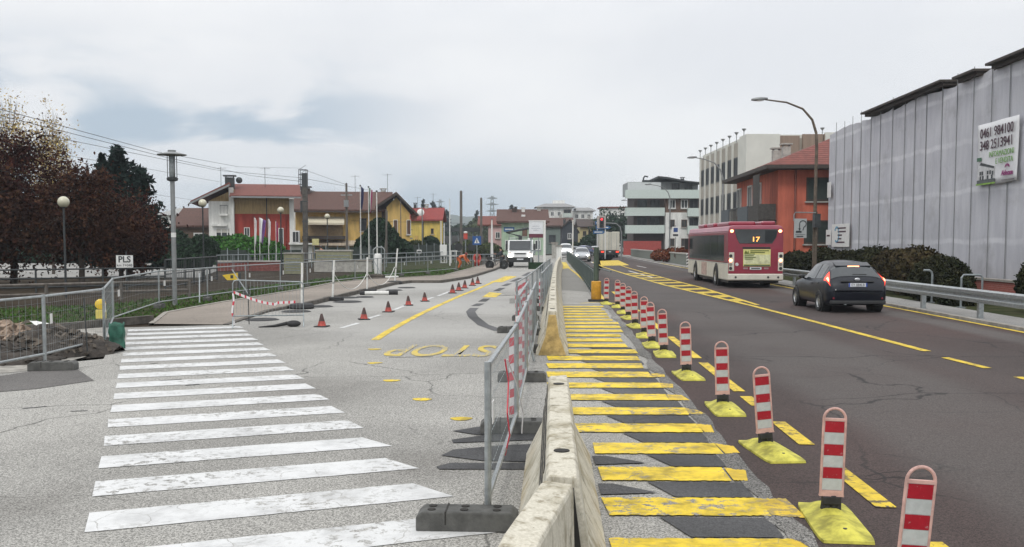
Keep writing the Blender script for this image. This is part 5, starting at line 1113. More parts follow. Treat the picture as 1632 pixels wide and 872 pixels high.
# ---- mesh fence panels -------------------------------------------------------------------
def fence_panel(label, Ln=3.4, Hh=1.1, tagx=None, dens=.11):
    r = thing('mesh_fence', label, 'fence')
    f = MB()
    for x in (0, Ln): f.box(x - .022, x + .022, -.022, .022, 0, Hh) if False else f.cyl((x, 0, 0), (x, 0, Hh), .024, n=8)
    f.cyl((0, 0, Hh - .03), (Ln, 0, Hh - .03), .02, n=8); f.cyl((0, 0, .16), (Ln, 0, .16), .02, n=8); f.build('frame', m_galv, r, smooth='auto')
    w_ = MB(); n = int(Ln / dens)
    for k in range(1, n): x = Ln * k / n; w_.cyl((x, .0, .16), (x, 0, Hh - .03), .0017, n=4, caps=False)
    for z in (.30, .55, .80, Hh - .14): w_.cyl((.02, .006, z), (Ln - .02, .006, z), .002, n=4, caps=False)
    w_.build('wire_mesh', m_galvd, r)
    t_ = MB().box(.28, .40, -.012, -.006, .62, .78); t_.build('tag', m_wfr, r)
    return r
def block(label, p, rz, group='rubber fence feet'):
    r = thing('rubber_block', label, 'fence foot', p, rz, group)
    MB().prism([(-.34, .0), (.34, .0), (.34, .10), (.30, .135), (-.30, .135), (-.34, .10)], 'y', -.11, .11).build('body', m_foot, r, bevel=.012)
    mb = MB()
    for x in (-.24, -.02, .2):
        for y in (-.045, .045): mb.lathe([(0, .1355), (.028, .1355), (.028, .1405), (0, .1405)], 10, (x, y, 0))
    mb.build('post_holes', m_hole_shade, r); MB().box(-.145, -.135, -.112, .112, .05, .139).build('groove', m_hole_shade, r); return r
m_foot = mat('foot_rubber', (.085, .085, .08), .9, var=.3, scale=7, bump=.25)
m_tape_r = mat('tape_red', (.55, .045, .07), .45, var=.15); m_tape_w = mat('tape_white', (.68, .66, .66), .45, var=.1)
FP0 = fence_panel('x'); BL0 = block('x', (0, 0, 0), 0)
used = {'f': False, 'b': False}
def place_panel(a, b, label, group):
    a, b = Vector(a), Vector(b); o = FP0 if not used['f'] else copy_tree(FP0); used['f'] = True
    v = b - a; o.location = a; o.rotation_euler = (0, 0, math.atan2(v.y, v.x)); o.scale = (v.length / 3.4, 1, 1); tag(o, label, 'fence', group); return o
def place_block(p, rz, label, group):
    o = BL0 if not used['b'] else copy_tree(BL0); used['b'] = True
    o.location = p; o.rotation_euler = (0, 0, rz); tag(o, label, 'fence foot', group); return o
# row beside the barrier
row = [(-.165, 6.55), (.045, 9.85), (.20, 13.4), (.36, 16.95), (.50, 20.4)]
for i in range(len(row) - 1):
    place_panel((*row[i], .02), (*row[i + 1], .02), ['nearest mesh fence panel, its green grey post standing in a rubber foot beside the crosswalk', 'second mesh fence panel from the camera, hung with red and white tape', 'third mesh fence panel from the camera in the row beside the barrier', 'fourth mesh fence panel from the camera in the row beside the barrier'][i], 'fence panels beside the barrier')
row2 = [(.10, 20.5), (.36, 24.0), (.58, 27.5), (.80, 31.0), (1.0, 34.5), (1.2, 38.0), (1.4, 41.5), (1.62, 45), (1.85, 48.5), (2.05, 52)]
for i in range(len(row2) - 1): place_panel((*row2[i], .02), (*row2[i + 1], .02), 'mesh fence panel where the far row steps out towards the street' if i == 0 else ORD[i] + ' mesh fence panel after the step in the far row', 'fence panels beside the barrier')
row3 = [(.78, 26.0), (1.0, 29.5), (1.2, 33), (1.42, 36.5), (1.65, 40)]
for i in range(len(row3) - 1): place_panel((*row3[i], .02), (*row3[i + 1], .02), ORD[i] + ' mesh fence panel of the inner run close against the far barriers', 'fence panels beside the barrier')
bl = [((-.30, 6.45), 0), ((.02, 9.75), 0), ((.14, 13.4), 0), ((.30, 16.95), 0), ((.45, 20.2), 0), ((.02, 20.7), 0), ((.34, 24.0), 0), ((.56, 27.4), 0), ((.80, 31.0), 0), ((1.0, 34.4), 0), ((1.22, 38), 0)]
for i, (q, a) in enumerate(bl):
    place_block((*q, 0), a + random.uniform(-.05, .05), ['large rubber fence foot with six holes at the bottom of the picture', 'rubber fence foot beside the nearest pale barrier, lying on the blacked out stripes'][i] if i < 2 else ORD[i] + ' rubber fence foot from the camera in the row beside the barrier', 'fence feet beside the barrier')
# a loose panel leaning on the far barriers
o = place_panel((.36, 15.6, .02), (.62, 21.6, .02), 'fence panel leaning against the left flank of the rust stained barrier', None); o.rotation_euler = (rad(-14), 0, o.rotation_euler.z)
# striped warning tape hung on the fence
def two_tone(pieces, name, label, p, rz, group=None, per_=2):
    """one strip of tape with red and white stripes as two materials on one mesh"""
    mb = MB(); cnt = []
    for k, q in enumerate(pieces): n0 = len(mb.f); q(mb); cnt.append(len(mb.f) - n0)
    o = mb.build(name, [m_tape_w, m_tape_r], fix=False); o.data.polygons.foreach_set('material_index', [(1 if k % per_ == 0 else 0) for k, c_ in enumerate(cnt) for _ in range(c_)]); o.location = p; o.rotation_euler = (0, 0, rz); return tag(o, label, 'tape', group)
def tape(label, p, rz, h=.95, wd=.085, tilt=0.):
    n = int(h / .09)
    def piece(k):
        def f(mb): z0_ = k * h / n; z1_ = (k + 1) * h / n; sl = .03; tw = .012 * math.sin(k * .8); mb.prism([(-wd / 2, z0_), (wd / 2, z0_ + sl), (wd / 2, z1_ + sl), (-wd / 2, z1_)], 'y', tw, tw + .004)
        return f
    return two_tone([piece(k) for k in range(n)], 'warning_tape', label, p, rz, 'warning tape on the fences')
for i, (x, y, h) in enumerate(((.055, 10.05, .9), (.13, 11.9, .9), (.17, 12.9, .85), (.27, 15.0, .9), (.35, 16.7, .9), (.43, 18.8, .9), (.16, 21.6, .9), (.24, 22.6, .9), (.34, 23.9, .9), (.45, 25.6, .9), (.86, 27.3, .8))):
    tape('red and white tape hanging on the post of the second mesh fence panel' if i == 0 else ORD[i] + ' strip of red and white tape from the camera on the fence row', (x - .045, y, .12), rad(-12) if i else rad(-25), h)
# thin loose tape strand on the nearest panel
r = thing('warning_tape', 'thin crumpled strand of red tape hanging inside the nearest fence panel', 'tape', (-.06, 8.1, 0)); MB().tube([(0, 0, .95), (.03, .06, .75), (.02, -.05, .5), (.04, .02, .3), (.0, .05, .12)], .007, 5).build('red_strand', m_tape_r, r); MB().tube([(.02, .0, .95), (.10, .3, .7), (.16, .55, .4), (.15, .6, .2)], .006, 5).build('white_strand', m_tape_w, r)
# row on the left: along the grass, and round the dig
left_pts = [(-330, 668), (72, 582), (167, 556), (181, 518), (254, 491), (331, 479), (392, 470), (447, 463), (490, 458), (530, 453), (566, 449), (602, 444.5), (640, 440.5), (682, 437), (727, 432)]
LP = [G(*q) for q in left_pts]
labs = ['mesh fence panel cut off by the left picture edge, in front of the rubble', 'mesh fence panel in front of the dark earth mound', 'narrow turned fence panel carrying the yellow warning lamp', 'mesh fence panel behind the green bag, running to the tall lamp post']
for i in range(len(LP) - 1): place_panel(LP[i] + Vector((0, 0, .02)), LP[i + 1] + Vector((0, 0, .02)), labs[i] if i < 4 else ORD[i - 4] + ' mesh fence panel to the right of the tall lamp post along the grass', 'fence panels along the grass')
place_block(G(85, 590), rad(8), 'dark rubber fence foot below the mesh panel by the earth mound', 'fence feet on the left'); place_block(G(150, 549), rad(14), 'rubber fence foot beside the green bag', 'fence feet on the left')
for i in range(4, len(LP)): place_block(LP[i], rad(100), ORD[i - 4] + ' rubber fence foot in the grass, counted from the tall lamp post', 'fence feet on the left')
for i, q in enumerate(((318, 483, 326), (397, 471, 378), (612, 444, 604), (640, 440, 648))):   # raking stays of the fence
    a = G(q[0], q[1]); b = PV(q[2] - 8, q[1] - 52 * (28 / a.y), a.y + .4); r = thing('fence_stay', ['raking steel stay of the fence beside the tall lamp post', 'raking steel stay behind the crowd barrier', 'raking steel stay near the tall white pole', 'raking steel stay at the far end of the grass fence'][i], 'fence stay', a); MB().cyl((0, 0, 0), b - a, .022, n=6).build('tube', m_galv, r); MB().box(-.08, .08, -.08, .08, 0, .015).build('foot_plate', m_galvd, r)
# warning lamp on the turned panel
p = G(173, 535); r = thing('warning_lamp', 'yellow round warning lamp with its battery box on the turned fence panel', 'lamp', (p.x, p.y - .35, .38), rad(20))
m_wl = mat('lamp_yellow', (.75, .52, .03), .35, var=.1, coat=.3); MB().box(-.095, .105, -.06, .06, 0, .19).build('battery_box', mat('box_yellow', (.62, .52, .12), .5, var=.12), r, bevel=.02)
MB().lathe([(0, -.06), (.085, -.06), (.105, -.045), (.105, .045), (.085, .06), (0, .06)], 22).build('lens', m_wl, r, smooth='auto'); o = kids(r)[-1] if kids(r) else None
o = [c for c in kids(r) if c.name.startswith('lens')][0]; o.location = (0, 0, .30); o.rotation_euler = (rad(90), 0, 0); MB().box(-.02, .02, .03, .07, .1, .42).build('bracket', m_dkmet, r)
# green crumpled bag
p = G(187, 556); r = thing('bag', 'green woven rubble bag standing at the corner of the crosswalk', 'bag', p, rad(10)); m_bag = mat('green_woven_plastic', (.025, .11, .075), .6, var=.4, scale=7)
vs, n, mm = [], 26, 9
for j in range(mm + 1):
    for i in range(n):
        a = 2 * math.pi * i / n; sq = 1 / max(abs(math.cos(a)), abs(math.sin(a))) ** .75
        rr = .125 * sq * (1 + .07 * math.sin(5 * a + j * 1.1) + .05 * math.sin(11 * a + j * .6)) * (1 + .05 * math.sin(j * 1.3)); vs.append((rr * math.cos(a), rr * math.sin(a) * .8, .47 * j / mm + (.02 * math.sin(4 * a) if j == mm else 0)))
mb = MB().add(vs, [(j * n + i, j * n + (i + 1) % n, (j + 1) * n + (i + 1) % n, (j + 1) * n + i) for j in range(mm) for i in range(n)] + [tuple(range(n))]); b_ = mb.build('sack', m_bag, r, smooth=True); b_.modifiers.new('t', 'SOLIDIFY').thickness = .008
MB().ball((0, 0, .30), .12, (1.0, .75, .55)).build('filling', m_rubble, r)
# mounds of earth and rubble behind the near left fence
def mound(name, label, p, rx, ry, h, m, seed, lumps=120, lm=None, ls=.06):
    rn = random.Random(seed); r = thing(name, label, 'pile', p); nx = 36; vs = []
    for j in range(nx + 1):
        for i in range(nx + 1):
            u, v = 2 * i / nx - 1, 2 * j / nx - 1; d = math.hypot(u, v) + .12 * math.sin(5 * u + seed) * math.cos(4 * v + seed)
            z = max(0, 1 - d) ** .8; vs.append((u * rx, v * ry, h * z * (1 + .16 * math.sin(9 * u + 2 * seed) * math.sin(8 * v)) + (rn.uniform(-.02, .03) if z > 0 else -.03)))
    k = nx + 1; MB().add(vs, [(j * k + i, j * k + i + 1, (j + 1) * k + i + 1, (j + 1) * k + i) for j in range(nx) for i in range(nx)]).build('heap', m, r, smooth=True)
    mb = MB()
    for _ in range(lumps):
        a, q = rn.uniform(0, 6.28), rn.random() ** .6 * 1.02; x, y = rx * q * math.cos(a), ry * q * math.sin(a); s = ls * rn.uniform(.3, 1.6)
        M = Matrix.Translation((x, y, h * max(0, 1 - q) ** .8 + s * .2)) @ Matrix.Rotation(rn.uniform(0, 3), 4, Vector((rn.random(), rn.random(), .3)).normalized()); mb.box(-s, s, -s * .7, s * .7, -s * .5, s * .5, M)
    o = mb.build('clods', lm or m, r); o['kind'] = 'stuff'; return r
mound('earth_mound', 'dark earth mound dug up behind the near left fence', G(85, 562), 1.15, .95, .48, m_soil, 3, 170, mat('soil_clods', (.09, .075, .06), .97, var=.6, scale=5), .045)
mound('rubble_mound', 'tan pile of broken rubble behind the fence at the left edge', G(8, 552), .75, .65, .42, mat('rubble_fines', (.15, .115, .09), .95, var=.4, scale=5, bump=.6), 5, 260, mat('broken_stone', (.25, .19, .145), .95, var=.4, scale=8), .07)
mound('soil_heap', 'low dark soil heap at the left edge below the rubble', G(-60, 575), 1.6, .9, .35, m_soil, 8, 120, None, .06)
p = G(54, 556); r = thing('cloth', 'scrap of white sheeting on top of the earth mound', 'sheet', (p.x, p.y, .50)); vs = [(-.22 + .055 * i, -.05 + .1 * j + .02 * math.sin(i), .05 * math.sin(i * .8) * (1 - j * .5) - .05 * abs(i - 4) / 4) for j in range(3) for i in range(9)]; MB().add(vs, [(j * 9 + i, j * 9 + i + 1, j * 9 + i + 10, j * 9 + i + 9) for j in range(2) for i in range(8)]).build('sheet', m_wfr, r, smooth=True)
p = G(140, 568); r = thing('stake', 'thin dark steel stake driven in beside the earth mound', 'stake', p); MB().cyl((0, 0, -.05), (-.04, 0, 1.0), .012, n=6).build('rod', m_dkmet, r); MB().ball((0, 0, .04), .03).build('collar', m_dkmet, r)
p = G(142, 551); r = thing('plank', 'short dark plank lying behind the stake', 'plank', p, rad(5)); MB().box(-.3, .3, -.08, .08, 0, .10).build('board', m_wood, r)
# ---- crowd barrier with tape, bent poles --------------------------------------------------
a, b = G(372, 522), G(484, 520)
r = thing('crowd_barrier', 'galvanised crowd control barrier draped with red and white tape by the pavement', 'barrier', a, math.atan2(b.y - a.y, b.x - a.x)); Ln = (b - a).length
m_ = MB(); zt, zb = 1.08, .26
pts = [(0, 0, zb), (0, 0, zt - .08), (.03, 0, zt - .02), (.09, 0, zt)] + [(Ln - .09, 0, zt - .05), (Ln - .03, 0, zt - .07), (Ln, 0, zt - .13), (Ln, 0, zb)]
m_.tube(pts + [pts[0]], .015, 7); m_.build('frame', m_galvd, r)
m_ = MB()
for k in range(1, 20): x = Ln * k / 20; m_.cyl((x, 0, zb), (x, 0, zt - .03), .004, n=4)
m_.build('bars', m_galvd, r)
for x in (.0, Ln): MB().tube([(x, -.28, 0), (x, -.22, .10), (x, -.08, .24), (x, 0, zb + .05), (x, .08, .24), (x, .22, .10), (x, .28, 0)], .014, 6).build('foot', m_galvd, r)
n = 34
def sling(k):
    def g(mb):
        f = lambda t: Vector((.02 + t * (Ln - .2), -.04, .78 - .30 * math.sin(min(1, t * 1.25) * math.pi * .5) + (.06 * t if t > .7 else 0)))
        p0, p1 = f(k / n), f((k + 1) / n); mb.add([p0, p1, p1 + Vector((0, -.004, .06)), p0 + Vector((0, -.004, .06))], [(0, 1, 2, 3)])
    return g
def dangle(k): return lambda mb: mb.cyl((.02 * math.sin(k), -.03, .78 - .09 * k), (.02 * math.sin(k + 1), -.03, .69 - .09 * k), .022, n=5, caps=False)
two_tone([sling(k) for k in range(n)] + [dangle(k) for k in range(8)], 'warning_tape', 'slack red and white tape slung across the crowd control barrier', r.location, r.rotation_euler.z, None, 3)
p = G(397, 517); r = thing('stake', 'thin dark rebar stake standing in front of the crowd control barrier', 'stake', p); MB().cyl((0, 0, 0), (-.01, 0, .95), .013, n=6).build('rod', m_dkmet, r)
p = G(372, 459); r = thing('hand_lamp_board', 'small yellow warning board hung low on the fence left of the crowd barrier', 'sign', (p.x - .1, p.y, .35), rad(10)); MB().prism([(-.35, .20), (.30, .30), (.30, .0), (-.15, -.02)], 'y', -.01, .01).build('board', m_wl, r); MB().box(-.02, .1, -.015, -.011, .06, .2).build('mark', m_dkmet, r); MB().box(.3, .42, -.05, .05, -.35, .32).build('bracket', m_dkmet, r)
p = G(455, 521); r = thing('sandbag', 'black collapsed sandbag on the asphalt by the crowd barrier foot', 'sandbag', p, rad(15)); MB().ball((.18, 0, .07), .14, (1.2, .8, .55), 16, 9).build('bag', m_black, r, smooth=True); MB().tube([(.05, 0, .08), (-.25, -.05, .03), (-.6, -.08, .015)], .05, 6, .012).build('tail', m_black, r)
def white_pole(q, top, lab, ring_):
    p = G(*q); t = PV(top[0], top[1], p.y); r = thing('marker_pole', lab, 'pole', p, 0, 'white marker poles along the kerb'); n = 8; v = t - p; cl = [MB(), MB()]
    MB().cyl((0, 0, .02), v, .034, n=10).build('tube', m_whiteplastic, r, smooth='auto'); MB().cyl(v * .42, v * .47, .036, n=10).build('band', mat('grime_band', (.3, .3, .28), .7), r)
    if ring_ == 'r': MB().lathe([(.06, 0), (.34, 0), (.38, .05), (.34, .13), (.24, .16), (.06, .16)], 20).build('rubber_base', m_black, r, smooth='auto')
    else: MB().box(-.30, .36, -.16, .16, 0, .13).build('rubber_base', m_black, r, bevel=.03)
    return r
white_pole((481, 492), (481.5, 419), 'white marker pole on a black ring base beside the crowd barrier', 'r'); white_pole((530, 479.5), (532.5, 415), 'white marker pole on a square black base, second from the crowd barrier', 's'); white_pole((585, 466), (585.5, 410), 'white marker pole with slack chain both sides, third from the crowd barrier', 's'); white_pole((629, 453), (633.5, 396), 'tall leaning white marker pole, last and farthest of the row', 'r')
def chain(label, a, b, sag):
    a, b = Vector(a), Vector(b); r = thing('chain', label, 'chain', a, 0, 'white plastic chains between the marker poles'); pts = [(b - a) * (k / 14) + Vector((0, 0, -sag * 4 * (k / 14) * (1 - k / 14))) for k in range(15)]; MB().tube(pts, .013, 5).build('links', m_whiteplastic, r)
p1, p2_, p3 = G(530, 479.5), G(585, 466), G(629, 453); chain('slack white chain between the square based poles', p1 + Vector((0, 0, 1.0)), p2_ + Vector((0, 0, .75)), .62); chain('slack white chain leading to the farthest leaning pole', p2_ + Vector((0, 0, .8)), p3 + Vector((0, 0, .8)), .66)
p = G(604, 470); r = thing('road_bar', 'white plastic bar with black ends lying on the asphalt below the third pole', 'bar', p, rad(8)); MB().cyl((-.52, 0, .07), (.36, 0, .07), .07, n=10).build('tube', m_whiteplastic, r); MB().cyl((.36, 0, .075), (.7, 0, .075), .075, n=10).build('end', m_black, r); MB().cyl((-.7, 0, .075), (-.52, 0, .075), .075, n=10).build('end', m_black, r)
p = G(572, 446); r = thing('kerb_stone', 'pale loose kerb stone lying in the grass near the leaning pole', 'stone', G(618, 446), rad(20)); MB().box(-.55, .55, -.14, .14, 0, .2).build('block', m_whpl, r, bevel=.03); r = thing('log_pile', 'small pile of brown offcuts in the grass behind the third pole', 'pile', G(596, 447)); 
mb = MB(); 
for k in range(7): mb.cyl((-.4 + .1 * (k % 3), .1 * k, .09 + .14 * (k % 2)), (.5, .1 * k - .1, .09 + .12 * (k % 2)), .08, n=7)
mb.build('offcuts', m_trunk, r)
# black rubber discs / covers on the pale street
for i, q in enumerate(((418, 510, .42), (472, 497, .42), (511, 489, .38), (556, 475, .34), (554, 481.5, .48), (581, 474, .34), (628, 463, .36), (648, 459, .4))):
    r = thing('rubber_disc', ['black rubber ring lying behind the rebar stake', 'black rubber ring beside the foot of the crowd barrier', 'black rubber disc right of the ring based pole', 'thin black rubber disc touching the kerb right of the second pole', 'widest flat black disc, in front of the thin one', 'black rubber disc left of the white bar', 'black rubber disc behind the white bar', 'farthest black rubber disc, under the leaning pole'][i], 'rubber disc', G(q[0], q[1]), 0, 'black rubber discs on the street'); MB().lathe([(.05, .012), (.08, .03), (q[2] * .8, .034), (q[2], .008)], 20).build('disc', m_black, r, smooth='auto')
# ---- cones -------------------------------------------------------------------------------
m_cone = mat('faded_cone', (.36, .055, .04), .6, var=.4, scale=9); m_cdark = mat('grimy_cone', (.06, .035, .032), .7, var=.4, scale=9)
def cone():
    r = thing('traffic_cone', 'x', 'cone'); MB().prism([(-.18, -.18), (.18, -.18), (.18, .18), (-.18, .18)], 'z', 0, .035).build('base', m_black, r, bevel=.015)
    MB().lathe([(.125, .035), (.115, .06), (.085, .17)], 16).build('lower_cone', m_cone, r, smooth='auto'); MB().lathe([(.085, .17), (.055, .28)], 16).build('band', m_cdark, r, smooth='auto'); MB().lathe([(.055, .28), (.028, .375), (.024, .38), (.0, .38)], 16).build('tip', m_cdark, r, smooth='auto'); return r
C0 = cone(); cl = ['orange red cone nearest the camera, closest to the crowd barrier', 'second orange red cone, by the dashed white line']
for i, q in enumerate(((513, 521), (580, 509.5), (619, 497.5), (651, 487), (677, 480.5), (721, 467.5), (731, 463.5), (740.5, 459.5), (753, 455.5), (761.5, 452.5))):
    o = C0 if i == 0 else copy_tree(C0); o.location = G(*q); o.rotation_euler = (rad(random.uniform(-2, 2)), rad(random.uniform(-2, 2)), random.uniform(-.4, .4)); s_ = .80 if i < 5 else .9; o.scale = (s_,) * 3
    tag(o, cl[i] if i < 2 else ORD[i] + ' traffic cone of the row, counted from the crowd barrier', 'cone', 'traffic cones along the street')
p = G(892, 413.5); o = copy_tree(C0); o.location = p; o.scale = (1.9,) * 3; tag(o, 'orange cone standing alone at the far end of the walkway', 'cone'); 
# ---- delineators ---------------------------------------------------------------------------
m_pinkfr = mat('faded_pink_plastic', (.50, .31, .27), .6, var=.2, scale=12); m_plate_y = mat('yellow_rubber_plate', (.40, .37, .055), .75, var=.45, scale=7, bump=.15)
def scratched(name, col):
    m, t, b = newmat(name); vec = nd(t, 'ShaderNodeTexCoord').outputs['Object']; 
    c = rgbmix(t, mrange(t, tex(t, vec, 9, 5, .7), .35, .7), tuple(x * .8 for x in col), col)
    e = tex(t, warped(t, vec, 9, .12), 9, kind='E'); sc_ = mth(t, 'MULTIPLY', mrange(t, e, .012, .004), mrange(t, tex(t, vec, 3, 3), .5, .6)); c = rgbmix(t, mth(t, 'MULTIPLY', sc_, .7), c, (.12, .10, .10))
    c = rgbmix(t, mrange(t, tex(t, vec, 40, 3, .7), .62, .75, 0, .5), c, (.45, .36, .36)); ln(t, c, b.inputs[0]); b.inputs['Roughness'].default_value = .42; return m
m_dr, m_dw = scratched('delineator_red', (.36, .008, .020)), scratched('delineator_white', (.47, .49, .48))
def delineator():
    r = thing('delineator', 'x', 'bollard'); W2, zb, zt = .074, .17, .70
    o_ = [(-W2, zb)] + [(W2, zb), (W2, zt)] + [(W2 * math.cos(a), zt + .075 * math.sin(a)) for a in [rad(k * 18) for k in range(1, 10)]] + [(-W2, zt)]
    fr = MB()
    for a, b in zip(o_, o_[1:] + o_[:1]): fr.cyl((a[0], 0, a[1]), (b[0], 0, b[1]), .0095, n=8)
    fr.box(-W2, W2, -.010, .010, zt - .012, zt + .006); fr.prism([(-W2 - .01, zb - .012), (W2 + .01, zb - .012), (W2, zb + .03), (-W2, zb + .03)], 'y', -.016, .016); fr.build('frame', m_pinkfr, r, smooth='auto')
    MB().box(-W2 + .007, W2 - .007, -.006, .006, zb + .031, zt - .013).build('panel', m_dw, r)
    h = (zt - .013 - zb - .031) / 6
    for k in range(6):
        z0_ = zb + .031 + k * h; MB().box(-W2 + .009, W2 - .009, -.0085, .0085, z0_ + .002, z0_ + h - .002).build('stripe', m_dr if k % 2 else m_dw, r)
    vs = MB()
    for sx in (-.05, -.02, .02, .05): vs.cyl((sx, 0, .06), (sx * .8 + random.uniform(-.01, .01), random.uniform(-.015, .015), .165), .024, n=6)
    vs.box(-.062, .062, -.028, .028, .10, .158); vs.build('flexible_foot', m_black, r, bevel=.008)
    # ribbed yellow rubber plate, long axis along the road
    pl = MB(); nx, ny = 14, 22; P = []
    for j in range(ny + 1):
        for i in range(nx + 1):
            u, v = 2 * i / nx - 1, 2 * j / ny - 1; wx = .175 * (1 - .10 * abs(v) ** 6); z = .018 + .030 * max(0, 1 - abs(u) ** 3) * (1 - abs(v) ** 4) + (.030 * math.exp(-((u / .45) ** 4)) * (1 - abs(v) ** 6) * (0.25 if abs(v) < .16 else 1))
            P.append((u * wx, v * .46 - .12, z))
    k_ = nx + 1; fs = [(j * k_ + i, j * k_ + i + 1, (j + 1) * k_ + i + 1, (j + 1) * k_ + i) for j in range(ny) for i in range(nx)]
    bd = [i for i in range(nx + 1)] + [j * k_ + nx for j in range(1, ny + 1)] + [ny * k_ + i for i in range(nx - 1, -1, -1)] + [j * k_ for j in range(ny - 1, 0, -1)]
    base = len(P); P2 = P + [(P[i][0] * 1.01, P[i][1] * 1.01, 0) for i in bd]; nb = len(bd)
    fs += [(bd[i], bd[(i + 1) % nb], base + (i + 1) % nb, base + i) for i in range(nb)]; pl.add(P2, fs).build('base_plate', m_plate_y, r, smooth='auto'); 
    for y in (-.46, .22): MB().lathe([(0, .048), (.014, .048), (.014, .066), (0, .066)], 8, (0, y, 0)).build('bolt', m_dkmet, r)
    return r
D0 = delineator(); DT = [(0, 0), (1323, 826), (1221, 716), (1152, 650), (1094, 598), (1058, 564), (1039, 550), (1027, 535), (1012, 520), (1001, 507), (993, 498), (984, 489), (966, 484)]
tilt = [(2, 4), (0, 1.5), (1, -5), (0, -2), (0, -2), (1, -3), (-3, -3), (0, -1), (0, -2), (2, 0), (0, -1), (1, 0), (0, 1)]
for i, q in enumerate(DT):
    o = D0 if i == 0 else copy_tree(D0); o.location = Vector((2.055, 4.93, .008)) if i == 0 else G(*q, .008); o.rotation_euler = (0, 0, rad(-1 + random.uniform(-6, 6)) if i else rad(0)); s_ = 1.0; o.scale = (1, 1, 1.0 if i < 6 else 1.04)
    tag(o, 'red and white delineator nearest the camera, cut off by the bottom of the picture' if i == 0 else ('farthest red and white delineator, beside the orange post sleeve' if i == 12 else ORD[i] + ' red and white delineator counted from the camera'), 'bollard', 'red and white delineators along the road')
    for c in kids(o):
        if not c.name.startswith(('base_plate', 'bolt')): c.rotation_euler = (rad(tilt[i][0]), rad(tilt[i][1]), 0)
o = bpy.data.objects
# ---- dark green pedestrian railing, its end post and orange sleeve ---------------------------
rl = [G(947, 474), G(935, 455), G(922, 437), G(908, 420), G(903, 414)]; pe = rl[0]
r = thing('railing', 'dark green steel pedestrian railing between the walkway and the road', 'railing', pe)
m_rg = mat('dark_green_rail_paint', (.075, .10, .095), .45, .2, var=.15)
for i in range(len(rl) - 1):
    a, b = rl[i] - pe, rl[i + 1] - pe; v = b - a; k = max(1, round(v.length / 2.0))
    for z in (.92, .86): MB().cyl(a + Vector((0, 0, z)), b + Vector((0, 0, z)), .025 if z > .9 else .014, n=6).build('rail', m_rg, r)
    MB().cyl(a + Vector((0, 0, .15)), b + Vector((0, 0, .15)), .018, n=6).build('rail', m_rg, r); br = MB()
    nb_ = int(v.length / .2)
    for j in range(nb_): q = a + v * (j / nb_); br.cyl(q + Vector((0, 0, .15)), q + Vector((0, 0, .86)), .011, n=4, caps=False)
    br.build('bars', m_rg, r)
    for j in range(k): q = a + v * (j / k); MB().box(q.x - .035, q.x + .035, q.y - .035, q.y + .035, 0, .98).build('post', m_rg, r)
off = Vector((.42, 0, 0)); mb = MB()
mb.tube([off + Vector((.2, .3, .9)), off + Vector((.12, 4, .92)), off + Vector((.3, 9, .92))], .025, 6); mb.build('second_rail', m_rg, r)
p = G(950, 481); r = thing('post', 'dark steel post with an orange sleeve at the near end of the green railing', 'post', p); MB().cyl((0, 0, 0), (0, 0, 1.78), .085, n=12).build('tube', mat('dark_green_post', (.05, .07, .05), .5, var=.3), r, smooth='auto'); MB().lathe([(.15, .08), (.165, .1), (.165, .66), (.14, .68), (.09, .68)], 14).build('sleeve', mat('ochre_orange_sleeve', (.55, .28, .03), .55, var=.18), r, smooth='auto')
MB().box(-.25, .25, -.2, .2, 0, .08).build('foot', m_black, r, bevel=.02)
p = G(912.5, 421); r = thing('pole', 'slender white pole by the far end of the green railing', 'pole', p); MB().cyl((0, 0, 0), (.02, 0, 4.0), .06, n=8).build('tube', m_wfr, r); MB().box(-.12, .12, -.12, .12, 0, .03).build('foot_plate', m_galvd, r)
# ---- guard rail along the right ---------------------------------------------------------------
GL = 10.75; r = thing('guard_rail', 'galvanised steel guard rail along the right edge of the road', 'guard rail', R(GL, 16), ROADRZ)
prf = [(-.03, .42), (-.10, .46), (-.10, .52), (-.035, .57), (-.035, .61), (-.10, .66), (-.10, .72), (-.03, .76)]
y0, y1 = 0, 46; mb = MB(); n = len(prf); st_ = [y0 + k * (y1 - y0) / 12 for k in range(13)]
vs = [(x, y, z) for y in st_ for x, z in prf] + [(x + .006, y, z) for y in st_ for x, z in prf]; o_ = 13 * n
fs = [(i * n + j, i * n + j + 1, (i + 1) * n + j + 1, (i + 1) * n + j) for i in range(12) for j in range(n - 1)]; mb.add(vs, fs + [tuple(o_ + q for q in f) for f in fs]); mb.build('beam', m_galv, r, smooth='auto', fix=False)
for k in range(13):
    y = .8 + k * 3.75
    if y < y1: MB().box(-.02, .10, y - .06, y + .06, 0, .72).build('post', m_galv, r)
# parapet wall further along the right
r = thing('parapet_wall', 'long low concrete parapet with a grey rail beyond the bus on the right', 'wall', R(11.2, 78), ROADRZ); MB().box(0, .35, 0, 60, 0, .95).build('wall', mat('greenish_concrete', (.16, .175, .15), .9, var=.2), r); MB().box(-.04, .39, -.04, 60, .953, 1.06).build('coping', m_conc, r)
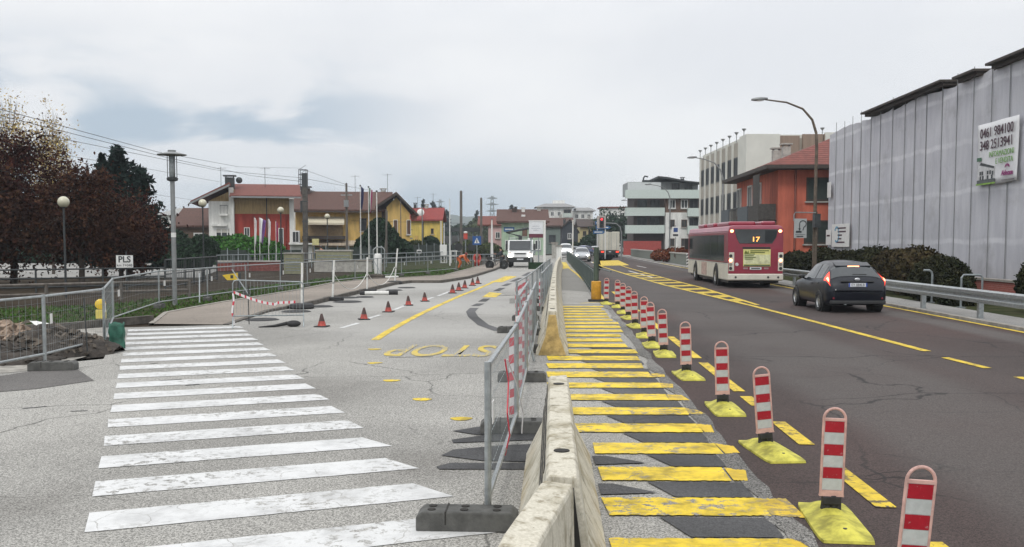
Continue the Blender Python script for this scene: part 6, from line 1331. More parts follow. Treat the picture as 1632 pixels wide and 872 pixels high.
# ---- lamp posts on the right ----------------------------------------------------------------
def road_lamp(label, L, d, H_, mcol, arm=3.1, base_sleeve=False):
    p = R(L, d); r = thing('street_lamp', label, 'street lamp', p, 0, 'curved arm street lamps along the right side'); m = MB()
    m.tube([(0, 0, 0), (0, 0, H_ * .45)], .11, 10, .085); pts = [(0, 0, H_ * .45), (.02, 0, H_ * .74), (-.02, 0, H_ * .82), (-.22, 0, H_ * .89), (-.7, 0, H_ * .95), (-1.5, 0, H_ * .985), (-arm, 0, H_)]
    m.tube(pts, .085, 9, .035); m.build('pole', mcol, r, smooth='auto')
    hd = MB(); hd.lathe([(0, -.42), (.07, -.40), (.13, -.2), (.14, .05), (.09, .3), (.05, .40), (0, .41)], 14); h = hd.build('lamp_head', m_gutter, r, smooth=True); h.location = (-arm - .28, 0, H_ + .03); h.rotation_euler = (0, rad(-95 + 180), 0); h.scale = (.7, 1, 1)
    g = MB().ball((0, 0, 0), .13, (2.1, .9, .4), 12, 7); g = g.build('lamp_glass', m_refl, r, smooth=True); g.location = (-arm - .32, 0, H_ - .03); return r
m_rust = mat('rusty_brown_pole', (.105, .082, .06), .8, var=.35, scale=5)
road_lamp('tall rusty brown street lamp in front of the orange house', 13.0, 48.0, 8.95, m_rust, 2.55); road_lamp('grey street lamp behind the bus, second along the right side', 14.2, 81, 9.0, m_gutter, 2.3)
road_lamp('grey street lamp before the flats, third along the right side', 14.3, 118, 9.0, m_gutter, 2.4); road_lamp('slim grey street lamp left of the flats\' balconies, fourth along the right side', 14.8, 162, 9.0, m_gutter, 2.6); road_lamp('faintest farthest street lamp by the traffic light', 15.6, 215, 9.0, m_gutter, 2.6)
def plate(root, x, z, wd, h, m, y=0., th=.02, name='plate'): return MB().box(x - wd / 2, x + wd / 2, y - th, y, z - h / 2, z + h / 2).build(name, m, root)
# U-turn sign on the rusty lamp
p = R(13.0, 47.7); r = thing('road_sign', 'pale square sign with a looping arrow fixed beside the rusty lamp post', 'sign', (p.x, p.y, 0))
x_ = PV(1282, 0, 47.7).x - p.x; zt, zb = PV(1282, 349, 47.7).z, PV(1282, 379, 47.7).z; zc = (zt + zb) / 2
MB().tube([(0, 0, zt + .3), (x_ - .25, 0, zt + .32), (x_ - .32, 0, zt + .2), (x_ - .32, 0, zt - .1)], .03, 6).build('bracket', m_gutter, r); plate(r, x_, zc, .62, .95, mat('dull_sign_face', (.36, .38, .38), .5, var=.05)); mb = MB()
q = [(x_ + .12 + .16 * math.cos(a), -.03, zc + .22 + .16 * math.sin(a)) for a in [rad(k) for k in range(-70, 200, 15)]]; mb.tube([(x_ + .12, -.03, zc - .10)] + [q[0]] + q[1:] + [(x_ - .04, -.03, zc - .02)], .02, 6); mb.prism([(x_ - .10, zc), (x_ + .02, zc), (x_ - .04, zc - .12)], 'y', -.032, -.024); mb.box(x_ - .22, x_ + .06, -.03, -.022, zc - .22, zc - .12); mb.box(x_ - .25, x_ + .25, -.03, -.022, zc - .31, zc - .295); mb.box(x_ - .18, x_ + .15, -.03, -.022, zc - .42, zc - .37); mb.build('symbol', m_dkmet, r)
MB().box(-.14, .14, -.2, .2, zc + .05, zt + .25).build('control_box', m_dkmet, r); MB().cyl((0, 0, 0), (0, 0, zt + .35), .05, n=8).build('post', m_rust, r)
# parking/info sign, hazard post and bin near the parapet
p = R(11.7, 92); r = thing('road_sign', 'white and blue rectangular sign on the far pavement before the flats', 'sign', p); MB().cyl((0, 0, 0), (0, 0, 3.6), .04, n=6).build('post', m_gutter, r); a = plate(r, 0, 2.95, .65, 1.0, m_wfr, -.05); plate(r, 0, 3.15, .4, .4, mat('sign_blue', (.02, .06, .2), .4), -.075); MB().box(-.25, .25, -.075, -.071, 2.55, 2.75).build('arrow_panel', m_dkmet, a)
p = R(10.9, 77.5); r = thing('hazard_post', 'black and white striped hazard post at the end of the parapet wall', 'post', p); MB().box(-.14, .14, -.03, .03, 0, 1.1).build('board', m_wfr, r)
for k in range(4): MB().prism([(-.14, .1 + .25 * k), (.14, .25 + .25 * k), (.14, .37 + .25 * k), (-.14, .22 + .25 * k)], 'y', -.04, -.031).build('stripe', m_dkmet, r)
p = R(11.6, 68); r = thing('notice_pillar', 'black notice pillar with two white panels beside the front of the bus', 'pillar', p); MB().box(-.45, .45, -.3, .3, 0, 1.75).build('body', m_blackp, r, bevel=.04); plate(r, -.1, 1.35, .42, .5, m_wfr, -.3); plate(r, -.1, .65, .42, .55, m_wfr, -.3); MB().box(-.2, .0, -.33, -.323, 1.2, 1.5).build('print', m_dkmet, r)
r = thing('litter_bin', 'dark litter bin crammed with bags next to the notice pillar', 'bin', R(12.6, 69)); MB().lathe([(.3, 0), (.36, .9), (.38, .95), (.0, 1.0)], 14).build('drum', m_blackp, r, smooth='auto'); MB().ball((0, 0, 1.0), .3, (1, 1, .6)).build('bag', m_dkmet, r, smooth=True)
# handrails by the hedge
p = R(12.2, 31.0); r = thing('handrail', 'short hooked grey tube in front of the round bush', 'handrail', p); MB().tube([(.0, 0, 0), (0, 0, .9), (-.03, 0, 1.0), (-.1, 0, 1.05), (-.28, 0, 1.05)], .035, 7).build('tube', m_galvd, r); MB().box(-.1, .1, -.1, .1, 0, .03).build('foot_plate', m_galvd, r)
p = R(12.4, 28.6); r = thing('handrail', 'arched grey tube rail before the brick wall, right of the round bush', 'handrail', p); MB().tube([(-.28, 0, 0), (-.28, 0, .9), (-.22, 0, .98), (.28, 0, .98), (.34, 0, .9), (.34, 0, 0)], .03, 7).build('tube', m_galvd, r); MB().box(-.38, -.18, -.1, .1, 0, .03).build('foot_plate', m_galvd, r)
# ---- traffic light and direction sign at the junction ---------------------------------------
Y = 112.0; a = PV(961, 0, Y); b = PV(993, 0, Y); r = thing('traffic_light', 'overhead traffic light showing red above the box truck, on a curved arm', 'traffic light', (b.x, Y, 0)); z_ = PV(0, 355, Y).z; dx = a.x - b.x
MB().tube([(0, 0, 0), (0, 0, z_ - 1.2), (-.15, 0, z_ - .5), (-.6, 0, z_ - .1), (dx, 0, z_)], .08, 8, .05).build('mast_arm', m_gutter, r); hd = MB().box(dx - .55, dx + .45, -.2, -.05, z_ - .65, z_ + .75).build('backing_board', mat('pale_backing', (.42, .38, .36), .6), r); MB().box(dx - .28, dx + .22, -.32, -.203, z_ - .55, z_ + .6).build('lamp_housing', m_blackp, r)
MB().ball((dx - .03, -.33, z_ + .38), .15, (1, .4, 1), 12, 7).build('red_lamp', mat('red_signal', (.6, .02, .02), .4, emit=(1, .06, .08), es=1.2), r, smooth=True)
for zz in (.0, -.35): MB().ball((dx - .03, -.32, z_ + zz), .13, (1, .3, 1), 12, 7).build('dark_lamp', m_glass, r)
Y = 116.0; r = thing('direction_sign', 'blue direction signs on two white posts left of the traffic light', 'sign', (PV(954, 0, Y).x, Y, 0)); bl_ = mat('sign_blue2', (.02, .10, .24), .4, var=.15)
for xx in (0, .95): MB().cyl((xx, 0, 0), (xx, 0, 4.6), .06, n=6).build('post', m_wfr, r)
for k, (a_, b_, zz) in enumerate(((-.3, .9, 4.3), (-.2, 1.4, 3.75), (-.5, .7, 3.2))): s_ = MB().prism([(a_, zz - .2), (b_, zz - .2), (b_ + .2, zz), (b_, zz + .2), (a_, zz + .2)], 'y', -.08, -.062).build('arrow_board', bl_, r); MB().box(a_ + .15, b_ - .1, -.086, -.0805, zz - .05, zz + .06).build('board_text', m_wfr, s_)
# ================================================================== TREES AND SHRUBS
def leaves(blobs, n, size, seed, clump=.28, per=22, droop=0.):
    """leaf faces in clumps spread through ellipsoids: blobs = [(cx,cy,cz,rx,ry,rz,weight)]"""
    g = np.random.default_rng(seed); W = np.array([b[6] for b in blobs]); W = W / W.sum(); nc = max(1, n // per)
    which = g.choice(len(blobs), nc, p=W); B = np.array([b[:6] for b in blobs])[which]
    d = g.normal(size=(nc, 3)); d /= np.linalg.norm(d, axis=1)[:, None]; rr = g.random(nc) ** .48
    rr = rr * (1 + .20 * g.normal(size=nc) * (rr > .72)); Cc = B[:, :3] + d * rr[:, None] * B[:, 3:]
    cs = clump * g.uniform(.5, 1.5, nc)
    P = np.repeat(Cc, per, 0) + g.normal(size=(nc * per, 3)) * np.repeat(cs, per)[:, None] * np.array([1, 1, .75])
    if droop: P[:, 2] -= droop * g.random(len(P)) ** 2
    m = len(P); a = g.normal(size=(m, 3)); a /= np.linalg.norm(a, axis=1)[:, None]; b = np.cross(a, g.normal(size=(m, 3))); b /= np.linalg.norm(b, axis=1)[:, None]
    s = size * g.uniform(.55, 1.35, m)[:, None]; a = a * s; b = b * s * .62
    V = np.empty((m, 4, 3)); V[:, 0] = P - a; V[:, 1] = P - b * .9 - a * .1; V[:, 2] = P + a; V[:, 3] = P + b * .9 - a * .1
    return V.reshape(-1, 3), m
def leafmesh(name, V, m, material, parent):
    me = bpy.data.meshes.new(name); me.vertices.add(m * 4); me.vertices.foreach_set('co', V.astype(np.float32).ravel()); me.loops.add(m * 4); me.loops.foreach_set('vertex_index', np.arange(m * 4, dtype=np.int32))
    me.polygons.add(m); me.polygons.foreach_set('loop_start', np.arange(0, m * 4, 4, dtype=np.int32)); me.update(calc_edges=True); me.materials.append(material)
    o = bpy.data.objects.new(name, me); COL.objects.link(o); o.parent = parent; return o
def limbs(mb, base, tips, r0, seed, n=5):
    rn = random.Random(seed)
    for t in tips:
        t = Vector(t); b = Vector(base) + Vector((0, 0, rn.uniform(-.2, .4))); pts = []
        for k in range(n + 1): q = b.lerp(t, k / n); j = .12 * (t - b).length * math.sin(math.pi * k / n); pts.append(q + Vector((rn.uniform(-j, j) * .5, rn.uniform(-j, j) * .5, j * .4)))
        mb.tube(pts, r0, 5, .012)
        for _ in range(3): k = rn.randint(2, n); q = pts[k]; e = q + Vector((rn.uniform(-1, 1), rn.uniform(-1, 1), rn.uniform(.1, .9))) * (t - b).length * .35; mb.tube([q, q.lerp(e, .5) + Vector((0, 0, .05)), e], r0 * .35, 4, .008)
def tree(name, label, loc, Hh, blobs, n, size, material, r0=.16, fork=.35, seed=1, cat='tree', group=None, clump=.28, per=22, twigs=0, droop=0.):
    r = thing(name, label, cat, loc, 0, group); rn = random.Random(seed); mb = MB(); zf = Hh * fork
    mb.tube([(0, 0, -.1), (.04, .02, zf * .5), (-.03, .03, zf)], r0, 9, r0 * .75)
    tips = [(b[0] + rn.uniform(-.5, .5) * b[3], b[1] + rn.uniform(-.5, .5) * b[4], b[2] + rn.uniform(-.1, .7) * b[5]) for b in blobs for _ in range(2)]
    limbs(mb, (-.03, .03, zf), tips, r0 * .5, seed); mb.build('trunk', m_trunk, r, smooth='auto')
    if twigs:
        tb = MB(); 
        for _ in range(twigs):
            b = rn.choice(blobs); a = rn.uniform(0, 6.28); c_ = math.acos(rn.uniform(-.6, 1)); q = Vector((b[0] + b[3] * .9 * math.cos(a) * math.sin(c_), b[1] + b[4] * .9 * math.sin(a) * math.sin(c_), b[2] + b[5] * math.cos(c_))); p0 = Vector((b[0], b[1], b[2])).lerp(q, .4)
            tb.tube([p0, p0.lerp(q, .5) + Vector((rn.uniform(-.1, .1), 0, .08)), q, q + (q - p0) * .15 - Vector((0, 0, droop * .5))], .012, 3, .004)
        tb.build('twigs', m_trunk, r)
    V, m = leaves(blobs, n, size, seed, clump, per, droop); leafmesh('crown', V, m, material, r); return r
m_plum = mat('plum_leaves', (.036, .011, .010), .85, spec=.12, var=.45, scale=1.2, island=.5, col2=(.060, .018, .012)); m_plum2 = mat('brown_plum_leaves', (.050, .021, .013), .85, spec=.12, var=.4, scale=1.0, island=.5); m_birch = mat('birch_leaves', (.40, .30, .13), .85, spec=.12, var=.3, scale=2, island=.4)
m_conif = mat('conifer_needles', (.012, .022, .018), .85, spec=.12, var=.4, scale=1.5, island=.45); m_hedge = mat('bright_hedge_leaves', (.055, .145, .028), .85, spec=.12, var=.35, scale=1.5, island=.45); m_dkgreen = mat('dark_green_leaves', (.022, .042, .022), .85, spec=.12, var=.4, scale=1.3, island=.5)
m_box_ = mat('clipped_hedge_leaves', (.020, .030, .014), .85, spec=.12, var=.4, scale=1.4, island=.5, col2=(.040, .038, .018)); m_redbush = mat('rusty_bush_leaves', (.13, .038, .018), .85, spec=.12, var=.4, scale=2, island=.4); m_olive = mat('olive_leaves', (.06, .075, .03), .85, spec=.12, var=.4, scale=1.5, island=.4)
def gp(px, Y): v = PV(px, 387, Y); return Vector((v.x, Y, 0))
tree('plum_tree', 'broad dark purple leaved plum tree at the left edge behind the globe lamp', gp(20, 44), 6.9, [(0, 0, 4.5, 3.0, 2.6, 2.0, 3), (-1.6, .4, 3.0, 2.4, 2, 1.9, 3), (1.5, -.2, 2.9, 2.1, 1.8, 1.8, 3), (.2, 0, 6.0, 1.7, 1.6, 1.0, 1)], 24000, .078, m_plum, .17, .30, 11, twigs=140, group='plum trees on the verge')
tree('plum_tree', 'brownish purple plum tree between the globe lamp and the dark conifer', gp(128, 42.5), 5.4, [(0, 0, 3.3, 2.2, 2.0, 1.8, 3), (1.3, .2, 2.4, 1.8, 1.6, 1.5, 3), (-1.2, .2, 2.5, 1.7, 1.6, 1.5, 3), (.1, 0, 4.5, 1.2, 1.2, .8, 1)], 19000, .076, m_plum2, .14, .30, 12, twigs=120, group='plum trees on the verge')
tree('plum_tree', 'dark plum tree right in front of the conifer, beside the notice sign', gp(205, 47), 4.8, [(0, 0, 2.7, 1.4, 1.5, 1.6, 3), (.4, 0, 1.9, 1.3, 1.3, 1.1, 2), (-.9, 0, 2.2, 1.4, 1.3, 1.4, 2)], 12000, .085, m_plum, .15, .28, 13, twigs=90, group='plum trees on the verge')
tree('plum_tree', 'dark brown plum tree half outside the left edge of the picture', gp(-75, 41), 6.0, [(0, 0, 3.6, 2.6, 2.2, 2.4, 3), (1.2, 0, 2.4, 1.9, 1.5, 1.6, 2)], 15000, .09, m_plum2, .16, .28, 14, group='plum trees on the verge')
def conifer(label, loc, Hh, rb, seed, mt, name='conifer', n=240, ls=.13, group=None, per=26):
    r = thing(name, label, 'tree', loc, 0, group); rn = random.Random(seed); MB().tube([(0, 0, 0), (.03, 0, Hh * .5), (0, 0, Hh * .97)], .16 * Hh / 8, 8, .03).build('trunk', m_trunk, r); g = np.random.default_rng(seed); Vs = []
    for k in range(n):
        t = (k + rn.random()) / n; z = Hh * (.10 + .90 * t); L = rb * (1 - t) ** .72 * rn.uniform(.42, 1.28) + .10; a = rn.uniform(0, 6.28); m = max(6, int(per * (L / rb + .2)))
        u = g.random(m) ** .7; s_ = L * u; V = np.stack([np.cos(a) * s_, np.sin(a) * s_, z + .28 * s_ * u + .22 * L * (u ** 3) - .30 * s_], 1) + g.normal(size=(m, 3)) * .052 * (rb / 2); Vs.append(V)
    P = np.concatenate(Vs); m = len(P); a = g.normal(size=(m, 3)) + np.array([0, 0, .3]); a /= np.linalg.norm(a, axis=1)[:, None]; b = np.cross(a, g.normal(size=(m, 3))); b /= np.linalg.norm(b, axis=1)[:, None]
    s = ls * g.uniform(.6, 1.4, m)[:, None]; a = a * s * 1.25; b = b * s * .5; V = np.empty((m, 4, 3)); V[:, 0] = P - a; V[:, 1] = P - b; V[:, 2] = P + a; V[:, 3] = P + b; leafmesh('crown', V.reshape(-1, 3), m, mt, r); return r
conifer('tall dark spruce with several pointed leaders rising behind the plum trees', gp(192, 54), 7.2, 2.8, 21, m_conif, n=250, ls=.15, per=40); conifer('shorter dark spruce leaning against the tall one on its right', gp(226, 53), 6.0, 1.9, 22, m_conif, n=280, ls=.14)
conifer('dark young spruce left of the tall spruce', gp(166, 55), 6.9, 1.7, 23, m_conif, n=190, ls=.13)
tree('birch_tree', 'thin pale yellow birch, the taller one at the left edge', gp(18, 60), 11.2, [(0, 0, 7.4, 1.5, 1.3, 3.4, 3), (-.5, 0, 5, 1.5, 1.3, 1.9, 1)], 5200, .075, m_birch, .11, .5, 31, clump=.3, per=9, twigs=260, droop=.35, group='birches behind the plum trees')
tree('birch_tree', 'thin pale yellow birch right of the taller birch', gp(84, 60), 10.4, [(0, 0, 6.8, 1.4, 1.2, 3.2, 3), (.6, 0, 4.6, 1.2, 1.2, 1.8, 1)], 5200, .08, m_birch, .10, .5, 32, clump=.28, per=9, twigs=240, droop=.35, group='birches behind the plum trees')
def bush(name, label, loc, blobs, n, size, material, seed, group=None, clump=.14, core=.86, cat='bush'):
    r = thing(name, label, cat, loc, 0, group); mb = MB()
    for b in blobs:
        mb2 = MB().ball((0, 0, 0), 1, (1, 1, 1), 22, 14)
        for v in mb2.v: v = Vector(v); k = core * (1 + .06 * math.sin(7 * v.x + seed) * math.sin(6 * v.y) + .05 * math.sin(9 * v.z + seed)); mb.v.append((b[0] + v.x * b[3] * k, b[1] + v.y * b[4] * k, max(-.02, b[2] + v.z * b[5] * k)))
        o_ = len(mb.v) - len(mb2.v); mb.f += [tuple(i + o_ for i in f) for f in mb2.f]
    mb.build('inner_growth', material, r, smooth=True)
    bb = [tuple(list(b[:3]) + [b[3] * .97, b[4] * .97, b[5] * .97, b[6]]) for b in blobs]; g = np.random.default_rng(seed); nc = n; W = np.array([b[6] for b in bb]); which = g.choice(len(bb), nc, p=W / W.sum()); B = np.array([b[:6] for b in bb])[which]; d = g.normal(size=(nc, 3)); d[:, 2] = np.abs(d[:, 2]) * 1.0 - .25; d /= np.linalg.norm(d, axis=1)[:, None]
    P = B[:, :3] + d * B[:, 3:] * (.9 + .12 * g.random(nc))[:, None] + g.normal(size=(nc, 3)) * clump * .3; P = P[P[:, 2] > 0]; m = len(P); a = g.normal(size=(m, 3)); a /= np.linalg.norm(a, axis=1)[:, None]; b = np.cross(a, g.normal(size=(m, 3))); b /= np.linalg.norm(b, axis=1)[:, None]; s = size * g.uniform(.5, 1.4, m)[:, None]; a = a * s; b = b * s * .6; V = np.empty((m, 4, 3)); V[:, 0] = P - a; V[:, 1] = P - b; V[:, 2] = P + a; V[:, 3] = P + b; leafmesh('foliage', V.reshape(-1, 3), m, material, r); return r
bush('hedge', 'long dark boundary hedge beyond the pale car park, seen under the plum trees', gp(70, 94), [(-12 + 4 * k, 0, 1.2, 2.6, 1.2, 2.2 + .4 * (k % 2), 1) for k in range(7)], 7000, .2, m_dkgreen, 40)
bush('hedge', 'bright green overgrown hedge in front of the red house', gp(376, 86), [(-1.5, 0, 1.0, 1.7, 1.4, 1.5, 2), (.2, 0, 1.2, 1.7, 1.4, 1.5, 2), (2.0, 0, 1.1, 1.6, 1.4, 1.4, 2), (3.2, 0, .8, 1.3, 1.2, 1.3, 1)], 9000, .16, m_hedge, 41)
bush('bush', 'very dark evergreen bush left of the bright hedge', gp(312, 74), [(-.8, 0, .9, 1.3, 1.2, 1.3, 2), (.5, 0, 1.1, 1.3, 1.2, 1.45, 2), (-2.0, 0, .7, 1.1, 1, 1.0, 1)], 6000, .14, m_dkgreen, 42)
bush('bush', 'tall dark green bush in front of the ochre house behind the flagpoles', gp(607, 96), [(0, 0, 1.8, 2.0, 1.7, 2.0, 3), (-1.0, 0, 1.4, 1.6, 1.5, 1.5, 2), (1.6, 0, 1.1, 1.6, 1.5, 1.3, 2), (-.1, 0, 3.1, 1.2, 1.1, 1.3, 1)], 9000, .17, m_dkgreen, 43)
bush('bush', 'round clipped dark bush beside the small yellow house', gp(686, 126), [(0, 0, 1.5, 1.3, 1.2, 1.3, 1)], 2500, .14, m_dkgreen, 44); bush('bush', 'low olive hedge along the grey garden wall', gp(655, 125), [(-1.5, 0, 1.2, 1.4, .8, 1.0, 1), (.6, 0, 1.3, 1.5, .8, .95, 1)], 2500, .14, m_olive, 45)
# clipped hedge mounds along the guard rail: (pixel x, road offset, half width, top row)
HG = [(1270, 14.6, 1.15, 404), (1310, 14.2, 1.25, 398), (1350, 14.4, 1.15, 404), (1392, 13.8, 1.35, 398), (1430, 14.0, 1.15, 402), (1462, 13.4, 1.0, 399)]
hl = ['clipped dark mound nearest the back of the bus', 'clipped dark mound at the foot of the rusty street lamp', 'clipped dark mound under the white notice sheet', 'clipped dark mound behind the roof of the dark hatchback', 'clipped brownish mound right of the dark hatchback roof', 'clipped brownish mound beside the big round bush']
for i, (x, L, hw, top) in enumerate(HG):
    d = FPX * L / (x - 880); z = PV(x, top, d).z * 1.07; rx = hw * .86; bush('hedge', hl[i], R(L, d), [(0, 0, z * .42, rx * 1.02, 1.5, z * .60, 2), (.2, -1.0, z * .38, rx * .85, 1.0, z * .5, 1), (0, 1.1, z * .38, rx * .9, 1.0, z * .5, 1)], 5600, (.075 if i % 2 else .09), (m_box_ if i not in (4, 5) else mat('brownish_hedge_leaves', (.036, .034, .016), .85, spec=.12, var=.45, scale=1.4, island=.5, col2=(.070, .052, .026))), 50 + i, 'clipped hedge mounds along the guard rail')
d = FPX * 12.9 / (1500 - 880); bush('bush', 'big smooth dome shaped bush behind the hooked tube', R(12.9, d), [(0, 0, .45, 1.02, 1.1, 1.05, 1)], 7000, .055, m_box_, 60); d = FPX * 12.6 / (1526 - 880); bush('bush', 'small round bush in front of the dome shaped bush', R(12.6, d), [(0, 0, .20, .58, .6, .62, 1)], 3000, .05, m_box_, 61)
bush('bush', 'dark shrub cut off by the right edge of the picture', R(13.3, 26.3), [(0, 0, .7, .55, .7, .85, 1)], 2500, .06, m_box_, 62)
bush('bush', 'long rusty red bush along the parapet wall before the flats', R(12.6, 88), [(0, 0, .7, 1.4, 2.5, .9, 1), (-.5, 6, .6, 1.2, 3, .8, 1), (-.6, 13, .5, 1.1, 3, .7, 1)], 6000, .14, m_redbush, 63); bush('bush', 'dark green shrub right of the rusty red bush', R(15.5, 84), [(0, 0, 1.0, 1.5, 1.5, 1.2, 1)], 2500, .14, m_dkgreen, 64)
tree('tree', 'big dark green tree behind the traffic light', gp(973, 200), 9.0, [(0, 0, 5.5, 3.6, 3, 3.2, 3), (2.2, 0, 4.3, 2.6, 2.5, 2.6, 2), (-1.6, 0, 4.3, 2.4, 2.2, 2.6, 2)], 6000, .28, m_dkgreen, .3, .25, 71, clump=.5); tree('tree', 'dark tree further right behind the flats\' balconies', gp(1000, 205), 7.5, [(0, 0, 4.6, 2.8, 2.5, 2.8, 3)], 3000, .28, m_dkgreen, .3, .25, 72, clump=.5)
bush('bush', 'dark roadside shrubbery by the straw yellow house', gp(944, 176), [(0, 0, 1.6, 2.4, 1.5, 1.9, 1), (-3.5, 0, .9, 1.8, 1.4, 1.2, 1)], 3000, .2, m_dkgreen, 73); bush('bush', 'mixed scrub along the railway left of the white truck', gp(742, 130), [(0, 0, .8, 2.2, 1.4, 1.4, 1), (3, 1, .7, 2, 1.4, 1.2, 1), (-3, 0, .6, 1.8, 1.4, 1.2, 1)], 4000, .17, m_olive, 74)
for i, (x, Y, h) in enumerate(((675, 320, 16), (684, 330, 13), (690, 310, 15), (702, 325, 14), (712, 330, 13), (760, 340, 13), (815, 300, 13.5), (822, 310, 13))): conifer(ORD[i] + ' dim conifer from the left on the far slope behind the railway', gp(x, Y), h, h * .20, 80 + i, m_conif, n=70, ls=.5, group='conifers on the far slope', per=12)
for i, (x, Y, w_, h) in enumerate(((655, 300, 9, 6), (705, 290, 9, 5.5), (735, 300, 9, 7), (770, 280, 10, 8.5), (800, 290, 8, 8.5))): bush('tree', ORD[i] + ' rounded mass of far trees from the left, behind the railway poles', gp(x, Y), [(0, 0, h * .5, w_ * .55, 4, h * .6, 1), (w_ * .4, 0, h * .4, w_ * .4, 4, h * .5, 1)], 1800, .45, m_olive if i > 2 else m_dkgreen, 95 + i, 'tree masses behind the railway', .4, cat='tree')
# ================================================================== LEFT SIDE FURNITURE
def globe(label, px, py, Y, dia=.40, top_y=None):
    p = gp(px, Y); z = PV(px, py, Y).z; r = thing('street_lamp', label, 'street lamp', p, 0, 'globe lamps along the street'); MB().cyl((0, 0, 0), (0, 0, z - dia * .48), .045, .035, 8).build('pole', m_dkmet, r, smooth='auto'); MB().lathe([(.05, 0), (.09, .02), (.11, .06), (.10, .07)], 12, (0, 0, z - dia * .53)).build('collar', m_dkmet, r)
    MB().ball((0, 0, z), dia / 2, (1, 1, 1), 22, 14).build('globe', mat('globe_glass', (.50, .48, .36), .2, var=.12, scale=3, spec=.7), r, smooth=True)
globe('globe lamp standing among the dark plum trees', 103, 322, 34); globe('globe lamp in front of the white house wall', 324, 324, 48); globe('globe lamp in front of the red house wall', 448, 335, 57, .38); globe('globe lamp in front of the ochre house', 522, 345, 70, .38)
p = G(279, 487); r = thing('street_lamp', 'tall grey lamp post with a flat disc hat and clear glass cylinder', 'street lamp', p); z = 4.77; MB().cyl((0, 0, 0), (0, 0, z - .95), .072, .068, 12).build('pole', m_gutter, r, smooth='auto'); MB().cyl((0, 0, 2.1), (0, 0, 2.24), .074, .074, 12).build('band', m_wfr, r)
MB().lathe([(.07, 0), (.16, .03), (.17, .10), (.12, .14)], 16, (0, 0, z - .97)).build('collar', m_dkmet, r, smooth='auto'); mb = MB()
for k in range(4): a = rad(45 + 90 * k); mb.cyl((.15 * math.cos(a), .15 * math.sin(a), z - .88), (.15 * math.cos(a), .15 * math.sin(a), z - .18), .012, n=5)
mb.build('cage', m_dkmet, r); MB().lathe([(.085, z - .86), (.095, z - .2)], 16).build('glass', mat('clear_lamp_glass', (.30, .33, .34), .1, spec=.8, var=.3, scale=4), r, smooth=True); MB().ball((0, 0, z - .45), .08, (1, 1, 1.7), 10, 8).build('bulb', m_refl, r, smooth=True); MB().lathe([(.0, z - .14), (.43, z - .17), (.435, z - .15), (.2, z - .09), (.12, z - .07), (.12, z - .02), (0, z - .01)], 24).build('hat', m_gutter, r, smooth='auto')
p = gp(198, 38); z0_, z1_ = PV(198, 427, 38).z, PV(198, 407, 38).z; r = thing('sign', 'white rectangular railway sign reading PLS on a dark post', 'sign', p); MB().cyl((.05, .03, 0), (.05, .03, z1_ + .15), .03, n=8).build('post', m_dkmet, r); plate(r, 0, (z0_ + z1_) / 2, .66, z1_ - z0_, m_wfr); lettering('PLS', .34, m_dkmet, r, (0, -.024, z1_ - .17), bold=.008); lettering('km 7+048', .15, m_dkmet, r, (0, -.024, z0_ + .10))
# tubular railing between the verge and the yard behind
def tube_rail(label, a, b, h, m, rails=(.95, .55), step=2.0, r_=.025, name='railing', group=None, bars=0):
    a, b = Vector(a), Vector(b); r = thing(name, label, 'railing', a, math.atan2((b - a).y, (b - a).x), group); L_ = (b - a).length; mb = MB()
    for z in rails: mb.cyl((0, 0, z * h), (L_, 0, z * h), r_, n=6)
    mb.build('rails', m, r); n = max(1, round(L_ / step))
    for k in range(n + 1): MB().cyl((L_ * k / n, 0, 0), (L_ * k / n, 0, h), r_ * 1.2, n=6).build('post', m, r)
    if bars: 
        mb = MB(); q = int(L_ / bars)
        for k in range(1, q): mb.cyl((L_ * k / q, 0, .08 * h), (L_ * k / q, 0, .95 * h), .012, n=4, caps=False)
        mb.build('bars', m, r)
    return r
A, B_ = gp(-60, 34), gp(262, 38); tube_rail('dark tubular railing in front of the plum trees', A, B_, 1.0, m_dkmet, (.95, .62, .30), 2.2, .03)
tube_rail('dark wooden two board fence low behind the near verge', gp(-60, 29.5), gp(300, 34), .62, m_wood, (.95, .45), 2.6, .05); tube_rail('dark barred railing on the right of the tall lamp post', gp(262, 40), gp(345, 50), 1.25, m_dkmet, (.98, .5, .08), 1.6, .03, bars=.3); tube_rail('long grey railing beside the level crossing, left of the flagpoles', gp(345, 62), gp(560, 84), 1.15, m_galvd, (.98, .55), 2.0, .03, bars=.45)
tube_rail('grey railing along the level crossing, below the small yellow house', gp(560, 70), gp(735, 98), 1.1, m_galvd, (.97, .6, .3), 2.4, .035)
r = thing('low_wall', 'low dark red brick wall behind the fence under the four flags', 'wall', gp(345, 66)); MB().box(0, 4.3, 0, .3, 0, .62).build('wall', mat('dull_brick', (.19, .055, .045), .9, var=.3, scale=6), r); MB().box(-.05, 4.35, -.05, .35, .623, .72).build('coping', m_conc, r)
r = thing('low_wall', 'low pale concrete wall behind the second and third marker poles', 'wall', gp(500, 64)); MB().box(0, 3.8, 0, .3, 0, .72).build('wall', m_conc, r); MB().box(-.05, 3.85, -.05, .35, .723, .80).build('coping', m_kerb, r)
r = thing('utility_cabinet', 'pale yellow green utility cabinet with louvres left of the concrete pole', 'cabinet', gp(468, 60)); mc = mat('cabinet_cream', (.24, .24, .15), .7, var=.12); MB().box(-.55, .55, -.3, .3, 0, 1.25).build('body', mc, r, bevel=.02); MB().box(-.6, .6, -.35, .35, 1.253, 1.32).build('lid', m_conc, r)
for k in range(5): MB().box(-.45, .45, -.315, -.301, .2 + .18 * k, .25 + .18 * k).build('louvre', m_galvd, r)
